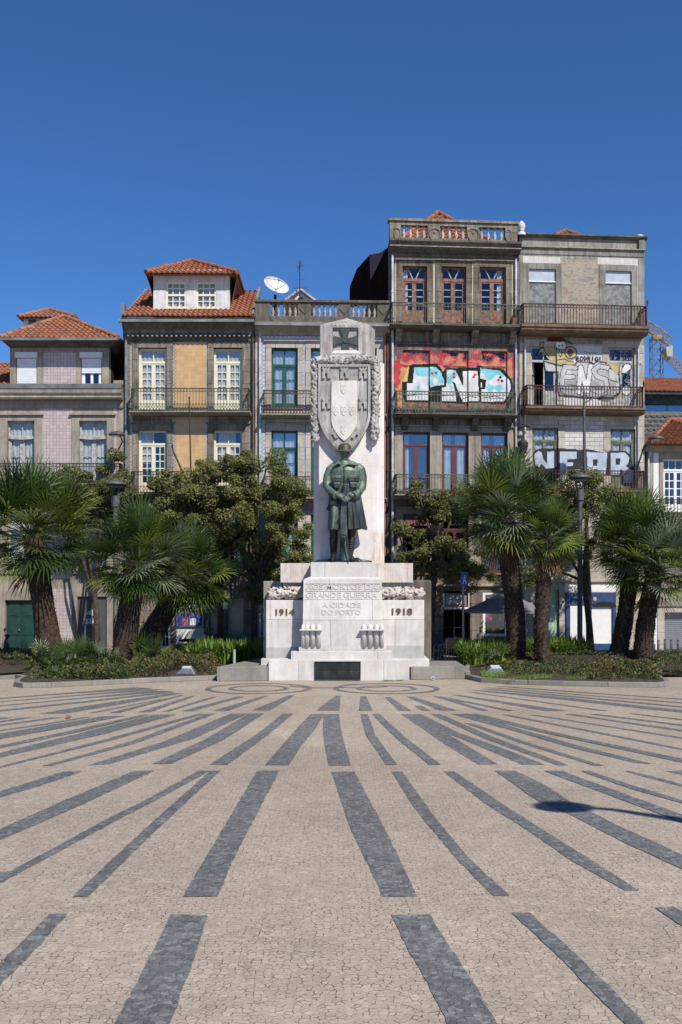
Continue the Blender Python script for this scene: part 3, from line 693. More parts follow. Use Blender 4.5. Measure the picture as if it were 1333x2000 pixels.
for cx, cy in ((672,760),(656.5,802),(672,802),(687.5,802),(672,840)):
    m = mm(); q = shield_poly(cx-5.5, cx+5.5, cy-10, cy+2, cy+10, 6)
    m.prism(sp(q, Ys), Ys-.062, Ys-.044)
    for dx, dy in ((-2.6,-6),(2.6,-6),(0,-2),(-2.4,2),(2.4,2)): m.ball((X(cx+dx,Ys), Ys-.062, Z(cy+dy,Ys)), .02, 6)
    m.build('small_shield', M['marble_plain'], sh)
# garlands of oak and laurel, carved: leaves and fruit pressed together and fused
def garland(path, wid, dep, name, seed, vox=.015, den=1.5, mat=None, Yf=31.4):
    r = random.Random(seed); m = mm(); L = 0
    for a, b in zip(path, path[1:]): L += math.dist(a, b)
    pts = resample(path, max(4, int(L/3)))
    m2 = [(X(x, Yf), Yf, Z(y, Yf)) for x, y in pts]
    m.tube([(q[0], q[1]+.03, q[2]) for q in m2], M2(wid*.44, Yf), 12, squash=1)
    N = int(L*wid/10*den)
    for i in range(N):
        t = r.random()*(len(pts)-1); j = int(t); u = t-j
        px = pts[j][0]*(1-u)+pts[min(j+1, len(pts)-1)][0]*u; py = pts[j][1]*(1-u)+pts[min(j+1, len(pts)-1)][1]*u
        o = r.gauss(0, .30)*wid; o = max(-wid*.5, min(wid*.5, o))
        d = Vector(pts[min(j+1, len(pts)-1)])-Vector(pts[max(0, j-1)]); d.normalize(); nx, ny = -d.y, d.x
        c = Vector((X(px+nx*o, Yf), Yf-dep*math.sqrt(max(0, 1-(o/(wid*.62))**2))*r.uniform(.5, 1), Z(py+ny*o, Yf)))
        if r.random() < .72:
            a = math.atan2(-d.y, d.x)+(r.uniform(.2, .9)*(1 if o*1 > 0 else -1)); Mx = Matrix.Rotation(-a, 3, 'Y')@Matrix.Rotation(r.uniform(-.6, .6), 3, 'X')
            m.ball(c, (r.uniform(.06, .095), .024, r.uniform(.026, .038)), 8, 0, Mx)
        else: m.ball(c, r.uniform(.03, .048), 8)
    o = m.build(name, mat or MO, mon); remesh(o, vox, 1); return o
garland([(617,706),(640,702),(672,708)], 13, .17, 'garland', 1, mat=MO, Yf=31.38)
garland([(672,708),(706,701),(738,706)], 14, .17, 'garland', 2, mat=MO, Yf=31.38)
garland([(615,704),(615,780),(616,862)], 13, .15, 'garland', 3, mat=MO, Yf=31.42)
garland([(736,703),(734,780),(733,860)], 15, .16, 'garland', 4, mat=MO, Yf=31.38)
garland([(526,1160),(560,1158),(594,1158)], 21, .24, 'garland', 5, mat=M['marble_beige'], Yf=31.35)
garland([(748,1160),(790,1158),(827,1160)], 21, .24, 'garland', 6, mat=M['marble_beige'], Yf=31.35)
# artillery shells standing on the lower step, held by a band
def shells(xs, name='shell_cluster'):
    m = mm(); Y0 = 30.62
    for px, w in xs:
        rr_ = M2(w/2, Y0); z0 = Z(1264.5, Y0); h = Z(1220, Y0)-z0
        m.lathe([(0, 0), (rr_, 0), (rr_, h*.78), (rr_*.98, h*.85), (rr_*.86, h*.93), (rr_*.62, h*.985), (rr_*.25, h*1.01), (0, h*1.015)], (X(px, Y0), Y0-.06, z0), 18)
    o = m.build(name, M['marble_plain'], mon)
    m = mm(); mbox(m, xs[0][0]-7, xs[-1][0]+xs[-1][1]/2+2, 1229.5, 1232, Y0-.26, Y0+.05); m.build('shell_band', MW, o, bevel=.01)
shells([(592.5,8),(600,10.5),(611,10.5),(622.5,10.5)]); shells([(711,11),(723,11),(735,11),(745.5,9)])
# words
Yt = 30.575
def words(s, cx, cy, w, h, Y, name='inscription', mat=None, dep=.010, bold=.012):
    text(s, 1, dep, mat or MW, name, mon, (X(cx, Y), Y-30.24, Z(cy, Y)), bold=bold, width=M2(w, Y), height=M2(h, Y))
words('AOS MORTOS DA', 667.5, 1146, 139, 11, 30.59); words('GRANDE GUERRA', 667.5, 1162, 139, 11.5, 30.583)
words('A CIDADE', 667, 1182, 76, 10, 30.577); words('DO PORTO', 667, 1196, 76, 10, 30.572)
m = mm(); 
for y in (1139.2,1154.0,1169.5): mbox(m, 597, 742, y, y+.8, 30.575, 30.61)
m.build('line_rule', MW, mon)
words('1914', 557, 1195.5, 36, 12.5, 31.14, 'date', M['bronze_letter'], .02, .02); words('1918', 786, 1194.5, 40, 13, 31.14, 'date', M['bronze_letter'], .02, .02)

# ------------------------------------------------------------------ the bronze soldier
Y0 = 31.02
st = thing('soldier_statue', 'green bronze soldier in steel helmet and greatcoat, hands folded over his rifle, on the monument', 'statue', (X(672, Y0), Y0, Z(1098, 30.9)))
Ts = Matrix.Translation(tuple(-q for q in st.location))
def S(zx, zy, dy=0.): return (X(610+zx*.12, Y0), Y0+dy, Z(860+zy*.12, Y0))
u = M2(.12, Y0)     # one sketch unit in metres
def ring(zx, zy, rx, ry, dy=0., fold=0.): x, y, z = S(zx, zy, dy); return (x, y, z, rx*u, ry, fold)
b = MB(Ts)
# legs and boots
for hip, knee, ank, toe in (((360,1300),(355,1560),(350,1880),(325,1945)), ((640,1300),(640,1560),(620,1880),(655,1940))):
    b.tube([S(*hip), S(hip[0]*.5+knee[0]*.5, 1430), S(*knee), S(knee[0], 1680, .03), S(ank[0], 1800, .02), S(*ank)], [.2, .165, .125, .125, .10, .085], 14)
    a = S(ank[0], 1905, .05); t_ = S(toe[0], 1945, -.26)
    b.tube([(a[0], a[1]+.04, a[2]), S((ank[0]+toe[0])/2, 1925, -.08), (t_[0], t_[1]+.02, t_[2]), (t_[0], t_[1]-.06, t_[2]-.01)], [.1, .1, .085, .04], 12)
# trunk core, neck, head
b.loft([ring(540,1350,170,.2), ring(540,1000,190,.24), ring(545,700,185,.25), ring(545,480,205,.25), ring(540,410,160,.2), ring(540,365,80,.13), ring(535,320,62,.12), ring(530,290,60,.12)], 20)
hc = S(532, 226, -.05)
Mh = Matrix.Rotation(rad(-14), 3, 'Z')@Matrix.Rotation(rad(10), 3, 'X')
def hd(x, y, z): return Vector(hc)+Mh@Vector((x, y, z))
b.ball(hc, (.148, .17, .19), 18, 0, Mh)
b.ball(hd(0, -.055, -.09), (.115, .115, .12), 14, 0, Mh)             # jaw
b.ball(hd(0, -.145, -.165), (.04, .035, .035), 8, 0, Mh)            # chin
b.tube([hd(0, -.15, .03), hd(0, -.185, -.02), hd(0, -.195, -.05), hd(0, -.16, -.065)], [.024, .028, .036, .026], 8)   # nose
b.tube([hd(-.085, -.135, .045), hd(-.04, -.17, .055), hd(0, -.165, .045), hd(.04, -.17, .055), hd(.085, -.135, .045)], .021, 8)   # brow
for sx in (-1, 1):
    b.ball(hd(sx*.052, -.13, .012), (.03, .03, .022), 8, 0, Mh)
    b.ball(hd(sx*.15, .0, -.01), (.018, .035, .05), 8, 0, Mh)
    b.ball(hd(sx*.07, -.11, -.05), (.04, .04, .045), 8, 0, Mh)
b.tube([hd(-.045, -.145, -.1), hd(0, -.168, -.095), hd(.045, -.145, -.1)], [.01, .018, .01], 8)
b.tube([hd(-.035, -.145, -.12), hd(0, -.165, -.122), hd(.035, -.145, -.12)], [.01, .017, .01], 8)
# hands: palms and five bent fingers each, folded one over the other on the rifle butt
hy = -.47
for s_, w_, kn in ((1, (405, 905), (500, 955)), (-1, (672, 905), (610, 935))):
    W_ = Vector(S(*w_, hy+.08)); K = Vector(S(*kn, hy if s_ > 0 else hy+.07)); W_ = W_+Vector((0,0,-.01))
    b.tube([W_, W_.lerp(K, .5), K], [.085, .10, .085], 12, squash=.75)
    d = (K-W_).normalized(); up = Vector((0, 0, 1)); side = d.cross(Vector((0, 1, 0))).normalized()
    if side.z < 0: side = -side
    for f in range(4):
        off = side*(.058-.042*f); L_ = (.20, .23, .215, .17)[f]*(1 if s_ > 0 else .8)
        p0 = K+off-d*.02; p1 = p0+d*L_*.45+Vector((0, -.035, .0)); p2 = p1+d*L_*.35+Vector((0, .015, -.02)); p3 = p2+d*L_*.2+Vector((0, .05, -.015))
        b.tube([p0, p1, p2, p3], [.029, .027, .024, .017], 8); b.ball(p3, .017, 6)
    t0 = W_.lerp(K, .35)+side*.06; b.tube([t0, t0+side*.035+d*.07+Vector((0, -.02, 0)), t0+side*.02+d*.15+Vector((0, -.03, 0))], [.04, .034, .024], 8)
body = b.build('body', M['bronze_green'], st); remesh(body, .014, 1); body.data.materials.append(M['bronze_dark']); zk = S(0, 1100)[2]-st.location.z
body.data.polygons.foreach_set('material_index', [1 if p.center.z < zk else 0 for p in body.data.polygons])  # legs coloured darker to stand in for the shade under the coat
# puttees wound round the shins
for cx_, xx in ((352, 0), (635, 0)):
    m = MB(Ts)
    for k in range(9):
        zy = 1590+k*30; f = 1-k*.035; c0 = S(cx_-(12 if cx_ > 500 else 3)*k/9, zy, .02); m.tube([(c0[0]+.118*f*cos(t*PI/8), c0[1]+.118*f*sin(t*PI/8), c0[2]+.018*sin(t*PI/8)) for t in range(17)], .03*f, 8)
    m.build('puttee', M['bronze_dark'], st)
# greatcoat: chest, skirts, sleeves
g = MB(Ts)
g.loft([ring(545,960,245,.30), ring(545,850,240,.30), ring(545,720,235,.30), ring(540,600,262,.32), ring(540,500,258,.32), ring(540,430,228,.26), ring(540,396,165,.2), ring(540,368,85,.14)], 28)
for sh, ub, el, fa, wr in (((320,440),(262,590),(252,745),(320,860),(400,920)), ((770,440),(815,600),(812,745),(745,870),(668,925))):
    s_ = 1 if sh[0] > 500 else -1
    g.tube([S(sh[0]-s_*95, 418, .02), S(sh[0]-s_*25, 425, .02), S(sh[0]+s_*18, 475, .02), S(*ub, .03), S(*el, -.02), S(*fa, -.25), S(*wr, -.40)], [.05, .125, .15, .155, .145, .13, .105], 18)
    g.tube([S(fa[0]*.35+wr[0]*.65, fa[1]*.35+wr[1]*.65, -.34), S(*wr, -.42)], [.125, .125], 16)   # cuff
    for k in range(0): q_ = S(ub[0]*.5+el[0]*.5, ub[1]*.3+el[1]*.7-k*42, -.13); g.tube([(q_[0]-.10, q_[1]+.06, q_[2]+.03*s_), (q_[0], q_[1]-.005, q_[2]), (q_[0]+.10, q_[1]+.06, q_[2]-.03*s_)], [.008, .022, .008], 6)
    for k in range(4):                                                                            # creases at the elbow
        c0 = Vector(S(*el, -.16)); g.tube([c0+Vector(((k-1.5)*.02-.12, .05, .09-.07*k)), c0+Vector(((k-1.5)*.02, -.0, .07-.07*k)), c0+Vector(((k-1.5)*.02+.11, .05, .10-.07*k))], [.012, .028, .012], 8)
coat = g.build('greatcoat', M['bronze_green'], st); remesh(coat, .018, 2)
# skirts, in two tails that part over the legs
def skirt(cols, name, mat, th=.05):
    m = MB(Ts); nz = len(cols[0]); nx = len(cols)
    V_ = [S(*p) for c in cols for p in c]; W_ = [(v[0], v[1]+th, v[2]) for v in V_]
    F_ = [(i*nz+j, (i+1)*nz+j, (i+1)*nz+j+1, i*nz+j+1) for i in range(nx-1) for j in range(nz-1)]
    m.add(V_, F_, 0, True); m.add(W_, [f[::-1] for f in F_], 0, True)
    for i in range(nx-1): a, c_ = i*nz+nz-1, (i+1)*nz+nz-1; m.add([V_[a], V_[c_], W_[c_], W_[a]], [(0, 1, 2, 3)])
    for i in (0, nx-1):
        for j in range(nz-1): a = i*nz+j; m.add([V_[a], V_[a+1], W_[a+1], W_[a]], [(0, 1, 2, 3)])
    return m.build(name, mat, st)
def tail(x_top0, x_top1, x_bot0, x_bot1, y0, y1, cyc, seed, back=.33, front=-.33, n=26):
    r = random.Random(seed); cols = []
    for i in range(n):
        t = i/(n-1); c = []
        for j in range(9):
            s = j/8; x = (x_top0*(1-t)+x_top1*t)*(1-s)+(x_bot0*(1-t)+x_bot1*t)*s
            a = PI*(.5-abs(t-.5)*0)*1; dep = front+(back-front)*(1-math.sqrt(max(0, 1-((t-cyc[1])/cyc[2])**2)))
            f = .012+.05*s; c.append((x, y0+(y1-y0)*s+8*s*sin(t*9), dep*(1+.15*s)+f*sin(t*cyc[0]*2*PI+seed)))
        cols.append(c)
    return cols
skirt(tail(545,800,545,905,900,1450,(3.5,.15,.9),1.), 'coat_skirt', M['bronze_coat'])
skirt(tail(275,455,255,442,900,1462,(1.1,.7,.85),2.6), 'coat_skirt', M['bronze_green'])
m = MB(Ts); m.loft([ring(560,1450,235,.26,.1), ring(555,1200,215,.25,.08), ring(545,940,215,.24,.04)], 26, fold=.02); m.build('coat_back', M['bronze_dark'], st)
# scarf and cape collar, lapels, pockets, webbing
m = MB(Ts)
for k, (ry, rz) in enumerate(((345, -.015), (368, .015), (390, .03))):
    m.tube([Vector(S(535, ry, -.02))+Vector(((.15+rz+.01*k)*cos(t*PI/10), (.15+rz)*sin(t*PI/10), .025*sin(t*PI/5+k)-.03*sin(t*PI/10)*-1)) for t in range(21)], .045, 10)
m.tube([S(590,362,-.10), S(660,385,-.10), S(730,408,-.04), S(800,430,.04)], [.09,.10,.085,.03], 14, squash=.8)
scarf = m.build('scarf', M['bronze_green'], st); remesh(scarf, .018, 1)
def pad(zx0, zx1, zy0, zy1, dy, th, name, mat, bev=.02):
    m = MB(Ts); a = S(zx0, zy0); c_ = S(zx1, zy1); m.box(a[0], c_[0], Y0+dy, Y0+dy+th, c_[2], a[2]); return m.build(name, mat, st, bevel=bev)
for x0, x1, y0, y1, dy in ((335,470,598,695,-.385),(590,690,598,690,-.39),(690,770,600,690,-.35),(360,450,705,800,-.38),(620,735,705,790,-.38)):
    pad(x0, x1, y0, y1, dy, .16, 'ammunition_pouch', M['bronze_coat'], .03)
    pad(x0-4, x1+4, y0-4, y0+(y1-y0)*.42, dy-.018, .05, 'pouch_flap', M['bronze_green'], .015)
m = MB(Ts); m.prism([(S(x, z)[0], S(x, z)[2]) for x, z in ((335,440),(430,352),(455,372),(470,415),(420,400),(365,440))], Y0-.325, Y0-.2)
m.prism([(S(x, z)[0], S(x, z)[2]) for x, z in ((715,425),(620,378),(560,402),(505,455),(590,412),(700,425))], Y0-.325, Y0-.1)
m.build('collar', M['bronze_green'], st, bevel=.02)
m = MB(Ts); m.tube([S(522,450,-.325), S(522,700,-.325)], .013, 6)
for k in range(4): m.ball(S(524, 500+k*58, -.335), .018, 8)
m.build('coat_front', M['bronze_coat'], st)
m = MB(Ts); m.loft([ring(545,735,208,.30), ring(545,705,208,.30)], 28); m.build('belt', M['bronze_green'], st)
m = MB(Ts); c0 = S(272,1112,-.1); m.ball(c0, (.075, .09, .075), 12); m.tube([S(268,1050,-.08), c0], .025, 8); m.tube([S(300,930,-.1), S(268,1060,-.08)], .015, 6); m.build('canteen', M['bronze_coat'], st)
m = MB(Ts); a_, c_ = S(268,940), S(440,1085); m.box(a_[0], c_[0], Y0-.36, Y0+.1, c_[2], a_[2]); m.build('haversack', M['bronze_dark'], st, bevel=.06)
# helmet
m = MB(Ts); h0 = Vector(S(533, 168, -.02)); Mt = Matrix.Rotation(rad(6), 3, 'X'); pr = [(.0,.235),(.06,.231),(.12,.212),(.17,.172),(.20,.115),(.212,.055),(.222,.02),(.26,-.005),(.300,-.028),(.302,-.04),(.255,-.022),(.2,-.01),(.17,.0)]
vs = []; nn = 32
for r_, z_ in pr:
    for k in range(nn): t = 2*PI*k/nn; vs.append(h0+Mt@Vector((max(r_, 1e-3)*cos(t), max(r_, 1e-3)*sin(t)*1.12, z_)))
m.add(vs, [(i*nn+(k+1) % nn, i*nn+k, (i+1)*nn+k, (i+1)*nn+(k+1) % nn) for i in range(len(pr)-1) for k in range(nn)], 0, True)
m.build('helmet', M['bronze_helmet'], st)
# reversed rifle and the tree stump it stands against
rf = MB(Ts)
rf.prism([(S(x, z)[0], S(x, z)[2]) for x, z in ((508,728),(600,728),(606,870),(590,960),(560,1060),(560,1250),(575,1500),(570,1600),(450,1600),(445,1500),(455,1250),(470,1060),(500,960))], Y0-.44, Y0-.30)
rifle = rf.build('rifle', M['bronze_coat'], st, bevel=.03)
m = MB(Ts); m.tube([S(560,1560,-.40), S(585,1760,-.40), S(625,1935,-.40)], [.035,.022,.018], 8); m.build('barrel', M['bronze_dark'], rifle)
m = MB(Ts); m.tube([S(520+45*cos(t*PI/8), 1575+32*sin(t*PI/8), -.46) for t in range(17)], .012, 6); m.tube([S(465+20*cos(t*PI/8), 1560+28*sin(t*PI/8), -.44) for t in range(17)], .012, 6); m.ball(S(445,1270,-.4), .03, 8); m.ball(S(445,1300,-.4), .025, 8); m.build('trigger_guard', M['bronze_dark'], rifle)
m = MB(Ts); m.loft([ring(535,1960,95,.16,-.12), ring(525,1850,72,.14,-.12), ring(520,1700,62,.12,-.12), ring(520,1500,60,.12,-.12)], 16, fold=.08); m.build('stump', M['bronze_coat'], st)
# rough bronze ground plate
m = MB(Ts); r_ = random.Random(3); top = []; nn = 30
zb = Z(1098, 30.9); 
xa, xb = X(614, 30.85), X(727, 30.85)
gx, gy = 26, 10; vs = []
for j in range(gy+1):
    for i in range(gx+1):
        x = xa+(xb-xa)*i/gx; y = 30.78+.68*j/gy; e = min(i, gx-i, 2*j+1)/4; vs.append((x, y, zb+min(.09, .03+.05*e)+r_.uniform(-.012, .012)+(.05 if 12 < i < 21 and j > 4 else 0)))
m.add(vs, [(j*(gx+1)+i, j*(gx+1)+i+1, (j+1)*(gx+1)+i+1, (j+1)*(gx+1)+i) for j in range(gy) for i in range(gx)], 0, True)
m.box(xa, xb, 30.78, 31.46, zb, zb+.028); m.build('ground_plate', M['bronze_dark'], st)
# ------------------------------------------------------------------ facade kit
class Facade:
    """a house whose front runs from photo column xl (at distance Yl) to xr (at Yr); local x along the front, y into the house"""
    def __init__(s, name, label, xl, Yl, xr, Yr, cat='house'):
        a = Vector((X(xl, Yl), Yl)); b = Vector((X(xr, Yr), Yr)); s.a = a; s.W = (b-a).length; s.d = (b-a)/s.W; s.n = Vector((-s.d.y, s.d.x))
        s.rz = math.atan2(s.d.y, s.d.x); s.root = thing(name, label, cat, (a.x, a.y, 0), s.rz)
    def q(s, px, py, v=0.):
        r = Vector(((px-HX)/FPX, 1.)); o = s.a+s.n*v; t = o.dot(s.n)/r.dot(s.n)
        w = r*t-o; return (w.dot(s.d), CAMH-(py-HY)/FPX*t)
    def x(s, px, v=0.): return s.q(px, HY, v)[0]
    def z(s, px, py, v=0.): return s.q(px, py, v)[1]
    def rect(s, x0, y0, x1, y1, v=0.):
        xm = (x0+x1)/2; return (s.x(x0, v), s.x(x1, v), s.z(xm, y1, v), s.z(xm, y0, v))
    def part(s, m, name, mat, parent=None, **k): return m.build(name, mat, parent or s.root, **k)
def wall(F, u0, u1, z0, z1, ops, mats, zone=None, th=.3, v=0., depth=8., roof_z=None, name='wall'):
    """front with real openings and reveals; zone(u, z) picks the material; sides, back and a dark room behind"""
    m = MB(); us = sorted({u0, u1}|{q for o in ops for q in o[:2]}|set(zone[0] if zone else ())); zs = sorted({z0, z1}|{q for o in ops for q in o[2:4]}|set(zone[1] if zone else ()))
    us = [q for q in us if u0-1e-6 <= q <= u1+1e-6]; zs = [q for q in zs if z0-1e-6 <= q <= z1+1e-6]
    for i in range(len(us)-1):
        for j in range(len(zs)-1):
            uc, zc = (us[i]+us[i+1])/2, (zs[j]+zs[j+1])/2
            if any(o[0] < uc < o[1] and o[2] < zc < o[3] for o in ops): continue
            m.add([(us[i],v,zs[j]),(us[i+1],v,zs[j]),(us[i+1],v,zs[j+1]),(us[i],v,zs[j+1])], [(0,1,2,3)], zone[2](uc, zc) if zone else 0)
    for o in ops:
        a, b, c, d = o[:4]; e = v+(o[4] if len(o) > 4 else th)
        m.add([(a,v,c),(b,v,c),(b,v,d),(a,v,d),(a,e,c),(b,e,c),(b,e,d),(a,e,d)], [(0,4,5,1),(1,5,6,2),(2,6,7,3),(3,7,4,0)])
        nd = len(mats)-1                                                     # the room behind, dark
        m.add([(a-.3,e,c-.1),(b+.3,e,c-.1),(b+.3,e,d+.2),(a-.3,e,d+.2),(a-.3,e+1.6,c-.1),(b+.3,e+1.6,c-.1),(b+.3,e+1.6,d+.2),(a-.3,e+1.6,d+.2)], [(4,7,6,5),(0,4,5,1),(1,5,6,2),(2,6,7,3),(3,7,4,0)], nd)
    m.add([(u0,v,z0),(u0,depth,z0),(u0,depth,z1),(u0,v,z1),(u1,v,z0),(u1,depth,z0),(u1,depth,z1),(u1,v,z1)], [(0,3,2,1),(4,5,6,7),(1,2,6,5),(3,7,6,2)])
    return F.part(m, name, mats)
def profile(F, u0, u1, prof, name, mat, parent=None, v0=0.):
    """cornice or sill: (out, z) outline run along the front"""
    m = MB(); n = len(prof); vs = [(u, v0-o, z) for u in (u0, u1) for o, z in prof]
    m.add(vs, [tuple(range(n)), tuple(range(n, 2*n))[::-1]]+[(i, i+n, (i+1) % n+n, (i+1) % n) for i in range(n)])
    return F.part(m, name, mat, parent)
def surround(F, win, r, w, mat, top=None, sill=.1, proud=.03, cap=0., bottom=True):
    m = MB(); a, b, c, d = r; top = w if top is None else top
    m.box(a-w, a, -proud, .02, c, d+top); m.box(b, b+w, -proud, .02, c, d+top); m.box(a, b, -proud, .02, d, d+top)
    if bottom: m.box(a-w-.02, b+w+.02, -proud-.05, .02, c-sill, c)
    if cap: m.box(a-w-.08, b+w+.08, -proud-.09, .02, d+top, d+top+cap)
    return m.build('surround', mat, win, bevel=.006)
def window(F, r, fm, rec=.16, trans=.25, tn=2, leaves=2, cols=1, rows=3, kick=.0, gm=None, curtain=None, cz=1., fw=.07, name='window', mull=.1, label=None, tw=.09, mt=.028, fan=None, skip=(), bm=None):
    """casement or French window: frame, transom light, leaves with glazing bars; children pane and curtain"""
    a, b, c, d = r; m = MB(); g = MB(); h = d-c; y = rec; q_ = MB() if bm else m
    m.box(a, a+fw, y, y+.08, c, d); m.box(b-fw, b, y, y+.08, c, d); m.box(a+fw, b-fw, y, y+.08, d-fw, d); m.box(a+fw, b-fw, y, y+.08, c, c+fw*.8)
    zt = d-h*trans if trans else d-fw
    if trans:
        m.box(a+fw, b-fw, y-.015, y+.09, zt-tw/2, zt+tw/2); lo, hi = zt+tw/2, d-fw
        if fan == 'v':
            mid = (a+b)/2; q = (b-a)*.06
            for s_ in (-1, 1): q_.tube([(mid+s_*q*1.2, y+.025, lo), (mid+s_*(b-a)*.24, y+.025, hi)], .03, 4)
        elif fan == 'arc':
            mid = (a+b)/2; R1 = (b-a)*.44
            for R_ in (R1, R1*.5): m.tube([(mid+R_*cos(PI*t/12), y+.03, lo+min(hi-lo, R_*.8*sin(PI*t/12))) for t in range(13)], .018, 4)
            for t in (2, 4, 6, 8, 10): m.tube([(mid+R1*.5*cos(PI*t/12), y+.03, lo+R1*.4*sin(PI*t/12)), (mid+R1*cos(PI*t/12), y+.03, lo+min(hi-lo, R1*.8*sin(PI*t/12)))], .015, 4)
        else:
            for i in range(1, tn): x = a+(b-a)*i/tn; m.box(x-.022, x+.022, y+.01, y+.06, lo, hi)
        g.add([(a+fw,y+.045,lo),(b-fw,y+.045,lo),(b-fw,y+.045,hi),(a+fw,y+.045,hi)], [(0,1,2,3)])
        zt -= tw/2
    w = (b-a-2*fw)/leaves; st = .055
    for k in range(leaves):
        if k in skip: continue
        l = a+fw+w*k; rr = l+w; zb = c+fw*.8; s1 = mull/2 if (k > 0) else st; s2 = mull/2 if k < leaves-1 else st
        m.box(l, l+s1, y+.005, y+.07, zb, zt); m.box(rr-s2, rr, y+.005, y+.07, zb, zt)
        m.box(l+s1, rr-s2, y+.006, y+.07, zt-.06, zt); kz = zb+max(.07, h*kick); m.box(l+s1, rr-s2, y+.012, y+.06, zb, kz)
        if kick: m.box(l+s1+.05, rr-s2-.05, y+.0, y+.02, zb+.08, kz-.07)
        for i in range(1, cols): x = l+s1+(w-s1-s2)*i/cols; m.box(x-mt/2, x+mt/2, y+.018, y+.055, kz, zt-.06)
        for i in range(1, rows): zz = kz+(zt-.06-kz)*i/rows; q_.box(l+s1, rr-s2, y+.02, y+.053, zz-mt/2, zz+mt/2)
        g.add([(l+s1,y+.045,kz),(rr-s2,y+.045,kz),(rr-s2,y+.045,zt-.06),(l+s1,y+.045,zt-.06)], [(0,1,2,3)])
    o = m.build(name, fm, F.root, label=label)
    if bm: q_.build('glazing_bars', bm, o)
    g.build('pane', gm or M['glass'], o)
    if curtain is not None:
        k = MB(); n = 30; x0, x1 = a+fw, b-fw
        for (f0, f1) in curtain:
            ua, ub = x0+(x1-x0)*f0, x0+(x1-x0)*f1; nn = max(4, int((ub-ua)/.03)); vs = []
            for i in range(nn+1):
                x = ua+(ub-ua)*i/nn; yy = y+.085+.018*sin(i*1.1)
                vs += [(x, yy, c+.05+h*(1-cz)), (x, yy, d-fw*.5)]
            k.add(vs, [(2*i, 2*i+2, 2*i+3, 2*i+1) for i in range(nn)], 0, True)
        k.build('curtain', M['curtain'], o)
    return o
def panel_door(F, r, mat, name='door', cols=2, rows=3, rec=.18, label=None, top=0.):
    a, b, c, d = r; m = MB(); m.box(a, b, rec, rec+.06, c, d)
    for i in range(cols):
        for j in range(rows):
            x0 = a+(b-a)*(i+.12)/cols; x1 = a+(b-a)*(i+.88)/cols; z0 = c+(d-c)*(j+.1)/rows; z1 = c+(d-c)*(j+.9)/rows
            m.box(x0, x1, rec-.018, rec, z0, z1); m.box(x0+.06, x1-.06, rec-.03, rec-.018, z0+.06, z1-.06)
    if cols == 2: m.box((a+b)/2-.012, (a+b)/2+.012, rec-.035, rec, c, d)
    o = m.build(name, mat, F.root, bevel=.004, label=label)
    k = MB(); k.ball(((a+b)/2-.08, rec-.06, c+1.05), .04, 8); k.tube([((a+b)/2-.08, rec, c+1.05), ((a+b)/2-.08, rec-.06, c+1.05)], .015, 6); k.build('handle', M['steel'], o)
    return o
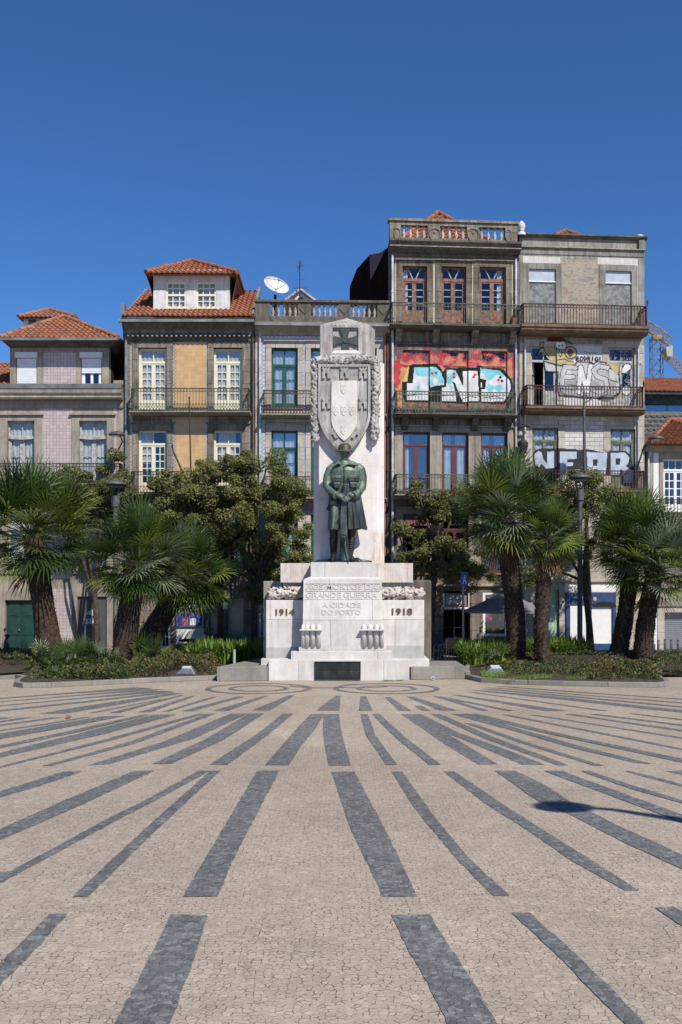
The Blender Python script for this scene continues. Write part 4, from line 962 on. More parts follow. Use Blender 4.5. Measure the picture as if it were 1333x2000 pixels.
def balcony(F, x0, x1, yr, ys0, ys1, d, im, slab, side=True, ornate=0., sp=.125, corb=(), label=None, edge=.0, ring_band=True, post=.02, cap=None, cm=None):
    """stone slab on corbels with an iron railing; px columns x0..x1, rail top yr, slab ys0..ys1, all seen on the outer plane"""
    v = -d; a, b = F.x(x0, v), F.x(x1, v); xm = (x0+x1)/2; zr, z1, z0 = (F.z(xm, q, v) for q in (yr, ys0, ys1))
    m = MB(); t = z1-z0
    prof = [(0, z1), (d+.04, z1), (d+.04, z1-t*.3), (d-.02, z1-t*.4), (d-.02, z1-t*.62), (d-.14, z0), (0, z0)]
    n = len(prof); m.add([(u_, -o_, z_) for u_ in (a-.04, b+.04) for o_, z_ in prof], [tuple(range(n)), tuple(range(n, 2*n))[::-1]]+[(i, i+n, (i+1) % n+n, (i+1) % n) for i in range(n)])
    bal = F.part(m, 'balcony', slab, label=label)
    if corb:
        for px in corb:
            k = MB(); c = F.x(px); w = .13
            pr = [(0, z0), (d-.2, z0), (d-.24, z0-.08), (d*.45, z0-.16), (.14, z0-.34), (.08, z0-.46), (0, z0-.48)]; nn = len(pr)
            k.add([(u_, -o_, z_) for u_ in (c-w, c+w) for o_, z_ in pr], [tuple(range(nn)), tuple(range(nn, 2*nn))[::-1]]+[(i, i+nn, (i+1) % nn+nn, (i+1) % nn) for i in range(nn)])
            k.build('corbel', cm or slab, bal, bevel=.015)
    r = MB(); h = zr-z1; e = .05
    A, B = a+e, b-e; D = -d+e
    runs = [((A, D), (B, D))]+([((A, 0), (A, D)), ((B, D), (B, 0))] if side else [])
    for (p, q) in runs:
        L = math.dist(p, q); n = max(1, int(L/sp)); dx, dy = (q[0]-p[0])/L, (q[1]-p[1])/L
        def bar(zz, hh, ww, off=0): r.rbox(((p[0]+q[0])/2, (p[1]+q[1])/2+off, zz), (L if abs(dx) > .5 else ww, ww if abs(dx) > .5 else L, hh))
        bar(zr-.015, .03, .05); bar(z1+.05, .03, .035)
        if ring_band: bar(zr-.15, .02, .03)
        if ornate: bar(z1+h*ornate, .022, .03)
        for i in range(n+1):
            x, y = p[0]+(q[0]-p[0])*i/n, p[1]+(q[1]-p[1])*i/n
            w = post*(2.2 if i in (0, n) else 1)
            r.box(x-w/2, x+w/2, y-w/2, y+w/2, z1, zr-.03)
            if i < n:
                cx, cy = x+(q[0]-p[0])/n/2, y+(q[1]-p[1])/n/2; s_ = L/n
                if ring_band:
                    for k in range(6):
                        t0, t1 = k*PI/3, (k+1)*PI/3; rr = min(s_*.4, .05)
                        r.tube([(cx+dx*rr*cos(t0), cy+dy*rr*cos(t0), zr-.085+rr*sin(t0)), (cx+dx*rr*cos(t1), cy+dy*rr*cos(t1), zr-.085+rr*sin(t1))], .007, 3, cap=False)
                if ornate:
                    zz0, zz1 = z1+.07, z1+h*ornate; nz = max(1, int((zz1-zz0)/.13))
                    for k in range(nz):
                        c0, c1 = zz0+(zz1-zz0)*k/nz, zz0+(zz1-zz0)*(k+1)/nz
                        for sg in (-1, 1): r.tube([(cx-dx*s_/2*sg, cy-dy*s_/2*sg, c0), (cx+dx*s_/2*sg, cy+dy*s_/2*sg, c1)], .009, 3, cap=False)
    r.build('railing', im, bal)
    return bal
def pipe(F, px0, py0, py1, mat, r=.05, v=-.09, name='downpipe', head=True):
    m = MB(); x = F.x(px0, v); z0, z1 = F.z(px0, py1, v), F.z(px0, py0, v); m.tube([(x, v, z0), (x, v, z1)], r, 8)
    for k in range(int((z1-z0)/1.8)+1): m.tube([(x, v, z0+k*1.8+.3), (x, v, z0+k*1.8+.38)], r*1.3, 8)
    return F.part(m, name, mat)
def roof_plane(F, pts, e0, e1, name, mat, parent=None, tw=.22, row=.36, amp=.035, th=.05):
    """clay tiles on the polygon pts (3-D, local); e0-e1 is its eave"""
    e0, e1 = Vector(e0), Vector(e1); ex = (e1-e0).normalized(); P3 = [Vector(p) for p in pts]
    nrm = None; far = max(P3, key=lambda p: ((p-e0)-ex*(p-e0).dot(ex)).length); up = ((far-e0)-ex*(far-e0).dot(ex)).normalized(); nrm = ex.cross(up).normalized()
    if nrm.z < 0: nrm = -nrm
    poly = [((p-e0).dot(ex), (p-e0).dot(up)) for p in P3]
    s0, s1 = min(p[0] for p in poly), max(p[0] for p in poly); t1 = max(p[1] for p in poly)
    def inside(x, y):
        c = False; n = len(poly)
        for i in range(n):
            (xa, ya), (xb, yb) = poly[i], poly[(i+1) % n]
            if (ya > y) != (yb > y) and x < (xb-xa)*(y-ya)/(yb-ya)+xa: c = not c
        return c
    m = MB(); ds = tw/4; ns = int((s1-s0)/ds)+1; nt = max(1, int(t1/row)+1)
    for j in range(nt):
        ya, yb = j*row, min((j+1)*row, t1+.01); ym = (ya+yb)/2; vs = []; idx = {}
        for i in range(ns+1):
            s = s0+i*ds; w = amp*cos(2*PI*i/4)
            jit = .008*sin(i//4*12.9+j*7.1)
            for (yy, hh) in ((ya-.04, amp*1.2+.02+jit), (yb, .012+jit)):
                vs.append(e0+ex*s+up*yy+nrm*(w+hh))
            q = e0+ex*s+up*(ya-.04)+nrm*(w*.6+jit-.01); vs.append(q)
        fs = []
        for i in range(ns):
            if not (inside(s0+(i+.5)*ds, ym)): continue
            fs += [(3*i, 3*i+3, 3*i+4, 3*i+1), (3*i+2, 3*i+5, 3*i+3, 3*i)]
        if fs: m.add(vs, fs, 0, False)
    m.add([p-nrm*.06 for p in P3], [tuple(range(len(P3)))])
    return F.part(m, name, mat, parent)
def ridges(F, lines, mat, parent, name='ridge_tiles', r=.1):
    m = MB(); rr = random.Random(9)
    for a, b in lines:
        a, b = Vector(a), Vector(b); L = (b-a).length; n = max(1, int(L/.36))
        for k in range(n):
            p, q = a.lerp(b, k/n), a.lerp(b, (k+1.12)/n if k < n-1 else 1); o = Vector((0, 0, .03+rr.uniform(0, .015)))
            m.tube([p+o, q+o], [r*1.06, r*.85], 8)
    return F.part(m, name, mat, parent)
def hip_roof(F, u0, u1, v0, v1, ze, apex, mat, ridge, name='roof', tw=.22, ridge2=None):
    """four planes up to apex (or to a ridge from apex to ridge2)"""
    A, B, Cc, D = (u0, v0, ze), (u1, v0, ze), (u1, v1, ze), (u0, v1, ze); ap = apex; bp = ridge2 or apex
    rt = roof_plane(F, [A, B, ap] if not ridge2 else [A, B, ap], A, B, name, mat, tw=tw)
    roof_plane(F, [B, Cc, bp, ap] if ridge2 else [B, Cc, ap], B, Cc, 'roof_slope', mat, rt, tw)
    roof_plane(F, [D, A, ap, bp] if ridge2 else [D, A, ap], D, A, 'roof_slope', mat, rt, tw)
    ridges(F, [(A, ap), (B, ap)]+([(ap, bp)] if ridge2 else []), ridge, rt)
    return rt
def baluster(m, x, y, z0, z1, s=1.):
    h = z1-z0; m.lathe([(.05*s, 0), (.05*s, h*.08), (.028*s, h*.12), (.065*s, h*.30), (.06*s, h*.42), (.03*s, h*.62), (.03*s, h*.84), (.05*s, h*.9), (.05*s, h)], (x, y, z0), 10)
def inpoly(p, poly):
    x, y = p; c = False; n = len(poly)
    for i in range(n):
        (xa, ya), (xb, yb) = poly[i], poly[(i+1) % n]
        if (ya > y) != (yb > y) and x < (xb-xa)*(y-ya)/(yb-ya)+xa: c = not c
    return c
def dseg(p, a, b):
    vx, vy = b[0]-a[0], b[1]-a[1]; L = vx*vx+vy*vy; t = max(0, min(1, ((p[0]-a[0])*vx+(p[1]-a[1])*vy)/L)) if L else 0
    return math.hypot(p[0]-a[0]-t*vx, p[1]-a[1]-t*vy)
def paint(F, box, shapes, mats, name, label, vfun, parent=None, cell=.02, soft=None):
    """spray paint laid on the wall: fine cells, each the colour of the last shape over it, following the wall's steps (vfun)"""
    x0, y0, x1, y1 = box; u0, u1, z0, z1 = F.rect(x0, y0, x1, y1)
    nu, nz = int((u1-u0)/cell), int((z1-z0)/cell); r = random.Random(5)
    pre = []
    for s in shapes:
        pts = s[1]; w = s[2] if s[0] == 'l' else 0
        pre.append((s, min(p[0] for p in pts)-w, max(p[0] for p in pts)+w, min(p[1] for p in pts)-w, max(p[1] for p in pts)+w))
    vs = []; fs = []; mi = []
    for j in range(nz):
        z = z1-(j+.5)*cell
        for i in range(nu):
            u = u0+(i+.5)*cell; px = x0+(x1-x0)*(i+.5)/nu; py = y0+(y1-y0)*(j+.5)/nz; hit = None
            for s, ax, bx, ay, by in reversed(pre):
                if not (ax <= px <= bx and ay <= py <= by): continue
                if s[0] == 'p' and inpoly((px, py), s[1]): hit = s[2]
                elif s[0] == 'l' and any(dseg((px, py), s[1][k], s[1][k+1]) < s[2] for k in range(len(s[1])-1)): hit = s[3]
                elif s[0] == 'c' and inpoly((px, py), s[1]):
                    hit = s[2](px, py, r)
                if hit is not None: break
            if hit is None: continue
            v = vfun(u, z); 
            if v is None: continue
            k = len(vs); h = cell/2+.0004; vs += [(u-h, v, z-h), (u+h, v, z-h), (u+h, v, z+h), (u-h, v, z+h)]; fs.append((k, k+1, k+2, k+3)); mi.append(hit)
    m = MB(); m.add(vs, fs, mi); return F.part(m, name, [M[q] for q in mats], parent, label=label)
GP, GR, GD = M['granite_plain'], M['granite'], M['granite_dark']
def zone_tiles(F, rects, k=1):
    """tile rectangles (photo px) become wall cells of material k"""
    rs = [F.rect(*r[:4])+((r[4] if len(r) > 4 else k),) for r in rects]
    def f(u, z):
        for a, b, c, d, q in rs:
            if a < u < b and c < z < d: return q
        return 0
    return ([q for r in rs for q in r[:2]], [q for r in rs for q in r[2:4]], f)
# ------------------------------------------------------------------ A: the low house with pink tiles
A = Facade('tiled_house', 'low granite house with pink ring-patterned tiles and white roller shutters, far left', -150, 40, 242.5, 40)
ops = []; wins = []
for x0, x1 in ((-125,-72), (15,68), (155,209)):
    for y0, y1 in ((822,938), (1000,1115)): wins.append((A.rect(x0, y0, x1, y1), y0))
dA = A.rect(10,1172,70,1282); dB = A.rect(151,1165,209,1282); dC = A.rect(-125,1172,-65,1282)
ops = [w[0] for w in wins]+[dA, dB, dC]
zt = A.z(100, 797)
tz = zone_tiles(A, [(80,797,142,1130), (222,797,229,1130), (-62,797,0,1130), (-150,797,-138,1130), (101,1150,141,1250), (-60,1150,-5,1250), (221,1172,229,1250)])
wall(A, 0, A.W, 0, A.z(100,757), ops, [GP, M['pink_tile'], M['dark']], tz, depth=9)
for r, y in wins:
    w = window(A, r, M['grey_paint'], trans=.27, tn=2, rows=2, kick=.12, curtain=[(0, 1)], mull=.2, fw=.06, tw=.14, gm=M['glass'])
    surround(A, w, r, .30, GP, top=.22, cap=.07, sill=.12)
    m = MB(); a, b, c, d = r; zz = d-(d-c)*.27
    for k in range(8): u_ = a+(b-a)*(k+.5)/8; m.box(a+(b-a)*k/8, a+(b-a)*(k+1)/8, .09-.05*sin(PI*(k+.5)/8), .17, zz-.05-.05*sin(PI*(k+.5)/8), zz+.05)
    m.build('transom_hood', M['grey_paint'], w)
zc = [A.z(100, q) for q in (797, 783, 779, 771, 757)]
profile(A, 0, A.W-.02, [(0,zc[0]-.0),(.08,zc[0]),(.10,zc[0]+.1),(.05,zc[1]),(.34,zc[1]+.02),(.38,zc[2]),(.34,zc[2]+.05),(.42,zc[3]),(.44,zc[4]-.12),(0,zc[4]-.1)], 'cornice', GP)
profile(A, 0, A.W-.02, [(0,zc[4]-.1),(.47,zc[4]-.12),(.50,zc[4]+.06),(.3,zc[4]+.10),(0,zc[4]+.1)], 'gutter', M['lead'])
balcony(A, -140, 236, 904, 944, 951, .55, M['iron'], GP, sp=.13)
panel_door(A, dA, M['dark_green_paint'], label='tall dark green double door behind the left palm'); panel_door(A, dC, M['dark_green_paint'])
# cash machine built into the doorway
m = MB(); a, b, c, d = dB; m.box(a, b, .10, .2, c, d); cm_ = m.build('cash_machine', M['charcoal'], A.root, label='dark grey cash machine panel with an ATM sign')
def arect(m, F, x0, y0, x1, y1, v0, v1, mi=0):
    a, b, c, d = F.rect(x0, y0, x1, y1); m.box(a, b, v0, v1, c, d, mi)
m = MB(); arect(m, A, 164, 1207, 195, 1219, .07, .10); s_ = m.build('sign_box', M['grey_metal'], cm_)
m = MB(); arect(m, A, 168, 1209, 191, 1217, .06, .07); m.build('sign_face', M['paper'], cm_)
def ftext(F, s, cx, cy, w, h, v, mat, parent, name='lettering', bold=.02, dep=.004):
    u_, z_ = F.q(cx, cy); k = F.x(cx+.5)-F.x(cx-.5); return text(s, 1, dep, mat, name, parent, (u_, v, z_), bold=bold, width=w*k, height=h*k)
ftext(A, 'ATM', 179.5, 1213, 19, 5.6, .054, M['black'], cm_)
m = MB(); arect(m, A, 165, 1221, 167, 1255, .05, .1); arect(m, A, 192, 1221, 194.5, 1255, .05, .1); arect(m, A, 165, 1253, 194.5, 1257, .0, .1); m.build('surround_frame', M['steel'], cm_)
m = MB(); arect(m, A, 167, 1222, 192, 1252, .092, .1); m.build('screen', M['black_plastic'], cm_)
m = MB(); k_ = [A.q(x, y) for x, y in ((168,1197),(180,1190),(190,1197),(180,1203))]; m.prism(k_, .09, .1); arect(m, A, 168, 1199, 191, 1200.5, .088, .1); m.build('emblem', M['pale_blue'], cm_)
# attic storey with its own hipped roof
s1 = A.rect(30,690,71,753); s2 = A.rect(157,690,198,753)
F = A; u0, u1 = A.x(18), A.x(212); zb, zw = A.z(100,757), A.z(100,678)
tzz = zone_tiles(A, [(83,686,147,755)])
at = wall(A, u0, u1, zb, zw+.1, [s1, s2], [GP, M['pink_tile'], M['dark']], tzz, v=.12, depth=5.5, name='attic_wall')
for k, r in enumerate((s1, s2)):
    a, b, c, d = r
    w = window(A, (a+.02, b-.02, c, d-.1), M['white_paint'], rec=.2, trans=0, rows=1, gm=M['glass_mid'])
    m = MB(); zlow = c+.02 if k == 0 else c+(d-c)*.42
    z_ = d-.18
    while z_ > zlow: m.box(a+.03, b-.03, .14, .17, z_-.058, z_-.006); m.box(a+.03, b-.03, .155, .165, z_-.068, z_-.050); z_ -= .066
    m.build('roller_shutter', M['shutter'], w)
    m = MB(); m.box(a-.03, b+.03, .02, .12, d-.16, d+.06); m.build('shutter_box', M['shutter'], w, bevel=.01)
    m = MB(); m.box(a-.05, b+.05, .06, .14, c-.05, c); m.build('sill', GP, w)
v0 = -.55; e0, e1 = A.x(-1, v0), A.x(231, v0); ze = A.z(100, 660, v0)
ap = ((A.x(125,2.6)), 2.6, A.z(125, 619, 2.6))
hip_roof(A, e0, e1, v0, 6.1, ze, ap, M['roof_old'], M['ridge'])
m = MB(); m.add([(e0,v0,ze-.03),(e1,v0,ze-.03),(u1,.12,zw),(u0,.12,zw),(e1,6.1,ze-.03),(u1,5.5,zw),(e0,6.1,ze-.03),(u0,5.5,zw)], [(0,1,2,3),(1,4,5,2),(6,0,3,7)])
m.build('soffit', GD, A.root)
m = MB(); m.box(e0, e1, v0-.07, v0+.02, ze-.1, ze+.0); m.build('gutter', M['lead'], A.root)
# rear lantern behind the attic roof
Fv = 8.; m = MB(); a_, b_ = A.x(47, Fv), A.x(135, Fv); z0_, z1_ = A.z(97,645,Fv)-1, A.z(97,622,Fv); m.box(a_, b_, Fv, Fv+2.5, z0_, z1_); m.build('lantern_wall', M['white_wall'], A.root)
m = MB(); m.box(A.x(56,Fv), A.x(71,Fv), Fv-.03, Fv, A.z(60,645,Fv), z1_-.06); m.build('lantern_window', M['glass_mid'], A.root)
hip_roof(A, A.x(36,Fv-.4), A.x(147,Fv-.4), Fv-.4, Fv+3, A.z(97,619,Fv-.4), (A.x(97,Fv+1), Fv+1, A.z(97,605,Fv+1)), M['roof_old'], M['ridge'], 'lantern_roof')
# lower main roof either side of the attic
zg = A.z(100,757)+.06
rt = roof_plane(A, [(0,.1,zg),(u0,.1,zg),(u0,3.6,zg+1.75),(0,3.6,zg+1.75)], (0,.1,zg), (u0,.1,zg), 'side_roof', M['roof_old'])
roof_plane(A, [(u1,.5,zg),(A.W-.3,.5,zg),(A.W-.3,2.2,zg+.9),(u1,2.2,zg+.9)], (u1,.5,zg), (A.W-.3,.5,zg), 'side_roof', M['roof_old'])
m = MB(); m.box(A.W-.42, A.W-.02, -.05, .5, zg-.1, zg+.22); m.build('parapet_block', GP, A.root, bevel=.02)
# ------------------------------------------------------------------ B: the ochre-tiled house
B = Facade('tiled_house', 'four-storey granite house with ochre tiles, cream windows and white dormer under orange roof', 243, 40, 497, 40.02)
u_ = B.W
rB = {}
for n_, (x0, x1) in enumerate(((270.5,327), (417.5,474))):
    for y0, y1 in ((680,800), (840,962), (1000,1118)): rB[(n_, y0)] = B.rect(x0, y0, x1, y1)
dG = B.rect(410,1168,476,1285); wG = B.rect(296,1200,334,1268); nb = None
tz = zone_tiles(B, [(344,668,402,1140), (344,1140,402,1190), (337,668,344,1190,2), (402,668,408,1190,2), (254.5,668,259,1190,2), (487,820,491,1190,2)])
wall(B, 0, u_, 0, B.z(370,640), list(rB.values())+[dG, wG], [GR, M['yellow_tile'], M['strip_tile'], M['dark']], tz, depth=10)
for (n_, y0), r in rB.items():
    w = window(B, r, M['cream_paint'], trans=.22, tn=2, cols=2, rows=5, kick=.14, fw=.085, mull=.16, mt=.035, gm=M['glass_mid'], curtain=[(0, 1)] if y0 == 680 else ([(0,.45)] if n_ == 0 else [(.1,.8)]), cz=1. if y0 == 680 else .55)
    surround(B, w, r, .24, GR, top=.24, proud=.035, cap=.05 if y0 > 700 else .0, sill=.04)
profile(B, -.02, u_+.02, [(0,B.z(370,667)),(.07,B.z(370,667)),(.07,B.z(370,661)),(.16,B.z(370,657)),(.16,B.z(370,650)),(.22,B.z(370,646)),(.42,B.z(370,634)),(.50,B.z(370,627)),(0,B.z(370,627))], 'cornice', GD)
m = MB()
for k in range(26): x = .2+(u_-.4)*k/25; m.ball((x, -.2, B.z(370,658.5)), (.06,.07,.05), 8)
m.build('dentils', M['marble_old'], B.root)
m = MB(); m.box(-.1, u_+.05, -.62, -.48, B.z(370,629,-.55), B.z(370,624,-.55)); m.build('gutter', M['lead'], B.root)
balcony(B, 254.5, 487.5, 757, 803, 809, .62, M['iron_green'], GP, ornate=.32, sp=.12, post=.018)
balcony(B, 254.5, 487.5, 920, 963, 970, .62, M['iron'], GP, ornate=.32, sp=.12, post=.018)
pipe(B, 246.5, 632, 1284, M['lead'], .055); pipe(B, 493.5, 632, 1284, M['iron'], .04)
# big roof, dormer
zr0 = B.z(370, 624)+.02; vt = 3.2; zr1 = B.z(370, 568, vt)
rt = roof_plane(B, [(.05,-.5,zr0),(u_+.02,-.5,zr0),(u_-.05,vt,zr1),(.35,vt,zr1)], (.05,-.5,zr0), (u_,-.5,zr0), 'roof', M['roof_new'], tw=.2)
roof_plane(B, [(u_,10,zr0),(.05,10,zr0),(.35,vt,zr1),(u_-.05,vt,zr1)], (u_,10,zr0), (.05,10,zr0), 'roof_slope', M['roof_new'], rt)
m = MB(); m.box(-.04, .1, -.45, .0, zr0, zr0+.5); 
m.add([(-.02,-.45,zr0),(.08,-.45,zr0),(.38,vt,zr1+.15),(.28,vt,zr1+.15)], [(0,1,2,3)]); m.build('verge_flashing', M['lead'], rt); m = MB()
m.add([(u_-.08,-.45,zr0+.1),(u_+.03,-.45,zr0+.1),(u_+.03,vt,zr1+.2),(u_-.08,vt,zr1+.2),(u_+.03,-.45,zr0-.1),(u_+.03,vt,zr1-.1)], [(0,1,2,3),(1,4,5,2)])
m.build('verge_flashing', M['lead'], rt)
dv = .35; du0, du1 = B.x(300,dv), B.x(449,dv); dz0, dz1 = B.z(370,618,dv), B.z(370,541,dv)
w1, w2 = B.rect(325,551,364,601,dv), B.rect(384,551,423,601,dv)
wall(B, du0, du1, dz0-.1, dz1+.3, [w1, w2], [M['dormer'], M['dark']], None, v=dv, depth=4.5, name='dormer_wall')
for r in (w1, w2):
    a, b, c, d = r; m = MB(); y = dv+.03; g = MB()
    for q in ((a,a+.07,c,d),(b-.07,b,c,d),(a+.07,b-.07,d-.07,d),(a+.07,b-.07,c,c+.06)): m.box(q[0], q[1], y, y+.07, q[2], q[3])
    zm = (c+d)/2; m.box(a+.07, b-.07, y-.012, y+.06, zm-.04, zm+.04)
    for k in (1, 2): x = a+(b-a)*k/3; m.box(x-.018, x+.018, y+.012, y+.05, c+.06, zm-.04); m.box(x-.018, x+.018, y+.012, y+.05, zm+.04, d-.07)
    for zz in (c+(zm-c)*.52, zm+(d-zm)*.52): m.box(a+.07, b-.07, y+.014, y+.048, zz-.018, zz+.018)
    o = m.build('sash_window', M['cream_paint'], B.root); g.add([(a,y+.045,c),(b,y+.045,c),(b,y+.045,d),(a,y+.045,d)], [(0,1,2,3)]); g.build('pane', M['glass_mid'], o)
    k = MB(); k.box(a, b, y+.2, y+.22, c, d); k.build('curtain', M['curtain'], o)
    k = MB(); k.box(a-.06, b+.06, dv-.07, dv, c-.06, c); k.build('sill', M['cream_paint'], o)
ev = dv-.42; ea, eb = B.x(285,ev), B.x(464,ev); ez = B.z(370,533,ev)
hip_roof(B, ea, eb, ev, 5, ez, (B.x(375,2.3), 2.3, B.z(375,510,2.3)), M['roof_new'], M['roof_new'], 'dormer_roof')
m = MB(); zz = dz1+.05; m.add([(ea,ev,ez-.05),(eb,ev,ez-.05),(du1,dv,zz),(du0,dv,zz),(eb,5,ez-.05),(du1,4.5,zz-.0),(ea,5,ez-.05),(du0,4.5,zz)], [(0,1,2,3),(1,4,5,2),(6,0,3,7)])
m.add([(ea,ev,ez-.05),(ea+.1,ev+.2,ez-.4),(du0,dv+.3,dz0+.5),(du0,2.5,dz0+1.2),(ea,2.5,ez-.05)], [(0,1,2,3,4)]); m.add([(eb,ev,ez-.05),(eb-.1,ev+.2,ez-.4),(du1,dv+.3,dz0+.5),(du1,2.5,dz0+1.2),(eb,2.5,ez-.05)], [(4,3,2,1,0)])
m.build('dormer_eaves', M['ridge'], B.root)
# ground floor: notice case, grille window, green door
w = window(B, wG, M['white_paint'], trans=0, cols=2, rows=3, fw=.06, mull=.08, gm=M['glass_mid'], rec=.08)
m = MB(); arect(m, B, 345, 1196, 399, 1225, -.09, 0); nbx = m.build('notice_case', M['steel'], B.root, bevel=.01, label='blue felt notice case with two sheets of paper')
m = MB(); arect(m, B, 349, 1200, 396, 1222, -.094, -.09); m.build('felt_back', M['notice_blue'], nbx)
m = MB(); arect(m, B, 357.5, 1206, 368, 1221, -.098, -.094); m.build('notice', M['paper_red'], nbx); m = MB(); arect(m, B, 372, 1207, 383, 1221, -.098, -.094); m.build('notice', M['paper'], nbx)
m = MB(); arect(m, B, 344, 1226, 399, 1258, -.02, 0); m.build('whitewashed_patch', M['white_wall'], B.root)
m = MB(); arect(m, B, 403, 1213, 407, 1224, -.05, 0); m.build('intercom', M['steel'], B.root)
a, b, c, d = dG; m = MB(); 
for k in range(2):
    l = a+(b-a)*k/2; r_ = l+(b-a)/2; m.box(l+.01, r_-.01, .14, .19, c, d)
    m.box(l+.12, r_-.12, .12, .14, c+.2, c+(d-c)*.38); m.box(l+.12, r_-.12, .12, .14, c+(d-c)*.44, d-.15)
gd = m.build('door', M['green_glass'], B.root, bevel=.005, label='tall glossy green double door'); m = MB(); m.tube([((a+b)/2+.1,.08,c+1),((a+b)/2+.1,.08,c+1.5)], .02, 6); m.build('handle', M['steel'], gd)
# ------------------------------------------------------------------ C: blue-tiled house behind the memorial
Cc = Facade('tiled_house', 'house with green French windows and blue patterned tiles, directly behind the memorial', 499, 40.05, 761, 40.25)
F = Cc; u_ = F.W
rC = {}
for n_, (x0, x1) in enumerate(((530.5,582), (607.5,659), (684.5,736))):
    for y0, y1 in ((680,796), (841,962), (1005,1110)): rC[(n_, y0)] = F.rect(x0, y0, x1, y1)
dc = [F.rect(x0, 1170, x1, 1284) for x0, x1 in ((530,582), (607,659), (684,736))]
tz = zone_tiles(F, [(510,657,752,668), (510,668,517.5,1150), (592,672,596,1150), (669,672,673,1150), (745,668,751,1150)])
wall(F, 0, u_, 0, F.z(630,640), list(rC.values())+dc, [M['granite_pale'], M['blue_tile'], M['dark']], tz, depth=10)
for (n_, y0), r in rC.items():
    w = window(F, r, M['green_paint'], trans=.28, tn=2, cols=1, rows=3, kick=.06, fw=.075, mull=.15, gm=M['glass_blue'], curtain=[(0, 1)], cz=1.)
    surround(F, w, r, .22, M['granite_pale'], top=.26, proud=.02, cap=.03, sill=.05)
for r in dc: panel_door(F, r, M['green_paint'])
profile(F, 0, u_, [(0,F.z(630,657)),(.08,F.z(630,656)),(.12,F.z(630,651)),(.34,F.z(630,642)),(.40,F.z(630,634)),(0,F.z(630,634))], 'cornice', GP)
m = MB(); m.box(0, u_, -.48, -.38, F.z(630,637,-.4), F.z(630,632,-.4)); m.build('gutter', M['lead'], F.root)
zb, zt = F.z(630,632), F.z(630,588); m = MB(); op = [F.rect(x0, 594, x1, 619) for x0, x1 in ((528,583), (608,661), (685,737))]
y0, y1 = -.12, .12; o0, o1 = op[0][2], op[0][3]
m.box(0, u_, y0-.03, y1, zb, o0); m.box(0, u_, y0, y1, o1, zt-.1); m.box(-.02, u_, y0-.06, y1+.04, zt-.1, zt)
xs = [0]+[q for r in op for q in r[:2]]+[u_]
for k in range(0, len(xs), 2):
    m.box(xs[k], xs[k+1], y0, y1, o0, o1)
    cx_ = (xs[k]+xs[k+1])/2; s_ = .22; zc_ = (o0+o1)/2+.05
    if k: m.prism([(cx_-s_, zc_), (cx_, zc_-s_), (cx_+s_, zc_), (cx_+s_-.05, zc_+.02), (cx_, zc_-s_+.07), (cx_-s_+.05, zc_+.02)], y0-.03, y0)
pr = m.build('parapet', M['granite_dark'], F.root, bevel=.01)
for k, r in enumerate(op):
    for i in range(5): m = MB(); baluster(m, r[0]+(r[1]-r[0])*(i+.5)/5, 0, o0, o1, 1.15); m.build('baluster', GP, pr)
balcony(F, 513, 754, 762, 809, 815, .5, M['iron_rust'], GP, ornate=.3, sp=.12, post=.016)
balcony(F, 513, 754, 930, 972, 979, .5, M['iron_rust'], GP, ornate=.3, sp=.12, post=.016)
pipe(F, 508, 648, 1284, M['pipe_white'], .045); pipe(F, 757, 640, 1284, M['iron_rust'], .06); pipe(F, 752.5, 640, 1284, M['terracotta'], .03)
# little gabled skylight, roof plane
m = MB(); v_ = 3.; pts = [F.q(x, y, v_) for x, y in ((556,592),(587,569),(617,592))]; m.prism(pts, v_, v_+2); g_ = m.build('skylight_gable', M['white_wall'], F.root)
m = MB(); 
for a_, b_ in ((0,1),(1,2)): m.tube([(pts[a_][0], v_-.1, pts[a_][1]+.05), (pts[b_][0], v_-.1, pts[b_][1]+.05)], .07, 6)
m.build('bargeboard', M['grey_paint'], g_); m = MB(); q_ = [F.q(x, y, v_) for x, y in ((577,589),(587,579),(597,589))]; m.prism(q_, v_-.03, v_); m.build('vent', M['dark'], g_)
m = MB(); m.add([(0,.5,zb-.2),(u_,.5,zb-.2),(u_,9,zb+.1),(0,9,zb+.1)], [(0,1,2,3)]); m.build('flat_roof', M['asphalt'], F.root)
rt = roof_plane(F, [(1.2,2.2,zb-.1),(4.2,2.2,zb-.1),(3.4,4.5,zb+.9),(1.6,4.5,zb+.9)], (1.2,2.2,zb-.1), (4.2,2.2,zb-.1), 'roof', M['roof_old'])
# dish and aerial stand on the roof
dx, dz = F.q(538, 588, 1.); ds = thing('satellite_dish', 'large off-white satellite dish tilted on the parapet roof behind the memorial', 'satellite dish', tuple(F.root.matrix_basis@Vector((dx, 1., dz-.5))))
m = MB(); m.tube([(0,0,-.3),(0,0,.75)], .06, 8); m.build('mast', M['iron'], ds)
m = MB(); c_ = Vector((0,-.15,1.0)); nv = Vector((.45,-.72,.55)).normalized(); q1 = nv.cross(Vector((0,0,1))).normalized(); q2 = q1.cross(nv)
vs = []; R_ = .54
for i in range(7):
    r_ = R_*i/6
    for k in range(28): t = 2*PI*k/28; vs.append(c_+(q1*cos(t)*1.02+q2*sin(t)*.86)*max(r_, .001)+nv*(.16*(r_/R_)**2))
m.add(vs, [(i*28+k, i*28+(k+1) % 28, (i+1)*28+(k+1) % 28, (i+1)*28+k) for i in range(6) for k in range(28)], 0, True)
m.tube([vs[6*28+k] for k in list(range(28))+[0]], .014, 6)
m.build('reflector', M['dish'], ds)
m = MB(); f_ = c_+nv*.42
for k in (3, 12, 22): m.tube([vs[6*28+k], f_], .012, 5)
m.ball(f_, .05, 8); m.build('feed_arm', M['steel'], ds)
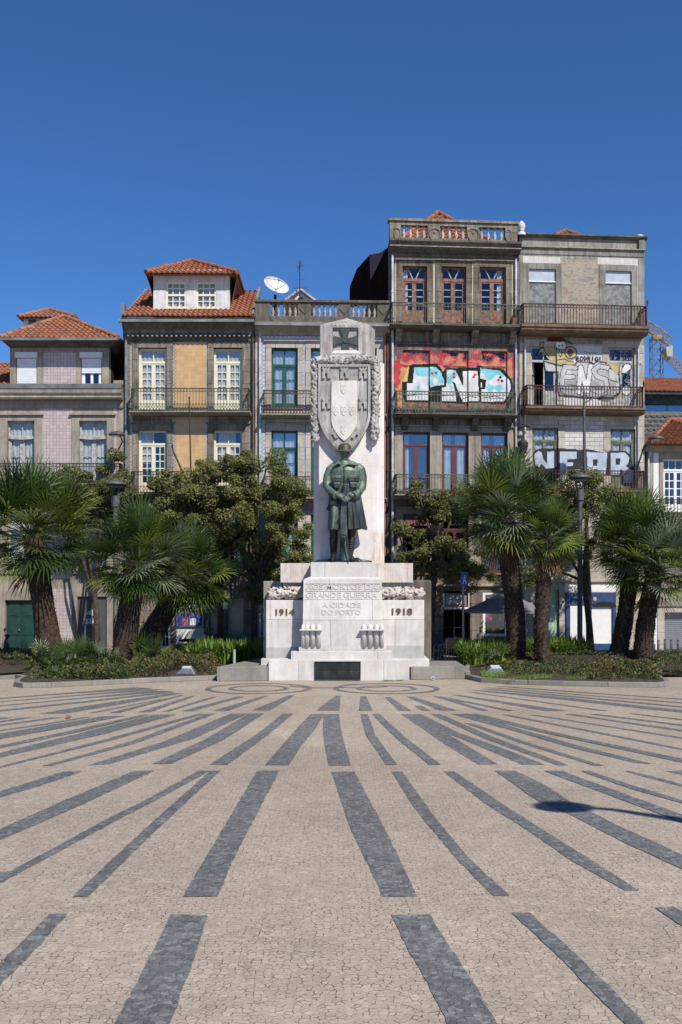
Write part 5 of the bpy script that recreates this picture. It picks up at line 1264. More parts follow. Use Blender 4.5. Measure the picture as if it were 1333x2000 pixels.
dx, dz = F.q(586, 588, 2.6); an = thing('television_aerial', 'thin rusty television aerial mast beside the satellite dish', 'aerial', tuple(F.root.matrix_basis@Vector((dx, 2.6, dz-.2))))
m = MB(); m.tube([(0,0,0),(0,0,1.95)], .022, 6); m.build('mast', M['iron_rust'], an)
m = MB(); m.tube([(-.3,0,.75),(.3,.1,.78)], .01, 4)
for k in range(6): x = -.25+.1*k; m.tube([(x,-.22,.76),(x+.05,.22,.77)], .007, 4)
for k in range(5): t = k*PI/2.5; m.tube([(0,0,1.65),(.2*cos(t),.2*sin(t),1.75+.08*sin(k*2))], .009, 4)
m.tube([(-.1,0,1.45),(.06,0,1.9)], .008, 4); m.tube([(-.2,0,1.1),(.24,0,1.15)], .007, 4); m.build('aerial_elements', M['iron_rust'], an)
# ------------------------------------------------------------------ D: tall narrow house, three windows wide, graffiti across its third floor
D = Facade('narrow_house', 'tallest dark granite house with balustraded parapet and a big blue and white graffiti name', 762, 40.2, 1014, 40.62)
F = D; u_ = F.W; cols_ = ((787,840), (863.5,915.5), (940,991.5))
rD = {}
for n_, (x0, x1) in enumerate(((786.5,834.5), (862.5,911), (937,988.5))): rD[(n_, 'a')] = F.rect(x0, 520+n_*.8, x1, 634)
for n_, (x0, x1) in enumerate(cols_):
    rD[(n_, 'g')] = F.rect(x0, 684+n_, x1, 800); rD[(n_, 'b')] = F.rect(x0, 844+n_, x1, 966); rD[(n_, 'c')] = F.rect(x0, 1004, x1, 1120)
gdoor = F.rect(866,1154,919,1284); gwin = F.rect(943,1158,993,1243); gdoor2 = F.rect(789,1154,842,1284)
tz = zone_tiles(F, [(772,506,777,640), (846,510,851,640), (922,510,927,640), (998,510,1003,640), (774,504,1004,510), (773,668,776,800), (850,672,853,800), (927,672,930,800), (1001,668,1004,800), (773,835,776,965), (851,838,854,965), (928,838,931,965)])
wall(F, 0, u_, 0, F.z(885,480), list(rD.values())+[gdoor, gwin, gdoor2], [M['granite_dirty'], M['pale_yellow_tile'], M['dark']], tz, depth=11)
for (n_, k_), r in rD.items():
    if k_ == 'a': w = window(F, r, [M['brown_paint']][0], trans=.215, fan='v', cols=1, rows=4, kick=.24, fw=.075, mull=.17, mt=.03, gm=M['glass'], curtain=[(.75,1.)] if n_ == 2 else ([(0,.2)] if n_ == 0 else None), tw=.12, bm=M['grey_paint'])
    elif k_ == 'g': w = window(F, r, M['brown_paint'], trans=.27, fan='arc', cols=1, rows=1, kick=.68, fw=.07, mull=.12, gm=M['glass'], rec=.07)
    elif k_ == 'b': w = window(F, r, M['maroon_paint'], trans=.2, tn=1, cols=1, rows=1, kick=.04, fw=.07, mull=.2, tw=.08, gm=M['glass_blue'], curtain=[(0,.22)] if n_ == 0 else [(0, .34),(.55,1)])
    else: w = window(F, r, M['maroon_paint'], trans=.26, tn=1, cols=1, rows=1, fw=.07, gm=M['glass'], rec=.15)
    surround(F, w, r, .25, M['granite_dirty'] if k_ in 'ag' else GP, top=.22, proud=.022, cap=.05, sill=.05)
m = MB(); arect(m, F, 791, 1008, 839, 1026, .13, .15); m.build('painted_transom', M['fresco'], D.root, label='transom painted with a red and dark figure scene')
# cornice and parapet with urn balusters
zq = lambda y: F.z(885, y)
profile(F, -.05, u_, [(0,zq(505)),(.06,zq(504)),(.10,zq(500)),(.06,zq(497)),(.30,zq(492)),(.36,zq(489)),(.32,zq(487)),(.46,zq(480)),(.46,zq(476)),(0,zq(476))], 'cornice', GD)
profile(F, -.05, u_, [(.36,zq(489)),(.40,zq(489.5)),(.41,zq(487.8)),(.36,zq(487.5))], 'cornice_fillet', M['marble_old'])
op = [F.rect(x0, 443+k*1.6, x1, 467+k*1.6) for k, (x0, x1) in enumerate(((782.5,834.5), (858.5,911), (934.5,986)))]
o0, o1 = sum(r[2] for r in op)/3, sum(r[3] for r in op)/3; m = MB(); y0, y1 = -.14, .14; zb, zt = zq(478), F.z(885,432.5)
m.box(-.03, u_-.1, y0, y1, zb, o0); m.box(-.03, u_-.1, y0, y1, o1, zt-.1); m.box(-.08, u_-.05, y0-.07, y1+.05, zt-.1, zt)
xs = [-.03]+[q for r in op for q in r[:2]]+[u_-.1]
for k in range(0, len(xs), 2): m.box(xs[k], xs[k+1], y0, y1, o0, o1)
pr = m.build('parapet', GR, D.root, bevel=.01)
m = MB()
for k, px in enumerate((775, 848, 923, 992)):
    c_ = F.q(px, 455+k); w_, h_ = (.22, .3) if k in (1, 2) else (.13, .28)
    m.tube([(c_[0]+w_*cos(t*PI/10), y0-.015, c_[1]-.05+h_*sin(t*PI/10)*(1 if sin(t*PI/10) < 0 else .7)) for t in range(21)], .022, 6)
    if k in (1, 2): m.ball((c_[0], y0-.01, c_[1]), (.07,.03,.07), 8)
m.build('carved_medallion', GR, pr)
for r in op:
    for i in range(4): m = MB(); baluster(m, r[0]+(r[1]-r[0])*(i+.5)/4, 0, o0, o1, 1.1); m.build('baluster', M['white_tile'] if 0 else M['granite_pale'], pr)
zr = zb+.25; hip_roof(F, .15, u_-.2, 1.2, 8.5, zr, (F.x(856,4.0), 4.0, F.z(856,416,4.0)), M['roof_old'], M['roof_new'], 'roof')
balcony(F, 765, 1018, 591.5, 634, 641, .62, M['iron_green'], GD, ornate=0, sp=.13, post=.016, corb=(778,850,926,1000), cm=GR)
balcony(F, 773, 1010, 764, 808, 814, .62, M['iron_green'], GD, ornate=.28, sp=.125, post=.018, corb=(790,850,926,988), cm=GD)
balcony(F, 773, 1006, 926, 966, 974, .62, M['iron_green'], GP, ornate=.25, sp=.125, post=.018, corb=())
pipe(F, 767, 498, 1284, M['pipe_white'], .05); pipe(F, 1008, 506, 1284, M['pipe_white'], .045)
m = MB(); v_ = -.45; c_ = F.q(1004, 633, v_); m.lathe([(.09,0),(.14,.2),(.15,.22)], (c_[0], v_, c_[1]), 12); pt = m.build('flower_pot', M['terracotta'], None); pt.location = (0,0,0)
pt.matrix_basis = D.root.matrix_basis.copy(); tag(pt, 'small empty terracotta pot at the right end of the top balcony', 'flower pot')
# skewed dark party wall and red roof sheet to the left, above the neighbour
m = MB(); inv = D.root.matrix_basis.inverted()
def WP(px, py, Y): return inv@Vector(P(px, py, Y))
pw = [(762,590,40.4),(762,480,40.4),(743,494,42.4),(722,498,44.7),(697,526,47.5),(683.5,560,49.5),(683,600,49.6)]
vs = [WP(*p) for p in pw]; n = len(vs); m.add(vs, [tuple(range(n))])
m.add([WP(762,484,40.4), WP(724,502,44.5), WP(724,502,44.5)+Vector((2,1.5,0)), WP(762,484,40.4)+Vector((1,1,0)), WP(690,545,48.4)+Vector((3,3,0)), WP(690,547,48.4)], [(0,1,2,3),(1,5,4,2)])
m.build('party_wall', M['tar'], D.root)
m = MB(); q = [WP(722,497.5,44.4), WP(743,493.5,42.1), WP(753,488,41.2), WP(738,520,42.5), WP(724,548,44.2)]; m.add(q, [(0,1,2,3,4)]); m.build('red_roof_sheet', M['red_metal'], D.root)
# ground floor: bar door, sign, shop window
a, b, c, d = gdoor; m = MB(); zf = F.z(892,1190); arect(m, F, 866, 1186, 919, 1190, .05, .2); arect(m, F, 866, 1158, 869, 1190, .05, .2); arect(m, F, 916, 1158, 919, 1190, .05, .2); dd = m.build('door_frame', M['white_paint'], D.root)
m = MB(); arect(m, F, 869, 1159, 916, 1186, .16, .18); m.build('fanlight', M['grey_metal'], dd)
m = MB(); arect(m, F, 873, 1166, 906, 1179, .10, .14); sg = m.build('shop_sign', M['pale_blue'], D.root, label='pale blue shop sign above the bar door')
m = MB(); arect(m, F, 878, 1179.3, 913, 1183, .11, .15); m.build('sign_strip', M['orange'], sg)
ftext(F, 'TARANTINO', 889.5, 1170.5, 28, 2.8, .094, M['black'], sg)
m = MB(); c_ = F.q(895, 1176.5); m.ball((c_[0], .095, c_[1]), (.06,.008,.03), 8); m.tube([(c_[0]-.07,.095,c_[1]-.02),(c_[0]+.1,.095,c_[1]+.05)], .008, 4); m.build('sign_emblem', M['black'], sg)
m = MB(); arect(m, F, 868, 1191, 917, 1192.5, .5, .54); arect(m, F, 868, 1192, 871, 1284, .5, .54); arect(m, F, 891, 1192, 893, 1284, .5, .54); arect(m, F, 868, 1226, 917, 1227.5, .5, .54); m.build('door', M['black_plastic'], D.root, label='dark open glazed door of the bar')
a, b, c, d = gwin; m = MB(); f = .11
for q in ((a,a+f,c,d),(b-f,b,c,d),(a+f,b-f,d-f*.7,d),(a+f,b-f,c,c+f)): m.box(q[0], q[1], -.02, .1, q[2], q[3])
w = m.build('shop_window', M['white_paint'], D.root, bevel=.005); m = MB(); m.add([(a,.05,c),(b,.05,c),(b,.05,d),(a,.05,d)], [(0,1,2,3)]); m.build('pane', M['glass_mid'], w)
m = MB(); arect(m, F, 947.5, 1196, 962, 1213, .065, .07); m.build('poster', M['paper_pink'], w); m = MB(); arect(m, F, 976, 1196, 990, 1214, .065, .07); m.build('poster', M['paper_green'], w)
m = MB(); arect(m, F, 948, 1160, 989, 1168, .065, .07); m.build('poster', M['orange'], w)
panel_door(F, gdoor2, M['maroon_paint'])
profile(F, 0, u_, [(0,F.z(885,1146)),(.12,F.z(885,1145)),(.12,F.z(885,1141)),(0,F.z(885,1140))], 'string_course', GP)
# graffiti (its paint runs over wall and doors alike)
gops = [rD[(k, 'g')] for k in range(3)]
def vD(u, z):
    for a, b, c, d in gops:
        if a < u < b and c < z < d: return .055 if (a+.005 < u < b-.005) else None
        if a-.26 < u < b+.26 and c < z < d+.23: return -.0265
    return -.0265
def zD(p): return [(760+x*.195, 640+y*.195) for x, y in p]
def halo(px, py, r):
    k = noise.noise(Vector((px*.075, py*.075, 3)))+.4*noise.noise(Vector((px*.3, py*.3, 1)))
    e = min(px-771, 1009-px)/9; top = (py-(681 if px < 870 else 690))/11
    if min(e, top)+k*2.0+r.uniform(-.25, .25) < .2: return None
    if py > 748 and not px < 785: return None
    low = (py-690)/32+k*.9+r.uniform(-.08, .08)
    if px > 1000 or px < 782: low *= .35
    return 5 if low < .12 else (0 if low < .42 else (1 if low < .72 else (2 if low < 1.05 else 3)))
def fill(px, py, r):
    k = noise.noise(Vector((px*.06, py*.06, 9)))
    return 7 if (742-py)/40+k*1.3+r.uniform(-.15, .15) > 0. and not (px > 897 and px < 938) else 8
gm_ = ['g_red', 'g_pink', 'g_orange', 'g_orange', 'g_yellow', 'g_purple', 'g_black', 'g_cyan', 'g_white']
shp = [('c', [(762,668),(1016,668),(1016,800),(762,800)], halo),
 ('p', zD([(30,430),(75,365),(200,385),(200,400),(90,410),(100,560),(80,640),(55,560),(0,520)]), 0),
 ('p', zD([(135,560),(195,395),(215,395),(190,560)]), 4),
 ('p', zD([(205,385),(250,370),(480,368),(540,440),(575,400),(690,405),(700,395),(870,400),(880,380),(950,375),(1150,405),(1235,530),(1240,640),(1160,760),(930,750),(730,760),(640,755),(480,750),(170,748),(135,690),(135,555),(185,545)]), 6)]
letters = [[(250,393),(460,393),(515,440),(555,520),(555,580),(440,600),(405,620),(400,738),(175,738),(178,560),(235,560)],
 [(575,415),(670,420),(740,570),(735,430),(875,425),(890,440),(905,740),(740,750),(640,545),(660,560),(680,745),(520,742),(520,600),(570,590)],
 [(905,395),(1110,415),(1160,460),(1215,530),(1225,600),(1200,680),(1150,740),(920,742),(915,610),(960,608),(970,520),(905,510)]]
for L_ in letters: shp.append(('c', zD(L_), fill))
for L_ in letters: shp.append(('l', zD(L_+[L_[0]]), 1.0, 6))
shp += [('l', zD([(405,600),(430,690),(470,745)]), 1.6, 6), ('p', zD([(640,545),(665,560),(735,745),(690,748)]), 6), ('p', zD([(700,425),(738,430),(745,575),(735,570)]), 6), ('p', zD([(905,515),(965,515),(965,608),(910,608)]), 6), ('p', zD([(918,545),(935,545),(935,595),(918,595)]), 8)]
for pts in ([(190,690),(330,670),(240,685),(280,650)], [(530,685),(620,680),(640,690)], [(740,715),(800,690),(870,700)], [(950,700),(1060,680),(1150,705),(1000,702)]): shp.append(('l', zD(pts), .7, 6))
for cx_, cy_, c1 in ((430,465,0), (470,460,5), (650,460,5), (650,495,0), (860,470,0), (845,495,0), (1118,488,6), (1098,518,0), (1135,525,6)):
    shp.append(('p', zD([(cx_+15*cos(t*PI/4), cy_+15*sin(t*PI/4)) for t in range(8)]), c1))
paint(F, (762,672,1014,800), shp, gm_, 'graffiti', 'blue and white graffiti letters outlined in black over red and orange spray', vD, cell=.022)
# ------------------------------------------------------------------ E: tall grey house at the right
E = Facade('narrow_house', 'tall grey house with boarded top windows, rusty iron balconies and silver graffiti', 1015, 40.62, 1259, 41.05)
F = E; u_ = F.W; rE = {}
for n_, (x0, x1) in enumerate(((1037,1088.5), (1189.5,1239))):
    rE[(n_, 'g')] = F.rect(x0, 677+n_*2, x1, 793); rE[(n_, 'b')] = F.rect(x0+3, 836+n_*2, x1+2, 958); rE[(n_, 'c')] = F.rect(x0+3, 1005, x1+2, 1100)
bA, bB = F.rect(1033.5,525.5,1086,634), F.rect(1183,529.5,1234,634)
md = F.rect(1058,1152,1093,1284); sh_ = F.rect(1105,1158,1203,1284)
tz = zone_tiles(F, [(1022,501,1095,514,2), (1168,504,1246,517,2), (1095,507,1168,640,1), (1090,806,1184,1000,3), (1090,676,1186,806,4), (1240,508,1246,640,2), (1240,676,1246,960,2)])
t = NT('peeled_wall'); k_ = t.ramp(t.noise(1.3, 7, .75, t.map((1, 1, 2.6)), .8), [(.30, (.15,.14,.135)), (.42, (.27,.25,.225)), (.50, (.42,.36,.28)), (.56, (.24,.21,.19)), (.64, (.33,.24,.20)), (.75, (.48,.45,.40))])
k_ = t.mix(.6, k_, t.ramp(t.noise(16, 4, .75, t.map((1, 1, 3))), [(.3, .28), (.7, .75)]), 'OVERLAY'); t.col(k_); t.bump(t.noise(9, 5, .7, t.map((1, 1, 3))), .9, .03); M['peeled'] = t.fin(.9, 0, .2)
M['pale_paint'] = stone('pale_painted_wall', (.56,.56,.57), (.36,.35,.35), streak=.3, blotch=.25, bump=.004)
wall(F, 0, u_, 0, F.z(1137,466), list(rE.values())+[(*bA, .1), (*bB, .1), md, sh_], [M['grey_render'], M['peeled'], M['white_tile'], M['white_brick'], M['pale_paint'], M['granite_pale'], M['dark']],
     (tz[0], tz[1]+[F.z(1137,672), F.z(1137,1000)], lambda u, z: tz[2](u, z) or (5 if z < F.z(1137,672) else 0)), depth=11)
for (n_, k_), r in rE.items():
    if k_ == 'g': w = window(F, r, M['grey_paint'], trans=.24, tn=2, cols=1, rows=1, kick=.24, fw=.07, gm=M['glass'], rec=.07, skip=(0,) if n_ == 0 else ())
    elif k_ == 'b': w = window(F, r, M['olive_paint'], trans=.2, tn=2, cols=1, rows=1, kick=.3, fw=.08, mull=.14, gm=M['glass_mid'], curtain=[(0, 1)], rec=.07)
    else: w = window(F, r, M['olive_paint'], trans=.2, tn=2, rows=2, gm=M['glass_mid'], curtain=[(0, 1)])
    surround(F, w, r, .28, M['granite_pale'], top=.3, proud=.022, cap=.0, sill=.05)
for r in (bA, bB):
    a, b, c, d = r; m = MB(); zz = d-(d-c)*.215; m.box(a, b, .05, .09, c, zz-.04); w = m.build('boarded_window', M['cement_board'], E.root)
    m = MB(); m.box(a+.01, b-.01, .06, .09, zz, d); m.build('upper_board', M['zinc_board'], w); m = MB(); m.box(a, b, -.0, .09, zz-.04, zz); m.build('batten', M['white_paint'], w)
    m = MB(); a_, w_ = .26, .24; m.box(a-w_, a, -.02, .02, c, d+.24); m.box(b, b+w_, -.02, .02, c, d+.24); m.box(a, b, -.02, .02, d, d+.24); m.build('surround', M['grey_render'], w)
zq = lambda y: F.z(1137, y)
profile(F, 0, u_, [(0,zq(499)),(.03,zq(499)),(.05,zq(492)),(.03,zq(489)),(.14,zq(487)),(.12,zq(485)),(0,zq(484))], 'cornice', M['grey_render'])
profile(F, -.05, u_+.08, [(-.3,zq(467)),(.08,zq(467)),(.12,zq(464)),(.18,zq(463)),(.18,zq(460.5)),(-.3,zq(460))], 'coping', M['granite_dark'])
m = MB(); arect(m, F, 1247, 466, 1259, 492, -.1, 0); m.build('pilaster_block', M['grey_render'], E.root)
def finial(px, py0, py1, name='stone_finial', full=True):
    x_, z0 = F.q(px, py0); h = F.q(px, py1)[1]-z0
    m = MB(); 
    if full: m.lathe([(.16,0),(.16,.1),(.1,.13),(.07,h*.3),(.12,h*.34),(.1,h*.38),(.14,h*.48),(.155,h*.60),(.13,h*.78),(.06,h*.93),(.0,h)], (x_, -.12, z0), 16)
    else: m.lathe([(.2,0),(.2,h*.3),(.12,h*.4),(.12,h*.5),(.15,h*.6),(.1,h*.8),(0,h)], (x_, .02, z0), 14)
    m.build(name, M['marble_plain'], E.root)
finial(1017.5, 462, 433); finial(1250, 466, 457, full=False)
hip_roof(F, .8, u_-.3, 1.5, 8, F.z(1137,462), (F.x(1104,4.2), 4.2, F.z(1104,452,4.2)), M['roof_old'], M['roof_new'], 'roof')
balcony(F, 1021, 1266, 594, 635, 651, .72, M['iron_rust'], M['rust_slab'], ornate=0, sp=.12, post=.024)
balcony(F, 1028, 1259, 753, 795, 807, .66, M['iron_rust'], M['rust_slab'], ornate=.0, sp=.12, post=.024)
balcony(F, 1032, 1262, 918, 956, 969, .66, M['iron_rust'], M['rust_slab'], ornate=.0, sp=.12, post=.024)
for x_, y_ in ((1266,585), (1259,744)):
    c_ = F.q(x_-1, y_+8, -.68); m = MB(); m.lathe([(.03,-.1),(.03,0),(.055,.06),(.03,.12),(.0,.2)], (c_[0], -.68, c_[1]), 8); m.build('rail_finial', M['iron_rust'], E.root)
pipe(F, 1026, 668, 1284, M['pipe_white'], .035); pipe(F, 1247, 680, 960, M['pipe_white'], .03)
# half-open left door leaf
a, b, c, d = rE[(0, 'g')]; zt = d-(d-c)*.24; m = MB(); w_ = (b-a)/2; ang = rad(62); ex = Vector((cos(ang), -sin(ang)*-1, 0))
def leafbox(m, s0, s1, z0, z1, t=.04):
    p = Vector((a+.07, .12, 0)); m.add([p+ex*s0+Vector((0,0,z0)), p+ex*s1+Vector((0,0,z0)), p+ex*s1+Vector((0,0,z1)), p+ex*s0+Vector((0,0,z1))]+[p+ex*q+Vector((-ex.y*t, ex.x*t, z)) for q, z in ((s0,z0),(s1,z0),(s1,z1),(s0,z1))], [(0,1,2,3),(7,6,5,4),(0,4,5,1),(1,5,6,2),(2,6,7,3),(3,7,4,0)])
leafbox(m, 0, .1, c, zt); leafbox(m, w_-.15, w_-.05, c, zt); leafbox(m, .1, w_-.15, c, c+.7); leafbox(m, .1, w_-.15, zt-.5, zt)
m.build('open_door_leaf', M['grey_paint'], E.root, label='door leaf standing ajar into a dark room')
# shop and doors on the ground floor
panel_door(F, md, M['mint_paint'], cols=1, rows=4, rec=.14, label='mint green panelled door')
m = MB(); arect(m, F, 1049, 1146, 1104, 1152, -.03, 0); m.build('door_lintel', M['granite_pale'], E.root)
a, b, c, d = sh_; m = MB(); arect(m, F, 1105, 1157, 1203, 1180, -.06, .06); arect(m, F, 1105, 1180, 1113.5, 1284, -.06, .06); arect(m, F, 1196, 1180, 1203, 1284, -.06, .06); arect(m, F, 1113.5, 1257, 1196, 1284, -.02, .06); arect(m, F, 1145.5, 1180, 1156, 1257, -.02, .06)
sp_ = m.build('shopfront', M['blue_paint'], E.root, bevel=.01, label='deep blue wooden shopfront with white shutters')
m = MB(); arect(m, F, 1113.5, 1180, 1145.5, 1257, .01, .05); arect(m, F, 1156, 1180, 1196, 1263, .015, .05); m.build('shutter_panel', M['white_paint'], sp_)
m = MB(); c_ = F.q(1180,1183); 
pts = [(c_[0]+.52*cos(PI*t/12), c_[1]-.05+.22*sin(PI*t/12)) for t in range(13)]; m.prism(pts, -.07, -.055); m.build('arched_recess', M['dark'], sp_)
ftext(F, 'BOTANV', 1132, 1167, 28, 4.5, -.066, M['pale_blue'], sp_)
m = MB(); c_ = F.q(1161,1170)
for k in range(5): m.ball((c_[0]+.045*cos(k*1.26), -.07, c_[1]+.05*sin(k*1.26)), (.04,.01,.045), 8)
m.build('flower_emblem', M['g_sand'], sp_)
profile(F, 0, u_, [(0,F.z(1137,1138)),(.10,F.z(1137,1137)),(.12,F.z(1137,1134)),(0,F.z(1137,1133))], 'string_course', M['granite_pale'])
m = MB(); arect(m, F, 1104, 1139, 1203, 1156, -.01, 0); m.build('fascia_band', M['white_wall'], E.root)
# silver graffiti with a round yellow cartoon shape left plain, and the name
gE = [rE[(k, 'g')] for k in range(2)]; gF = [rE[(k, 'b')] for k in range(2)]
def vE(ops, back, hole=None):
    def f(u, z):
        for i, (a, b, c, d) in enumerate(ops):
            if a < u < b and c < z < d:
                if hole and i == 0 and u < a+(b-a)*.5 and z < d-(d-c)*.24: return None
                return back
        return -.0265
    return f
def zE(p): return [(1010+x*.195, 640+y*.195) for x, y in p]
def silver(px, py, r):
    k = noise.noise(Vector((px*.07, py*.05, 2))); return 0 if k+(735-py)/70+r.uniform(-.2, .2) > -.15 else 1
K = 2
shp = [('c', zE([(860,170),(1290,170),(1300,640),(1180,700),(860,600)]), lambda x, y, r: 5 if r.random() < .35*max(0, noise.noise(Vector((x*.08, y*.08, 5)))+.45) else None),
 ('p', zE([(200,300),(235,220),(270,200),(400,205),(560,195),(600,250),(590,300),(540,335),(570,345),(570,380),(400,375),(330,330),(270,260),(235,250)]), 3),
 ('p', zE([(290,150),(330,80),(400,65),(500,140),(380,150)]), 4),
 ('p', zE([(380,165),(400,150),(480,155),(495,190),(470,225),(430,225),(385,210)]), 6)]
def circ(cx, cy, r, n=14, ky=1.): return [(cx+r*cos(t*2*PI/n), cy+r*ky*sin(t*2*PI/n)) for t in range(n+1)]
shp += [('l', zE(circ(535,255,62)), .9, K), ('p', zE(circ(530,255,27, 12, 1.6)), 7), ('l', zE([(200,300),(235,220),(270,205),(290,255),(330,300)]), .8, K), ('l', zE([(400,330),(480,320),(520,345),(560,345)]), .9, K),
 ('l', zE([(385,165),(375,205),(430,225),(480,225),(497,190),(480,155)]), .8, K), ('p', zE(circ(420,190,9)), K), ('p', zE(circ(450,185,9)), K), ('l', zE([(420,225),(415,280),(430,300),(445,280),(445,230)]), .8, K),
 ('l', zE([(225,190),(240,160),(270,150),(260,200),(230,205)]), .9, K), ('l', zE([(400,70),(500,140),(560,170)]), .9, K)]
body_ = [(270,340),(400,380),(440,390),(460,375),(570,385),(600,345),(750,350),(760,370),(800,340),(890,350),(880,420),(930,400),(960,410),(1030,470),(1040,640),(960,690),(900,680),(850,700),(640,700),(560,690),(420,690),(400,600),(410,450),(290,440)]
shp += [('c', zE(body_), silver), ('l', zE(body_+[body_[0]]), 1.25, K)]
letters_ = [[[(585,405),(480,400),(455,470),(450,590),(590,610)], [(460,500),(560,495)]], [[(615,650),(635,400)], [(635,400),(700,640)], [(700,640),(735,385)]], [[(905,400),(820,385),(765,430),(800,490),(890,520),(900,600),(830,650),(755,620)]]]
for L_ in letters_:
    for st_ in L_: shp.append(('l', zE(st_), 5.4, K))
    for st_ in L_: shp.append(('l', zE(st_), 4.1, 6 if L_ is letters_[1] else 0))
for pts, w in (([(920,420),(930,600)], 1.), ([(940,520),(1020,540)], 1.), ([(1000,690),(1040,630),(1050,560)], 1.), ([(420,560),(440,660),(520,690)], .8), ([(590,660),(640,690),(700,680)], .8)): shp.append(('l', zE(pts), w, K))
shp += [('p', zE([(1060,400),(1090,350),(1150,360),(1150,400),(1090,450),(1060,450)]), 6), ('l', zE([(1060,400),(1090,350),(1150,360),(1150,400),(1090,450),(1060,450)]), .7, K), ('p', zE(circ(1103,620,42,14,1.2)), 6), ('l', zE(circ(1103,620,42,14,1.2)), .7, K), ('p', zE([(930,345),(1030,345),(1020,460),(990,450),(950,400)]), 3)]
# the handwritten name
def strokes(s, x, y, w, h, gap, wd, mi):
    G_ = {'R': [[(0,1),(0,0),(.8,.1),(.8,.4),(0,.5),(.9,1)]], 'O': [[(.5,0),(1,.3),(.9,.9),(.3,1),(0,.6),(.1,.1),(.5,0)]], 'D': [[(0,0),(.7,.1),(.9,.6),(.2,1),(.1,0)]], 'I': [[(.4,.25),(.4,1)], [(.4,0),(.42,.05)]], 'G': [[(1,.1),(.3,0),(0,.5),(.3,1),(1,.95),(1,.55),(.6,.55)]],
          '!': [[(.4,0),(.4,.65)], [(.4,.95),(.42,1)]], 'T': [[(0,0),(1,0)], [(.5,0),(.5,1)]], 'C': [[(1,.1),(.2,.1),(0,.6),(.4,1),(1,.9)]], 'H': [[(0,0),(0,1)], [(1,0),(1,1)], [(0,.5),(1,.5)]], "'": [[(.5,-.1),(.4,.2)]],
          '1': [[(.3,.2),(.5,0),(.5,1)]], '0': [[(.5,0),(1,.5),(.5,1),(0,.5),(.5,0)]], '8': [[(.5,0),(.9,.25),(.1,.75),(.5,1),(.9,.75),(.1,.25),(.5,0)]], 'P': [[(0,1),(0,0),(.9,.15),(.8,.5),(0,.55)]]}
    for ch in s:
        for st_ in G_.get(ch, []): shp.append(('l', [(x+p[0]*w, y+p[1]*h) for p in st_], wd, mi))
        x += w+gap
strokes('RODRIG!', 1126, 697, 5.4, 7.5, 1.9, .85, K); strokes("'TOCH'", 1133, 687.5, 5, 6, 1.3, .6, 8); strokes('108', 1244, 707.5, 2.4, 5, .8, .3, K)
paint(F, (1018,652,1258,797), shp, ['g_silver', 'g_silver2', 'g_ink', 'g_sand', 'g_wine', 'g_mauve', 'g_white', 'g_purple', 'g_silver2'], 'graffiti', 'silver graffiti letters with a yellow cartoon blob and a scrawled name', vE(gE, .055, True), cell=.022)
def zN(p): return [(1010+x*.2423, 800+y*.2423) for x, y in p]
shp = [('p', zN([(130,360),(150,330),(200,315),(470,318),(490,330),(560,318),(700,345),(760,328),(880,328),(925,360),(945,470),(945,600),(880,605),(865,540),(720,530),(600,545),(500,540),(440,575),(340,585),(240,560),(150,480)]), 2)]
for pts in ([(145,360),(175,338),(200,345),(215,400),(245,440),(245,340),(300,338),(300,470),(240,480),(200,440),(180,470),(150,450)], [(345,340),(480,340),(480,398),(402,405),(402,430),(448,430),(448,455),(402,460),(402,488),(512,485),(500,520),(440,532),(440,570),(345,575)],
            [(560,342),(690,348),(725,345),(715,525),(652,525),(650,478),(615,478),(612,525),(568,525)], [(755,345),(875,342),(912,380),(902,430),(880,452),(932,485),(936,590),(870,590),(855,480),(835,480),(830,525),(755,525)]): shp.append(('p', zN(pts), 0))
for pts in ([(610,400),(648,400),(645,455),(610,455)], [(800,388),(838,390),(835,440),(800,440)]): shp.append(('p', zN(pts), 2))
paint(F, (1035,870,1248,950), shp, ['g_blue', 'g_white', 'g_ink'], 'graffiti', 'pale blue block letters on a dark sprayed band', vE(gF, .055), cell=.022)
# ------------------------------------------------------------------ F: low white house at the right edge, G: slate-clad block behind it
Fh = Facade('white_house', 'low white and granite house with orange hipped roof at the right edge', 1263, 41.3, 1440, 41.6)
F = Fh; u_ = F.W
rF = [F.rect(1296,896,1349,1000), F.rect(1385,896,1430,1000)]; gF_ = F.rect(1298,1196,1400,1284)
tz = zone_tiles(F, [(1277,885,1287,1150), (1278,1186,1288,1284)])
wall(F, 0, u_, 0, F.z(1330,880), rF+[gF_], [GP, M['white_wall'], M['dark']], tz, depth=9)
for r in rF:
    w = window(F, r, M['white_paint'], trans=.21, tn=4, cols=2, rows=4, kick=.12, fw=.08, mull=.12, mt=.04, gm=M['glass_mid']); surround(F, w, r, .18, GP, proud=.02, sill=.05)
profile(F, -.1, u_, [(0,F.z(1330,884)),(.1,F.z(1330,883)),(.2,F.z(1330,876)),(.5,F.z(1330,870)),(0,F.z(1330,869))], 'cornice', GP)
hip_roof(F, -.1, u_, -.55, 5.2, F.z(1330,868,-.5), (F.x(1309,2.4), 2.4, F.z(1309,821,2.4)), M['roof_new'], M['roof_new'], 'roof', ridge2=(F.x(1440,2.4), 2.4, F.z(1309,821,2.4)))
m = MB(); vv = F.rect(1262, 1, 1450, 2)
roofB = roof_plane(F, [(-.1,-.55,F.z(1330,868,-.5)),(u_,-.55,F.z(1330,868,-.5)),(u_,2.4,F.z(1309,821,2.4)),(F.x(1309,2.4),2.4,F.z(1309,821,2.4))], (-.1,-.55,F.z(1330,868,-.5)), (u_,-.55,F.z(1330,868,-.5)), 'roof', M['roof_new'])
balcony(F, 1276, 1440, 975, 1012, 1018, .5, M['iron'], GP, sp=.14)
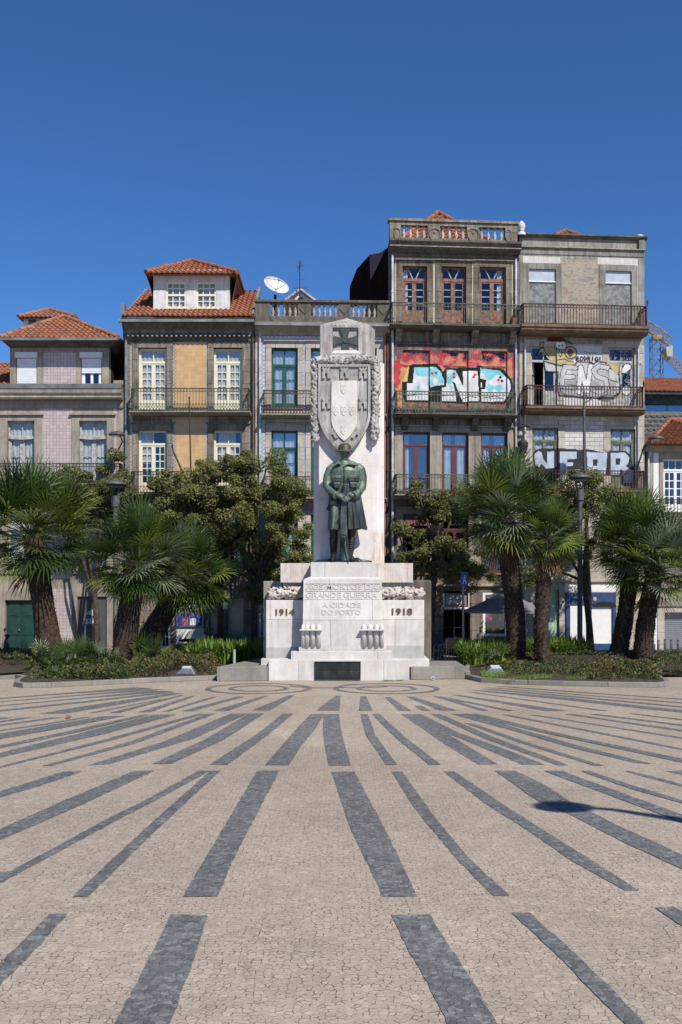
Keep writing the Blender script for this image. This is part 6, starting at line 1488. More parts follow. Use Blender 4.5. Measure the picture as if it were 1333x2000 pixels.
profile(F, 0, u_, [(0,F.z(1330,1185)),(.1,F.z(1330,1184)),(.16,F.z(1330,1172)),(.2,F.z(1330,1168)),(0,F.z(1330,1166))], 'string_course', GP)
a, b, c, d = gF_; m = MB(); m.box(a, b, .25, .3, c, d)
for k in range(22): zz = c+(d-c)*k/22; m.box(a, b, .235, .25, zz, zz+(d-c)/22*.7)
m.build('garage_shutter', M['grey_metal'], Fh.root); m = MB(); m.box(a-.3,a,-.03,.02,c,d+.25); m.box(a,b,-.03,.02,d,d+.25); m.build('garage_surround', M['granite_pale'], Fh.root)
m = MB(); arect(m, F, 1268, 1257, 1277, 1283, -.2, 0); m.build('meter_cabinet', M['charcoal'], Fh.root)
pipe(F, 1267, 880, 1284, M['pipe_white'], .04); m = MB(); arect(m, F, 1265, 883, 1270, 893, -.16, -.05); m.build('junction_box', M['pipe_white'], Fh.root)
Gh = Facade('slate_building', 'slate-clad rear block with ribbon window under an orange tiled roof, behind the white house', 1240, 47, 1480, 47.3, 'building')
F = Gh; u_ = F.W; rG = F.rect(1262, 790, 1475, 807)
wall(F, 0, u_, 0, F.z(1330,766), [rG], [M['slate'], M['dark']], None, depth=8)
r_ = random.Random(8)
for (ya, yb) in ((767,789), (808,870)):
    m = MB()
    za, zb_ = F.z(1330,yb), F.z(1330,ya); n = max(1, int((zb_-za)/.2))
    for j in range(n):
        z_ = za+(zb_-za)*j/n; k = 0
        while k*.3 < u_:
            x = k*.3+(j % 2)*.15; o_ = .02+r_.uniform(0, .012); pts = [(x-.15,z_+.3),(x-.15,z_+.12),(x-.08,z_+.02),(x,z_),(x+.08,z_+.02),(x+.15,z_+.12),(x+.15,z_+.3)]
            m.add([(p, -o_-(.03 if q < z_+.15 else -.01), q) for p, q in pts], [tuple(range(7))[::-1]]); k += 1
    m.build('slate_cladding', M['slate'], Gh.root)
a, b, c, d = rG; m = MB(); m.box(a, b, .02, .06, c, c+.05); m.box(a, b, .02, .06, d-.05, d)
for k in range(6): x = a+(b-a)*k/5; m.box(x-.03, x+.03, .02, .06, c, d)
w = m.build('window', M['iron'], Gh.root); m = MB(); m.add([(a,.05,c),(b,.05,c),(b,.05,d),(a,.05,d)], [(0,1,2,3)]); m.build('pane', M['glass_blue'], w)
m = MB(); m.add([(a,.4,c-.2),(b,.4,c-.2),(b,.4,d+.2),(a,.4,d+.2)], [(0,1,2,3)])
zz = F.z(1330,763,-.4); roof_plane(F, [(0,-.4,zz),(u_,-.4,zz),(u_,4,zz+1.5),(-.5,4,zz+1.5)], (0,-.4,zz), (u_,-.4,zz), 'roof', M['roof_new'])
m = MB(); m.box(0, u_, -.38, .05, zz-.18, zz-.02); m.build('eaves_board', M['iron'], Gh.root)
# ------------------------------------------------------------------ palms
def frond(m, base, az, el, pet, L, r, mi, droop=.25, n=30, spread=108, wid=1.):
    """one fan leaf: petiole, then narrow pleated segments in a fan, their tips bending over"""
    d = Vector((cos(az)*cos(el), sin(az)*cos(el), sin(el))); up0 = Vector((0, 0, 1)); side = d.cross(up0)
    if side.length < .05: side = Vector((1, 0, 0))
    side.normalize(); sag = Vector((0, 0, -1))
    p0 = Vector(base); p1 = p0+d*pet*.5; d2 = (d+sag*droop*.5).normalized(); p2 = p1+d2*pet*.5
    m.tube([p0, p1, p2], [.02, .014, .011], 4, mi, cap=False)
    ax = (d2+sag*droop*.25).normalized(); roll = r.uniform(-.5, .5); nrm = side.cross(ax).normalized(); side = (side*cos(roll)+nrm*sin(roll)).normalized(); nrm = side.cross(ax).normalized()
    if nrm.z < 0 and abs(roll) < .4: pass
    vs = []; fs = []
    for k in range(n):
        t = (k/(n-1)-.5)*2; a = rad(spread)*t; l = L*(1-.32*abs(t)**1.6)*r.uniform(.9, 1.05)
        q = ax*cos(a)+side*sin(a)+nrm*(.10+.16*cos(a*1.0))*1.0*r.uniform(.5, 1.2); q.normalize()
        w_ = nrm.cross(q).normalized(); da = rad(spread)*2/(n-1); fold = nrm*.012*(1 if k % 2 else -1)
        pr = (.04, .30, .72, 1.); dr = (0, .01, .07, .22+r.uniform(0, .16)); ww = (.012, max(.012, .30*l*math.tan(da/2)*.95), .019*wid*max(l,.75), .002)
        o = len(vs)
        for f, g, w in zip(pr, dr, ww):
            c = p2+q*l*f+sag*l*g*droop*2.2+fold*(1 if f < .9 else 0)
            vs += [c-w_*w, c+w_*w]
        fs += [(o+2*i, o+2*i+1, o+2*i+3, o+2*i+2) for i in range(3)]
    m.add(vs, fs, mi)
def palm_crown(c, R_, nl, seed, lo=-38, hi=84, mats=('leaf_palm','leaf_palm_dark','leaf_palm_light','leaf_palm_grey'), wts=(.45,.3,.15,.1), name='crown', parent=None, nseg=24, dead=0, petk=.5):
    r = random.Random(seed); m = MB()
    for i in range(nl):
        f = (i+.5)/nl; el = rad(hi-(hi-lo)*f**.9+r.uniform(-10, 10)); az = i*2.39996+r.uniform(-.3, .3); s_ = r.uniform(.8, 1.06)*(1-.22*max(0, f-.5)*2)
        k = r.choices(range(len(mats)), wts)[0]
        frond(m, (c[0]+.08*cos(az), c[1]+.08*sin(az), c[2]-.25*f+.1), az, el, R_*petk*s_, R_*(1-petk)*1.02*s_, r, k, droop=.08+.20*f, n=nseg)
    mt = [M[q] for q in mats]
    if dead:
        mt.append(M['leaf_dead'])
        for i in range(dead): az = r.uniform(0, 2*PI); frond(m, (c[0], c[1], c[2]-.35), az, rad(r.uniform(-80, -50)), R_*.3, R_*.38, r, len(mats), droop=.3, n=16, spread=60)
    return m.build(name, mt, parent)
def palm_trunk(path, r0, r1, seed, parent):
    r = random.Random(seed); m = MB(); pts = resample3(path, 14); n = len(pts)
    m.tube(pts, [r0+(r1-r0)*(i/(n-1))+.02*sin(i*2.1) for i in range(n)], 14, 0)
    L = sum((Vector(b)-Vector(a)).length for a, b in zip(pts, pts[1:])); N = int(L*95)
    for i in range(N):
        f = i/N; k = f*(n-1); j = min(n-2, int(k)); p = Vector(pts[j]).lerp(Vector(pts[j+1]), k-j); d = (Vector(pts[j+1])-Vector(pts[j])).normalized()
        az = i*2.39996; o = Vector((cos(az), sin(az), 0)); o = (o-d*o.dot(d)).normalized(); t = d.cross(o); R_ = (r0+(r1-r0)*f)*.92
        w = r.uniform(.03, .065); h = r.uniform(.05, .12); q = p+o*R_; out = r.uniform(.03, .085)
        a, b, c, e = q-t*w, q+t*w, q+d*h+o*out+t*w*.45, q+d*h+o*out-t*w*.45
        m.add([a, b, c, e, a-d*.035, b-d*.035], [(0,1,2,3),(4,5,2,3)], 1)
        if r.random() < .3: s0 = q+d*h*.5; m.tube([s0, s0+o*out*1.2-d*r.uniform(.05, .2)+t*r.uniform(-.1, .1)], .006, 3, 1, cap=False)
    return m.build('trunk', [M['trunk_palm'], M['trunk_scale']], parent)
def resample3(path, n):
    P3 = [Vector(p) for p in path]; out = []
    for i in range(n):
        t = i/(n-1)*(len(P3)-1); j = min(len(P3)-2, int(t)); u = t-j
        p0 = P3[max(0, j-1)]; p1 = P3[j]; p2 = P3[j+1]; p3 = P3[min(len(P3)-1, j+2)]
        out.append(.5*((2*p1)+(-p0+p2)*u+(2*p0-5*p1+4*p2-p3)*u*u+(-p0+3*p1-3*p2+p3)*u**3))
    return out
def palm(label, Y, base, mid, top, crown_r, nl, seed, w0, w1, dead=3, **k):
    b = P(*base, Y); b = (b[0], Y, .1); root = thing('fan_palm', label, 'palm tree', b, group='big fan palms in the planting beds')
    loc = Vector(b); t_ = Vector(P(*top, Y)); md = Vector(P(*mid, Y)); pth = [Vector((0,0,-.05)), md-loc, t_-loc]
    palm_trunk(pth, M2(w0, Y)/2, M2(w1, Y)/2, seed, root); palm_crown(t_-loc, M2(crown_r, Y), nl, seed+1, parent=root, dead=dead, **k)
    return root
palm('largest leaning palm at the far left, crown cut by the left edge', 33.6, (112,1305), (92,1228), (66,1048), 165, 100, 11, 50, 40)
palm('left palm with thick upright trunk in front, second from the left edge', 33.2, (243,1308), (247,1235), (268,1095), 132, 96, 23, 50, 42, lo=-52)
palm('palm leaning right behind the notice case, crown beside the broadleaf tree', 36.2, (262,1300), (305,1225), (366,1122), 116, 84, 35, 50, 38, lo=-58)
palm('tallest palm right of the memorial with a slim tall trunk', 35.2, (1006,1308), (1007,1210), (985,1008), 138, 98, 47, 40, 36, dead=8)
palm('small-crowned palm with slender trunk, between the tallest palm and the lamp post', 34.2, (1062,1312), (1057,1230), (1068,1050), 92, 56, 59, 30, 26, dead=10, lo=-30)
palm('palm leaning right in the right bed, left one of the twin trunks', 36.0, (1203,1302), (1218,1225), (1240,1066), 122, 90, 71, 36, 30, lo=-40)
palm('palm with straight trunk at the right edge, right one of the twin trunks', 35.2, (1256,1308), (1260,1230), (1280,1112), 126, 84, 83, 38, 34, mats=('leaf_palm','leaf_palm_dark','leaf_palm_light','leaf_palm_grey'), wts=(.35,.2,.15,.3), lo=-30)
# young palms growing from the ground
def young(px, py, Y, R_, nl, seed, label, lo=5, g=True):
    x, _, _ = P(px, 0, Y); root = thing('young_palm', label, 'young palm', (x, Y, .13), group='young palms at the foot of the trunks')
    palm_crown(Vector((0, 0, .15)), M2(R_, Y), nl, seed, lo=lo, hi=82, parent=root, nseg=18, name='crown', petk=.55, wts=(.55,.2,.2,.05))
for px, Y, R_, nl, sd, lb in ((88,31.6,60,14,1,'leftmost young palm beside the bed kerb at the far left'), (122,31.0,60,16,2,'young palm in front of the leftmost leaning trunk'), (155,31.4,70,19,3,'tallest young palm, between the two left trunks'), (188,31.3,62,16,4,'young palm in front of the cash machine'), (118,30.2,44,13,9,'lowest young palm touching the left kerb'),
                             (219,31.6,40,10,5,'small young palm left of the thick upright trunk'), (285,33.0,70,18,6,'silvery young palm right of the thick upright trunk'), (975,33.2,46,16,8,'spiky young palm at the foot of the tallest right palm')):
    young(px, 0, Y, R_, nl, sd*31, lb)
# ------------------------------------------------------------------ broadleaf trees
def leaf_cloud(m, c, rr, N, r, wts, size=.12, shell=.55):
    for i in range(N):
        while True:
            v = Vector((r.uniform(-1,1), r.uniform(-1,1), r.uniform(-1,1)))
            if .05 < v.length < 1: break
        v *= (v.length**-shell if r.random() < .7 else 1)
        if v.length > 1.12: v.normalize()
        p = Vector((c[0]+v.x*rr[0], c[1]+v.y*rr[1], c[2]+v.z*rr[2]))
        s = size*r.uniform(.6, 1.25); nv_ = v.normalized()*.5+Vector((0, -.15, .45))+Vector((r.gauss(0, .45), r.gauss(0, .45), r.gauss(0, .45))); nv_.normalize(); d = nv_.cross(Vector((r.gauss(0, 1), r.gauss(0, 1), r.gauss(0, 1)))).normalized(); w = nv_.cross(d).normalized()*s*.29; nn = d.cross(w).normalized()*s*.06
        k = r.choices(range(len(wts)), wts)[0]
        m.add([p, p+d*s*.45+w+nn, p+d*s, p+d*s*.45-w+nn], [(0,1,2),(0,2,3)], k)
def tree(label, Y, foot, fork, blobs, N, seed, wts=(.4,.3,.12,.18), size=.10, trunk_r=.13, twigs=40, group='broadleaf street trees'):
    r = random.Random(seed); b = P(foot, 0, Y); root = thing('street_tree', label, 'tree', (b[0], Y, 0), group=group); loc = Vector((b[0], Y, 0))
    F_ = Vector(P(*fork, Y))-loc; t = MB()
    t.tube(resample3([(0,0,-.05), F_*.5+Vector((.05,0,0)), F_], 8), [trunk_r*(1.15-.35*i/7) for i in range(8)], 10)
    m = MB(); tot = sum(q[2]*q[3] for q in blobs); cl = []
    for (px, py, rx, ry, dy) in blobs:
        c = Vector(P(px, py, Y+dy))-loc; R3 = (M2(rx, Y), M2((rx+ry)/2, Y)*.8, M2(ry, Y)); cl.append((c, R3))
        mid = F_.lerp(c, .5)+Vector((r.uniform(-.2,.2), r.uniform(-.2,.2), .15)); t.tube(resample3([F_-Vector((0,0,.1)), mid, c+Vector((0,0,R3[2]*.3))], 7), [trunk_r*.55*(1-i/8) for i in range(7)], 6, cap=False)
        for k in range(4):
            e = c+Vector((r.uniform(-.8,.8)*R3[0], r.uniform(-.8,.8)*R3[1], r.uniform(-.4,.9)*R3[2])); t.tube([mid.lerp(c, .5), mid.lerp(e, .6)+Vector((0,0,.08)), e], [.025,.016,.006], 4, cap=False)
        n = int(N*rx*ry/tot); sub = max(6, int(R3[0]*R3[2]*15))
        for k in range(sub):                                          # many small clumps, gaps between them
            while True:
                v = Vector((r.uniform(-1,1), r.uniform(-1,1), r.uniform(-1,1)))
                if v.length < 1: break
            v *= v.length**-.35
            o_ = r.choice((.85, .9, 1., 1.15)); cc = (c[0]+v.x*R3[0]*o_, c[1]+v.y*R3[1]*o_, c[2]+v.z*R3[2]*o_); s_ = r.uniform(.14, .46)
            ww = [q*r.uniform(.3, 1.7) for q in wts]
            leaf_cloud(m, cc, (s_, s_, s_*.75), n//sub, r, ww, size)
    t.build('trunk', M['bark'], root); m.build('crown', [M['leaf_a'], M['leaf_b'], M['leaf_c'], M['leaf_d']], root)
    return root
tree('broad olive-brown tree with slim trunk before the green door, left of the memorial', 39.0, 427, (430,1150), [(315,985,42,50,.2),(350,985,52,62,0),(330,945,34,30,.4),(300,1030,26,34,0),(400,950,55,55,.4),(440,1000,60,60,-.3),(385,1050,50,45,.2),(440,1075,50,55,.5),(325,1020,35,40,.3),(420,925,38,30,.1)], 38000, 5, wts=(.45,.2,.12,.23))
tree('taller olive tree against the left side of the memorial, yellowing at the top', 38.4, 496, (494,1160), [(470,935,48,52,.2),(520,930,50,48,0),(560,960,42,55,.3),(520,1010,60,60,-.2),(580,1030,32,60,.5),(500,1090,50,50,.2),(560,1110,45,45,.4),(455,905,32,26,0),(500,1150,40,24,.2),(590,1080,24,50,.8)], 46000, 6, wts=(.40,.27,.17,.16))
tree('green tree behind the left palms, in front of the pink tiled house', 38.4, 190, (185,1160), [(165,945,45,45,0),(215,930,36,40,.3),(195,990,45,45,.2),(130,925,26,22,.1),(240,960,25,45,.4),(150,1010,40,35,.3)], 24000, 7, wts=(.25,.55,.05,.15))
tree('dark-leaved tree between the memorial and the tallest palm', 38.9, 836, (848,1120), [(800,1070,32,42,0),(850,1045,45,50,.2),(890,1000,38,45,.3),(840,1110,50,28,-.2),(900,1090,45,50,.3),(815,970,20,34,.2),(935,1125,40,22,0),(850,985,28,30,0)], 28000, 8, wts=(.28,.42,.08,.22))
tree('brown-green tree behind the lamp post and the twin-trunk palms', 38.4, 1156, (1140,1130), [(1110,960,40,45,0),(1160,945,42,40,.3),(1195,985,32,40,.2),(1140,1010,48,48,0),(1100,1060,45,50,.3),(1170,1060,40,50,.2),(1040,1120,28,26,.3)], 24000, 9, wts=(.36,.25,.10,.29))
# ------------------------------------------------------------------ beds
def strap_bed(x0, x1, Y0_, Y1_, N, h, seed, label):
    r = random.Random(seed); m = MB()
    a, b = X(x0, Y0_), X(x1, Y0_); cl = [(r.uniform(a, b), r.uniform(Y0_, Y1_)) for _ in range(N//34)]
    for i in range(N):
        c = r.choice(cl); az = r.uniform(0, 2*PI); L = h*r.uniform(.7, 1.35); lean = r.uniform(.15, .95); w = r.uniform(.014, .026)*1.3
        d = Vector((cos(az), sin(az), 0)); t = Vector((-d.y, d.x, 0)); p = Vector((c[0]+r.gauss(0, .07), c[1]+r.gauss(0, .07), .14)); vs = []
        for k in range(5):
            s = k/4; q = p+d*L*lean*s**1.6*.8+Vector((0, 0, L*(s-.45*lean*s*s*s))); ww = w*(1 if k < 3 else (.8 if k == 3 else .1)); vs += [q-t*ww, q+t*ww]
        m.add(vs, [(2*k, 2*k+1, 2*k+3, 2*k+2) for k in range(4)], r.choices((0, 1, 2), (.6, .25, .15))[0])
    o = m.build('strap_leaf_plants', [M['leaf_strap'], M['leaf_palm'], M['leaf_palm_light']]); tag(o, label, 'plants', kind='stuff')
strap_bed(372, 515, 34.6, 37.2, 4200, .78, 1, 'bright green strap-leaved plants in the bed left of the memorial')
strap_bed(912, 1000, 34.9, 37.0, 2300, .78, 2, 'bright green strap-leaved plants by the café chairs')
strap_bed(1015, 1155, 36.0, 37.6, 3300, .80, 3, 'bright green strap-leaved plants beside the lamp post')
FL = [G(360,1328), G(967,1326)]
def shrub_mass(poly, h, N, seed, label, name, wts=(.5,.3,.2), size=.05, rough=.35, cat='hedge', kind=None, core=True):
    """clipped or creeping shrub over the ground polygon, a twiggy core under thousands of small leaves"""
    r = random.Random(seed); m = MB(); xs = [p[0] for p in poly]; ys = [p[1] for p in poly]
    def hh(x, y): return h*(1-rough+rough*(noise.noise(Vector((x*1.3, y*1.3, seed)))+.6*noise.noise(Vector((x*4, y*4, seed)))+.5))
    if core:
        c = [sum(xs)/len(xs), sum(ys)/len(ys)]; pp = [(c[0]+(x-c[0])*.93, c[1]+(y-c[1])*.93) for x, y in poly]; m.slab(pp, .1, .12+h*(1-rough)*(.8 if rough < .45 else .25), 3)
    n = 0
    while n < N:
        x, y = r.uniform(min(xs), max(xs)), r.uniform(min(ys), max(ys))
        if not inpoly((x, y), poly) or any(abs(x-fx) < .42 and -1.6 < y-fy < .65 for fx, fy in FL): continue
        top = hh(x, y); edge = min(dseg((x, y), poly[k], poly[(k+1) % len(poly)]) for k in range(len(poly)))
        top *= min(1, .55+edge*2); z = .12+(top*(1-abs(r.gauss(0, .12))) if edge > .22 or r.random() < .3 else r.uniform(0, top))
        a = r.uniform(0, 2*PI); dr = r.uniform(-.2, 1.2); s = size*r.uniform(.6, 1.5); d = Vector((cos(a)*cos(dr), sin(a)*cos(dr), sin(dr))); w = d.cross(Vector((r.uniform(-1,1), r.uniform(-1,1), .3))).normalized()*s*.28; p = Vector((x, y, z))
        k = r.choices((0, 1, 2), wts)[0] if noise.noise(Vector((x*1.1, y*1.1, seed+4))) < .18 else r.choices((0, 1, 2), (wts[0]*.5, wts[1], wts[2]*3))[0]
        m.add([p, p+d*s*.5+w, p+d*s, p+d*s*.5-w], [(0,1,2,3)], k); n += 1
    o = m.build(name, [M['leaf_hedge'], M['leaf_a'], M['leaf_brown'], M['soil']]); tag(o, label, cat, kind=kind)
def GX(px, Y): return (X(px, Y), Y)
shrub_mass([GX(252,29.75), GX(335,30.2), GX(422,31.0), GX(424,35.2), GX(380,37.2), GX(240,36.6)], .52, 19000, 3, 'low brown-green creeping shrubs in front of the notice case', 'creeping_shrub', (.5,.25,.25), .065, .5, 'shrub')
shrub_mass([GX(-120,33.4), GX(60,33.2), GX(95,34.5), GX(95,37.5), GX(-140,37.5)], .5, 6000, 4, 'low bushy hedge at the far left edge behind the young palms', 'low_hedge', (.45,.3,.25), .07, .4)
shrub_mass([GX(915,35.1), GX(1010,34.8), GX(1330,35.6), GX(1520,36), GX(1520,37.6), GX(920,37.2)], .45, 14000, 5, 'long dark clipped hedge along the back of the right bed', 'low_hedge', (.7,.22,.08), .055, .18)
shrub_mass([GX(1150,28.8), GX(1287,28.7), GX(1296,33.5), GX(1165,34)], .42, 9000, 6, 'brown-tinged creeping shrub at the kerb below the twin-trunk palms', 'creeping_shrub', (.45,.25,.3), .075, .6, 'shrub', core=False)
shrub_mass([GX(935,30.8), GX(1150,29.5), GX(1160,34.6), GX(960,34.6)], .26, 12000, 7, 'thin low shrub in the shade under the slender palm', 'creeping_shrub', (.7,.2,.1), .06, .6, 'shrub', core=False)
shrub_mass([GX(66,29.0), GX(150,28.95), GX(252,29.4), GX(250,33.5), GX(60,33.5)], .34, 28000, 8, 'dark undergrowth around the young palms at the left kerb', 'undergrowth', (.7,.22,.08), .08, .6, 'shrub', kind='stuff', core=False)
shrub_mass([GX(1270,31.2), GX(1520,31.6), GX(1520,35.6), GX(1290,35.6)], .4, 8000, 9, 'clipped hedge strip at the right edge behind the bed kerb', 'low_hedge', (.6,.3,.1), .06, .2)
# short grass and weeds in the right bed, weeds along the monument foot
r = random.Random(77); m = MB()
for i in range(17800):
    if i < 17000: px = r.uniform(940, 1270); Y = r.uniform(29.0, 32.6); x = X(px, Y); z = .17; h = r.uniform(.03, .10)
    elif i < 17400: px = r.choice((r.gauss(756, 4), r.gauss(783, 3), r.gauss(765, 10))); Y = 30.2+r.uniform(-.06, .03); x = X(px, Y); z = 0; h = r.uniform(.01, .05)
    else: px = r.gauss(330, 60); Y = r.uniform(30.7, 31.3); x = X(px, Y); z = .15; h = r.uniform(.02, .06)
    if i < 17000 and noise.noise(Vector((x*1.2, Y*1.2, 0))) < -.05: continue
    a = r.uniform(0, 2*PI); w = .008; m.add([(x-w*cos(a), Y-w*sin(a), z), (x+w*cos(a), Y+w*sin(a), z), (x+.4*h*sin(a*3), Y+.4*h*cos(a*2), z+h)], [(0,1,2)])
tag(m.build('grass', [M['leaf_strap']]), 'short bright grass and weeds in the right bed and along the monument foot', 'grass', kind='stuff')
# ------------------------------------------------------------------ lamps
def mast_lamp(x, Y, H, label, mirror=1):
    root = thing('lamp_post', label, 'lamp post', (x, Y, 0), group='grey lamp posts with flat round heads')
    m = MB(); m.tube([(0,0,0),(0,0,.5),(0,0,.52),(0,0,H-.9)], [.115,.115,.1,.09], 14)
    m.tube([(0,0,H-.9),(0,0,H-.5)], [.14,.12], 14); m.build('pole', M['lamp_grey'], root, bevel=0)
    m = MB()
    for s in (-1, 1): m.tube([(s*.08,0,H-1.0),(s*.13,0,H-.7),(s*.10,0,H-.4),(s*.17,0,H-.12)], [.05,.04,.035,.05], 8)
    m.build('fork', M['lamp_grey'], root)
    m = MB(); m.lathe([(0,-.13),(.28,-.12),(.40,-.07),(.42,-.03),(.36,.03),(.20,.10),(.12,.115),(.10,.16),(0,.17)], (0,0,H-.02), 28); hd_ = m.build('lamp_head', M['lamp_grey'], root)
    m = MB(); m.lathe([(0,-.16),(.2,-.155),(.3,-.125)], (0,0,H-.02), 24); m.build('diffuser', M['lamp_glass'], hd_)
    return root
Ylr = 37.1; mast_lamp(X(1133,Ylr), Ylr, P(0,930,Ylr)[2], 'grey lamp post with flat round head, right of the slender palm'); Yll = 37.6; mast_lamp(X(226,Yll), Yll, P(0,943,Yll)[2], 'grey lamp post with flat round head behind the left palms')
def arm_lamp(base, path, head, rad_, label, Y, pole=None, name='lamp_post', cat='lamp post', group='grey lamp posts with flat round heads', wide=1.):
    root = thing(name, label, cat, base, group=group); L = Vector(base)
    m = MB(); m.tube([Vector(p)-L for p in path], rad_, 10); m.build('pole' if pole else 'bracket', M['lamp_grey'], root)
    h = Vector(head)-L; m = MB(); m.lathe([(0,-.05),(.26,-.05),(.33,-.02),(.30,.05),(.18,.11),(.06,.14),(0,.14)], tuple(h), 22, sx=wide); q = m.build('lamp_head', M['lamp_grey'], root)
    m = MB(); m.lathe([(0,-.07),(.24,-.052)], tuple(h), 20); m.build('diffuser', M['lamp_glass'], q); return root
Yt_ = 38.6; pt = lambda x, y, Y=Yt_: P(x, y, Y)
arm_lamp((X(1150,Yt_),Yt_,0), [(X(1150,Yt_),Yt_,0),(X(1151,Yt_),Yt_,2.6),pt(1148,1100),pt(1142,900),pt(1141,765)], pt(1184,778), [.11,.105,.085,.06,.045], 'tallest thin lamp post with a side arm, in front of the grey graffiti house', Yt_, True)
o = bpy.context.scene.objects; lp = [q for q in C.objects if q.get('label', '').startswith('tallest thin')][0]
m = MB(); b_ = Vector(lp.location); m.tube([Vector(pt(1141,790))-b_, Vector(pt(1144,786))-b_, Vector(pt(1158,778))-b_, Vector(pt(1176,776))-b_], [.03,.028,.025,.02], 8); m.build('arm', M['lamp_grey'], lp)
Yw = 39.6
arm_lamp(P(214,910,39.9), [P(214,910,39.95), P(229,882,39.3), P(240,863,39.1), P(236,853,39.0), P(228,851,39.0)], P(229,849,38.95), [.03,.03,.03,.025,.02], 'wall lamp on a bent bracket between the pink tiled and ochre houses', Yw, name='wall_lamp', cat='wall lamp', group='wall lamps on bent brackets')
arm_lamp(P(1237,942,40.95), [P(1237,942,40.98), P(1248,905,40.4), P(1258,872,40.1), P(1264,864,40.0), P(1276,859,40.0)], P(1282,857,39.95), [.035,.035,.03,.025,.02], 'wall lamp on a long bracket at the corner of the grey graffiti house', Yw, name='wall_lamp', cat='wall lamp', group='wall lamps on bent brackets')
# old lantern between the two graffiti houses
root = thing('lantern', 'old black iron lantern hanging between the two graffiti houses', 'lantern', P(1022,870,40.3))
m = MB(); m.tube([(-.25,.35,.75),(-.1,.1,.72),(.05,0,.78),(.28,0,.82)], .04, 8); m.tube([(0,0,.75),(.02,0,.2)], .015, 6); m.ball((.2,0,.8), (.12,.06,.06), 8); m.build('bracket', M['iron_rust'], root)
m = MB(); m.lathe([(.05,.28),(.2,.12),(.22,.1),(.2,-.05),(.13,-.32),(.0,-.36)], (0,0,0), 6, smooth=False); m.build('lantern_body', M['iron'], root)
# lamp outside the picture whose shadow lies on the paving
sx, sy = G(1100, 1576); Hh = 8.2; k = Hh/math.tan(rad(SUN_EL)); hx, hy_ = sx+k*sin(rad(SUN_AZ)), sy-k*cos(rad(SUN_AZ))
gx_, gy_ = G(1333, 1606)
arm_lamp((hx+.75, hy_+.1, 0), [(hx+.75,hy_+.1,0),(hx+.76,hy_+.1,4),(hx+.78,hy_+.1,Hh-1.6),(hx+.7,hy_+.08,Hh-.9),(hx+.5,hy_,Hh-.2),(hx+.1,hy_,Hh+.05)], (hx,hy_,Hh), [.14,.13,.12,.11,.08,.04], 'lamp post outside the right edge, seen only by its shadow on the paving', 8, True, wide=1.2)
# flagpole leaning out of the ochre house
fp = thing('flagpole', 'bare slanted flagpole on the front of the ochre tiled house', 'flagpole', P(369,948,39.3)); b_ = Vector(fp.location)
m = MB(); m.tube([(0,.65,0), Vector(P(370,778,38.6))-b_], [.035,.025], 8); m.ball(Vector(P(370,776,38.6))-b_, .045, 8); m.build('pole', M['lamp_grey'], fp)
# ------------------------------------------------------------------ sign, café
Ysg = 37.0; sg = thing('parking_sign', 'blue sign with a white letter A on a thin steel pole by the café', 'sign', (X(905,Ysg),Ysg,0))
m = MB(); m.tube([(0,0,0),(0,0,Z(1143,Ysg))], .045, 10); m.tube([(0,0,0),(0,0,.06)], .12, 12); m.build('pole', M['steel'], sg)
m = MB(); w_ = M2(13, Ysg); z0, z1 = Z(1145,Ysg), Z(1117,Ysg); Mz = Matrix.Rotation(rad(10), 3, 'Z'); m.rbox((.04,-.07,(z0+z1)/2), (w_*1.15, .03, z1-z0), Mz); pnl = m.build('panel', M['sign_blue'], sg, bevel=.004)
tx = text('A', 1, .004, M['paper'], 'letter', pnl, (.045,-.093,(z0+z1)/2-.02), rot=(PI/2, 0, rad(10)), bold=.03, width=w_*.62, height=(z1-z0)*.62)
def bistro_chair():
    root = thing('cafe_chair', '', 'chair', (0,0,0), group='wicker café chairs round the tables'); s = .44
    f = MB()
    for sx_ in (-1, 1):
        f.tube([(sx_*.22,-.24,0),(sx_*.21,-.2,.44),(sx_*.22,-.2,.62),(sx_*.24,-.12,.66),(sx_*.235,.2,.66)], .0125, 6)
        f.tube([(sx_*.24,.30,0),(sx_*.22,.2,.44),(sx_*.21,.3,.86)], .0125, 6)
    f.tube([(-.21,-.2,.43),(.21,-.2,.43)], .011, 6); f.tube([(-.22,.2,.43),(.22,.2,.43)], .011, 6)
    f.tube([(-.21,.3,.86),(-.12,.32,.92),(.12,.32,.92),(.21,.3,.86)], .0125, 6); f.tube([(-.215,-.22,.2),(.215,-.22,.2)], .009, 6)
    f.build('frame', M['alu'], root)
    m = MB(); m.box(-.21,.21,-.21,.21,.435,.455)
    for k in range(14): m.box(-.21+.03*k,-.195+.03*k,-.21,.21,.455,.459)
    m.build('seat', M['wicker'], root)
    m = MB(); vs = []
    for j in range(6):
        for i in range(7): x = -.2+.4*i/6; z = .5+.39*j/5; vs.append((x, .205+.11*(z-.44)/.42+.03*(1-(x/.2)**2), z-(0 if j < 5 else .04*(x/.2)**2)))
    F_ = [(j*7+i, j*7+i+1, (j+1)*7+i+1, (j+1)*7+i) for j in range(5) for i in range(6)]; m.add(vs, F_, 0, True); m.add([(x, y+.02, z) for x, y, z in vs], [q[::-1] for q in F_], 0, True)
    m.build('backrest', M['wicker'], root); return root
ch0 = bistro_chair()
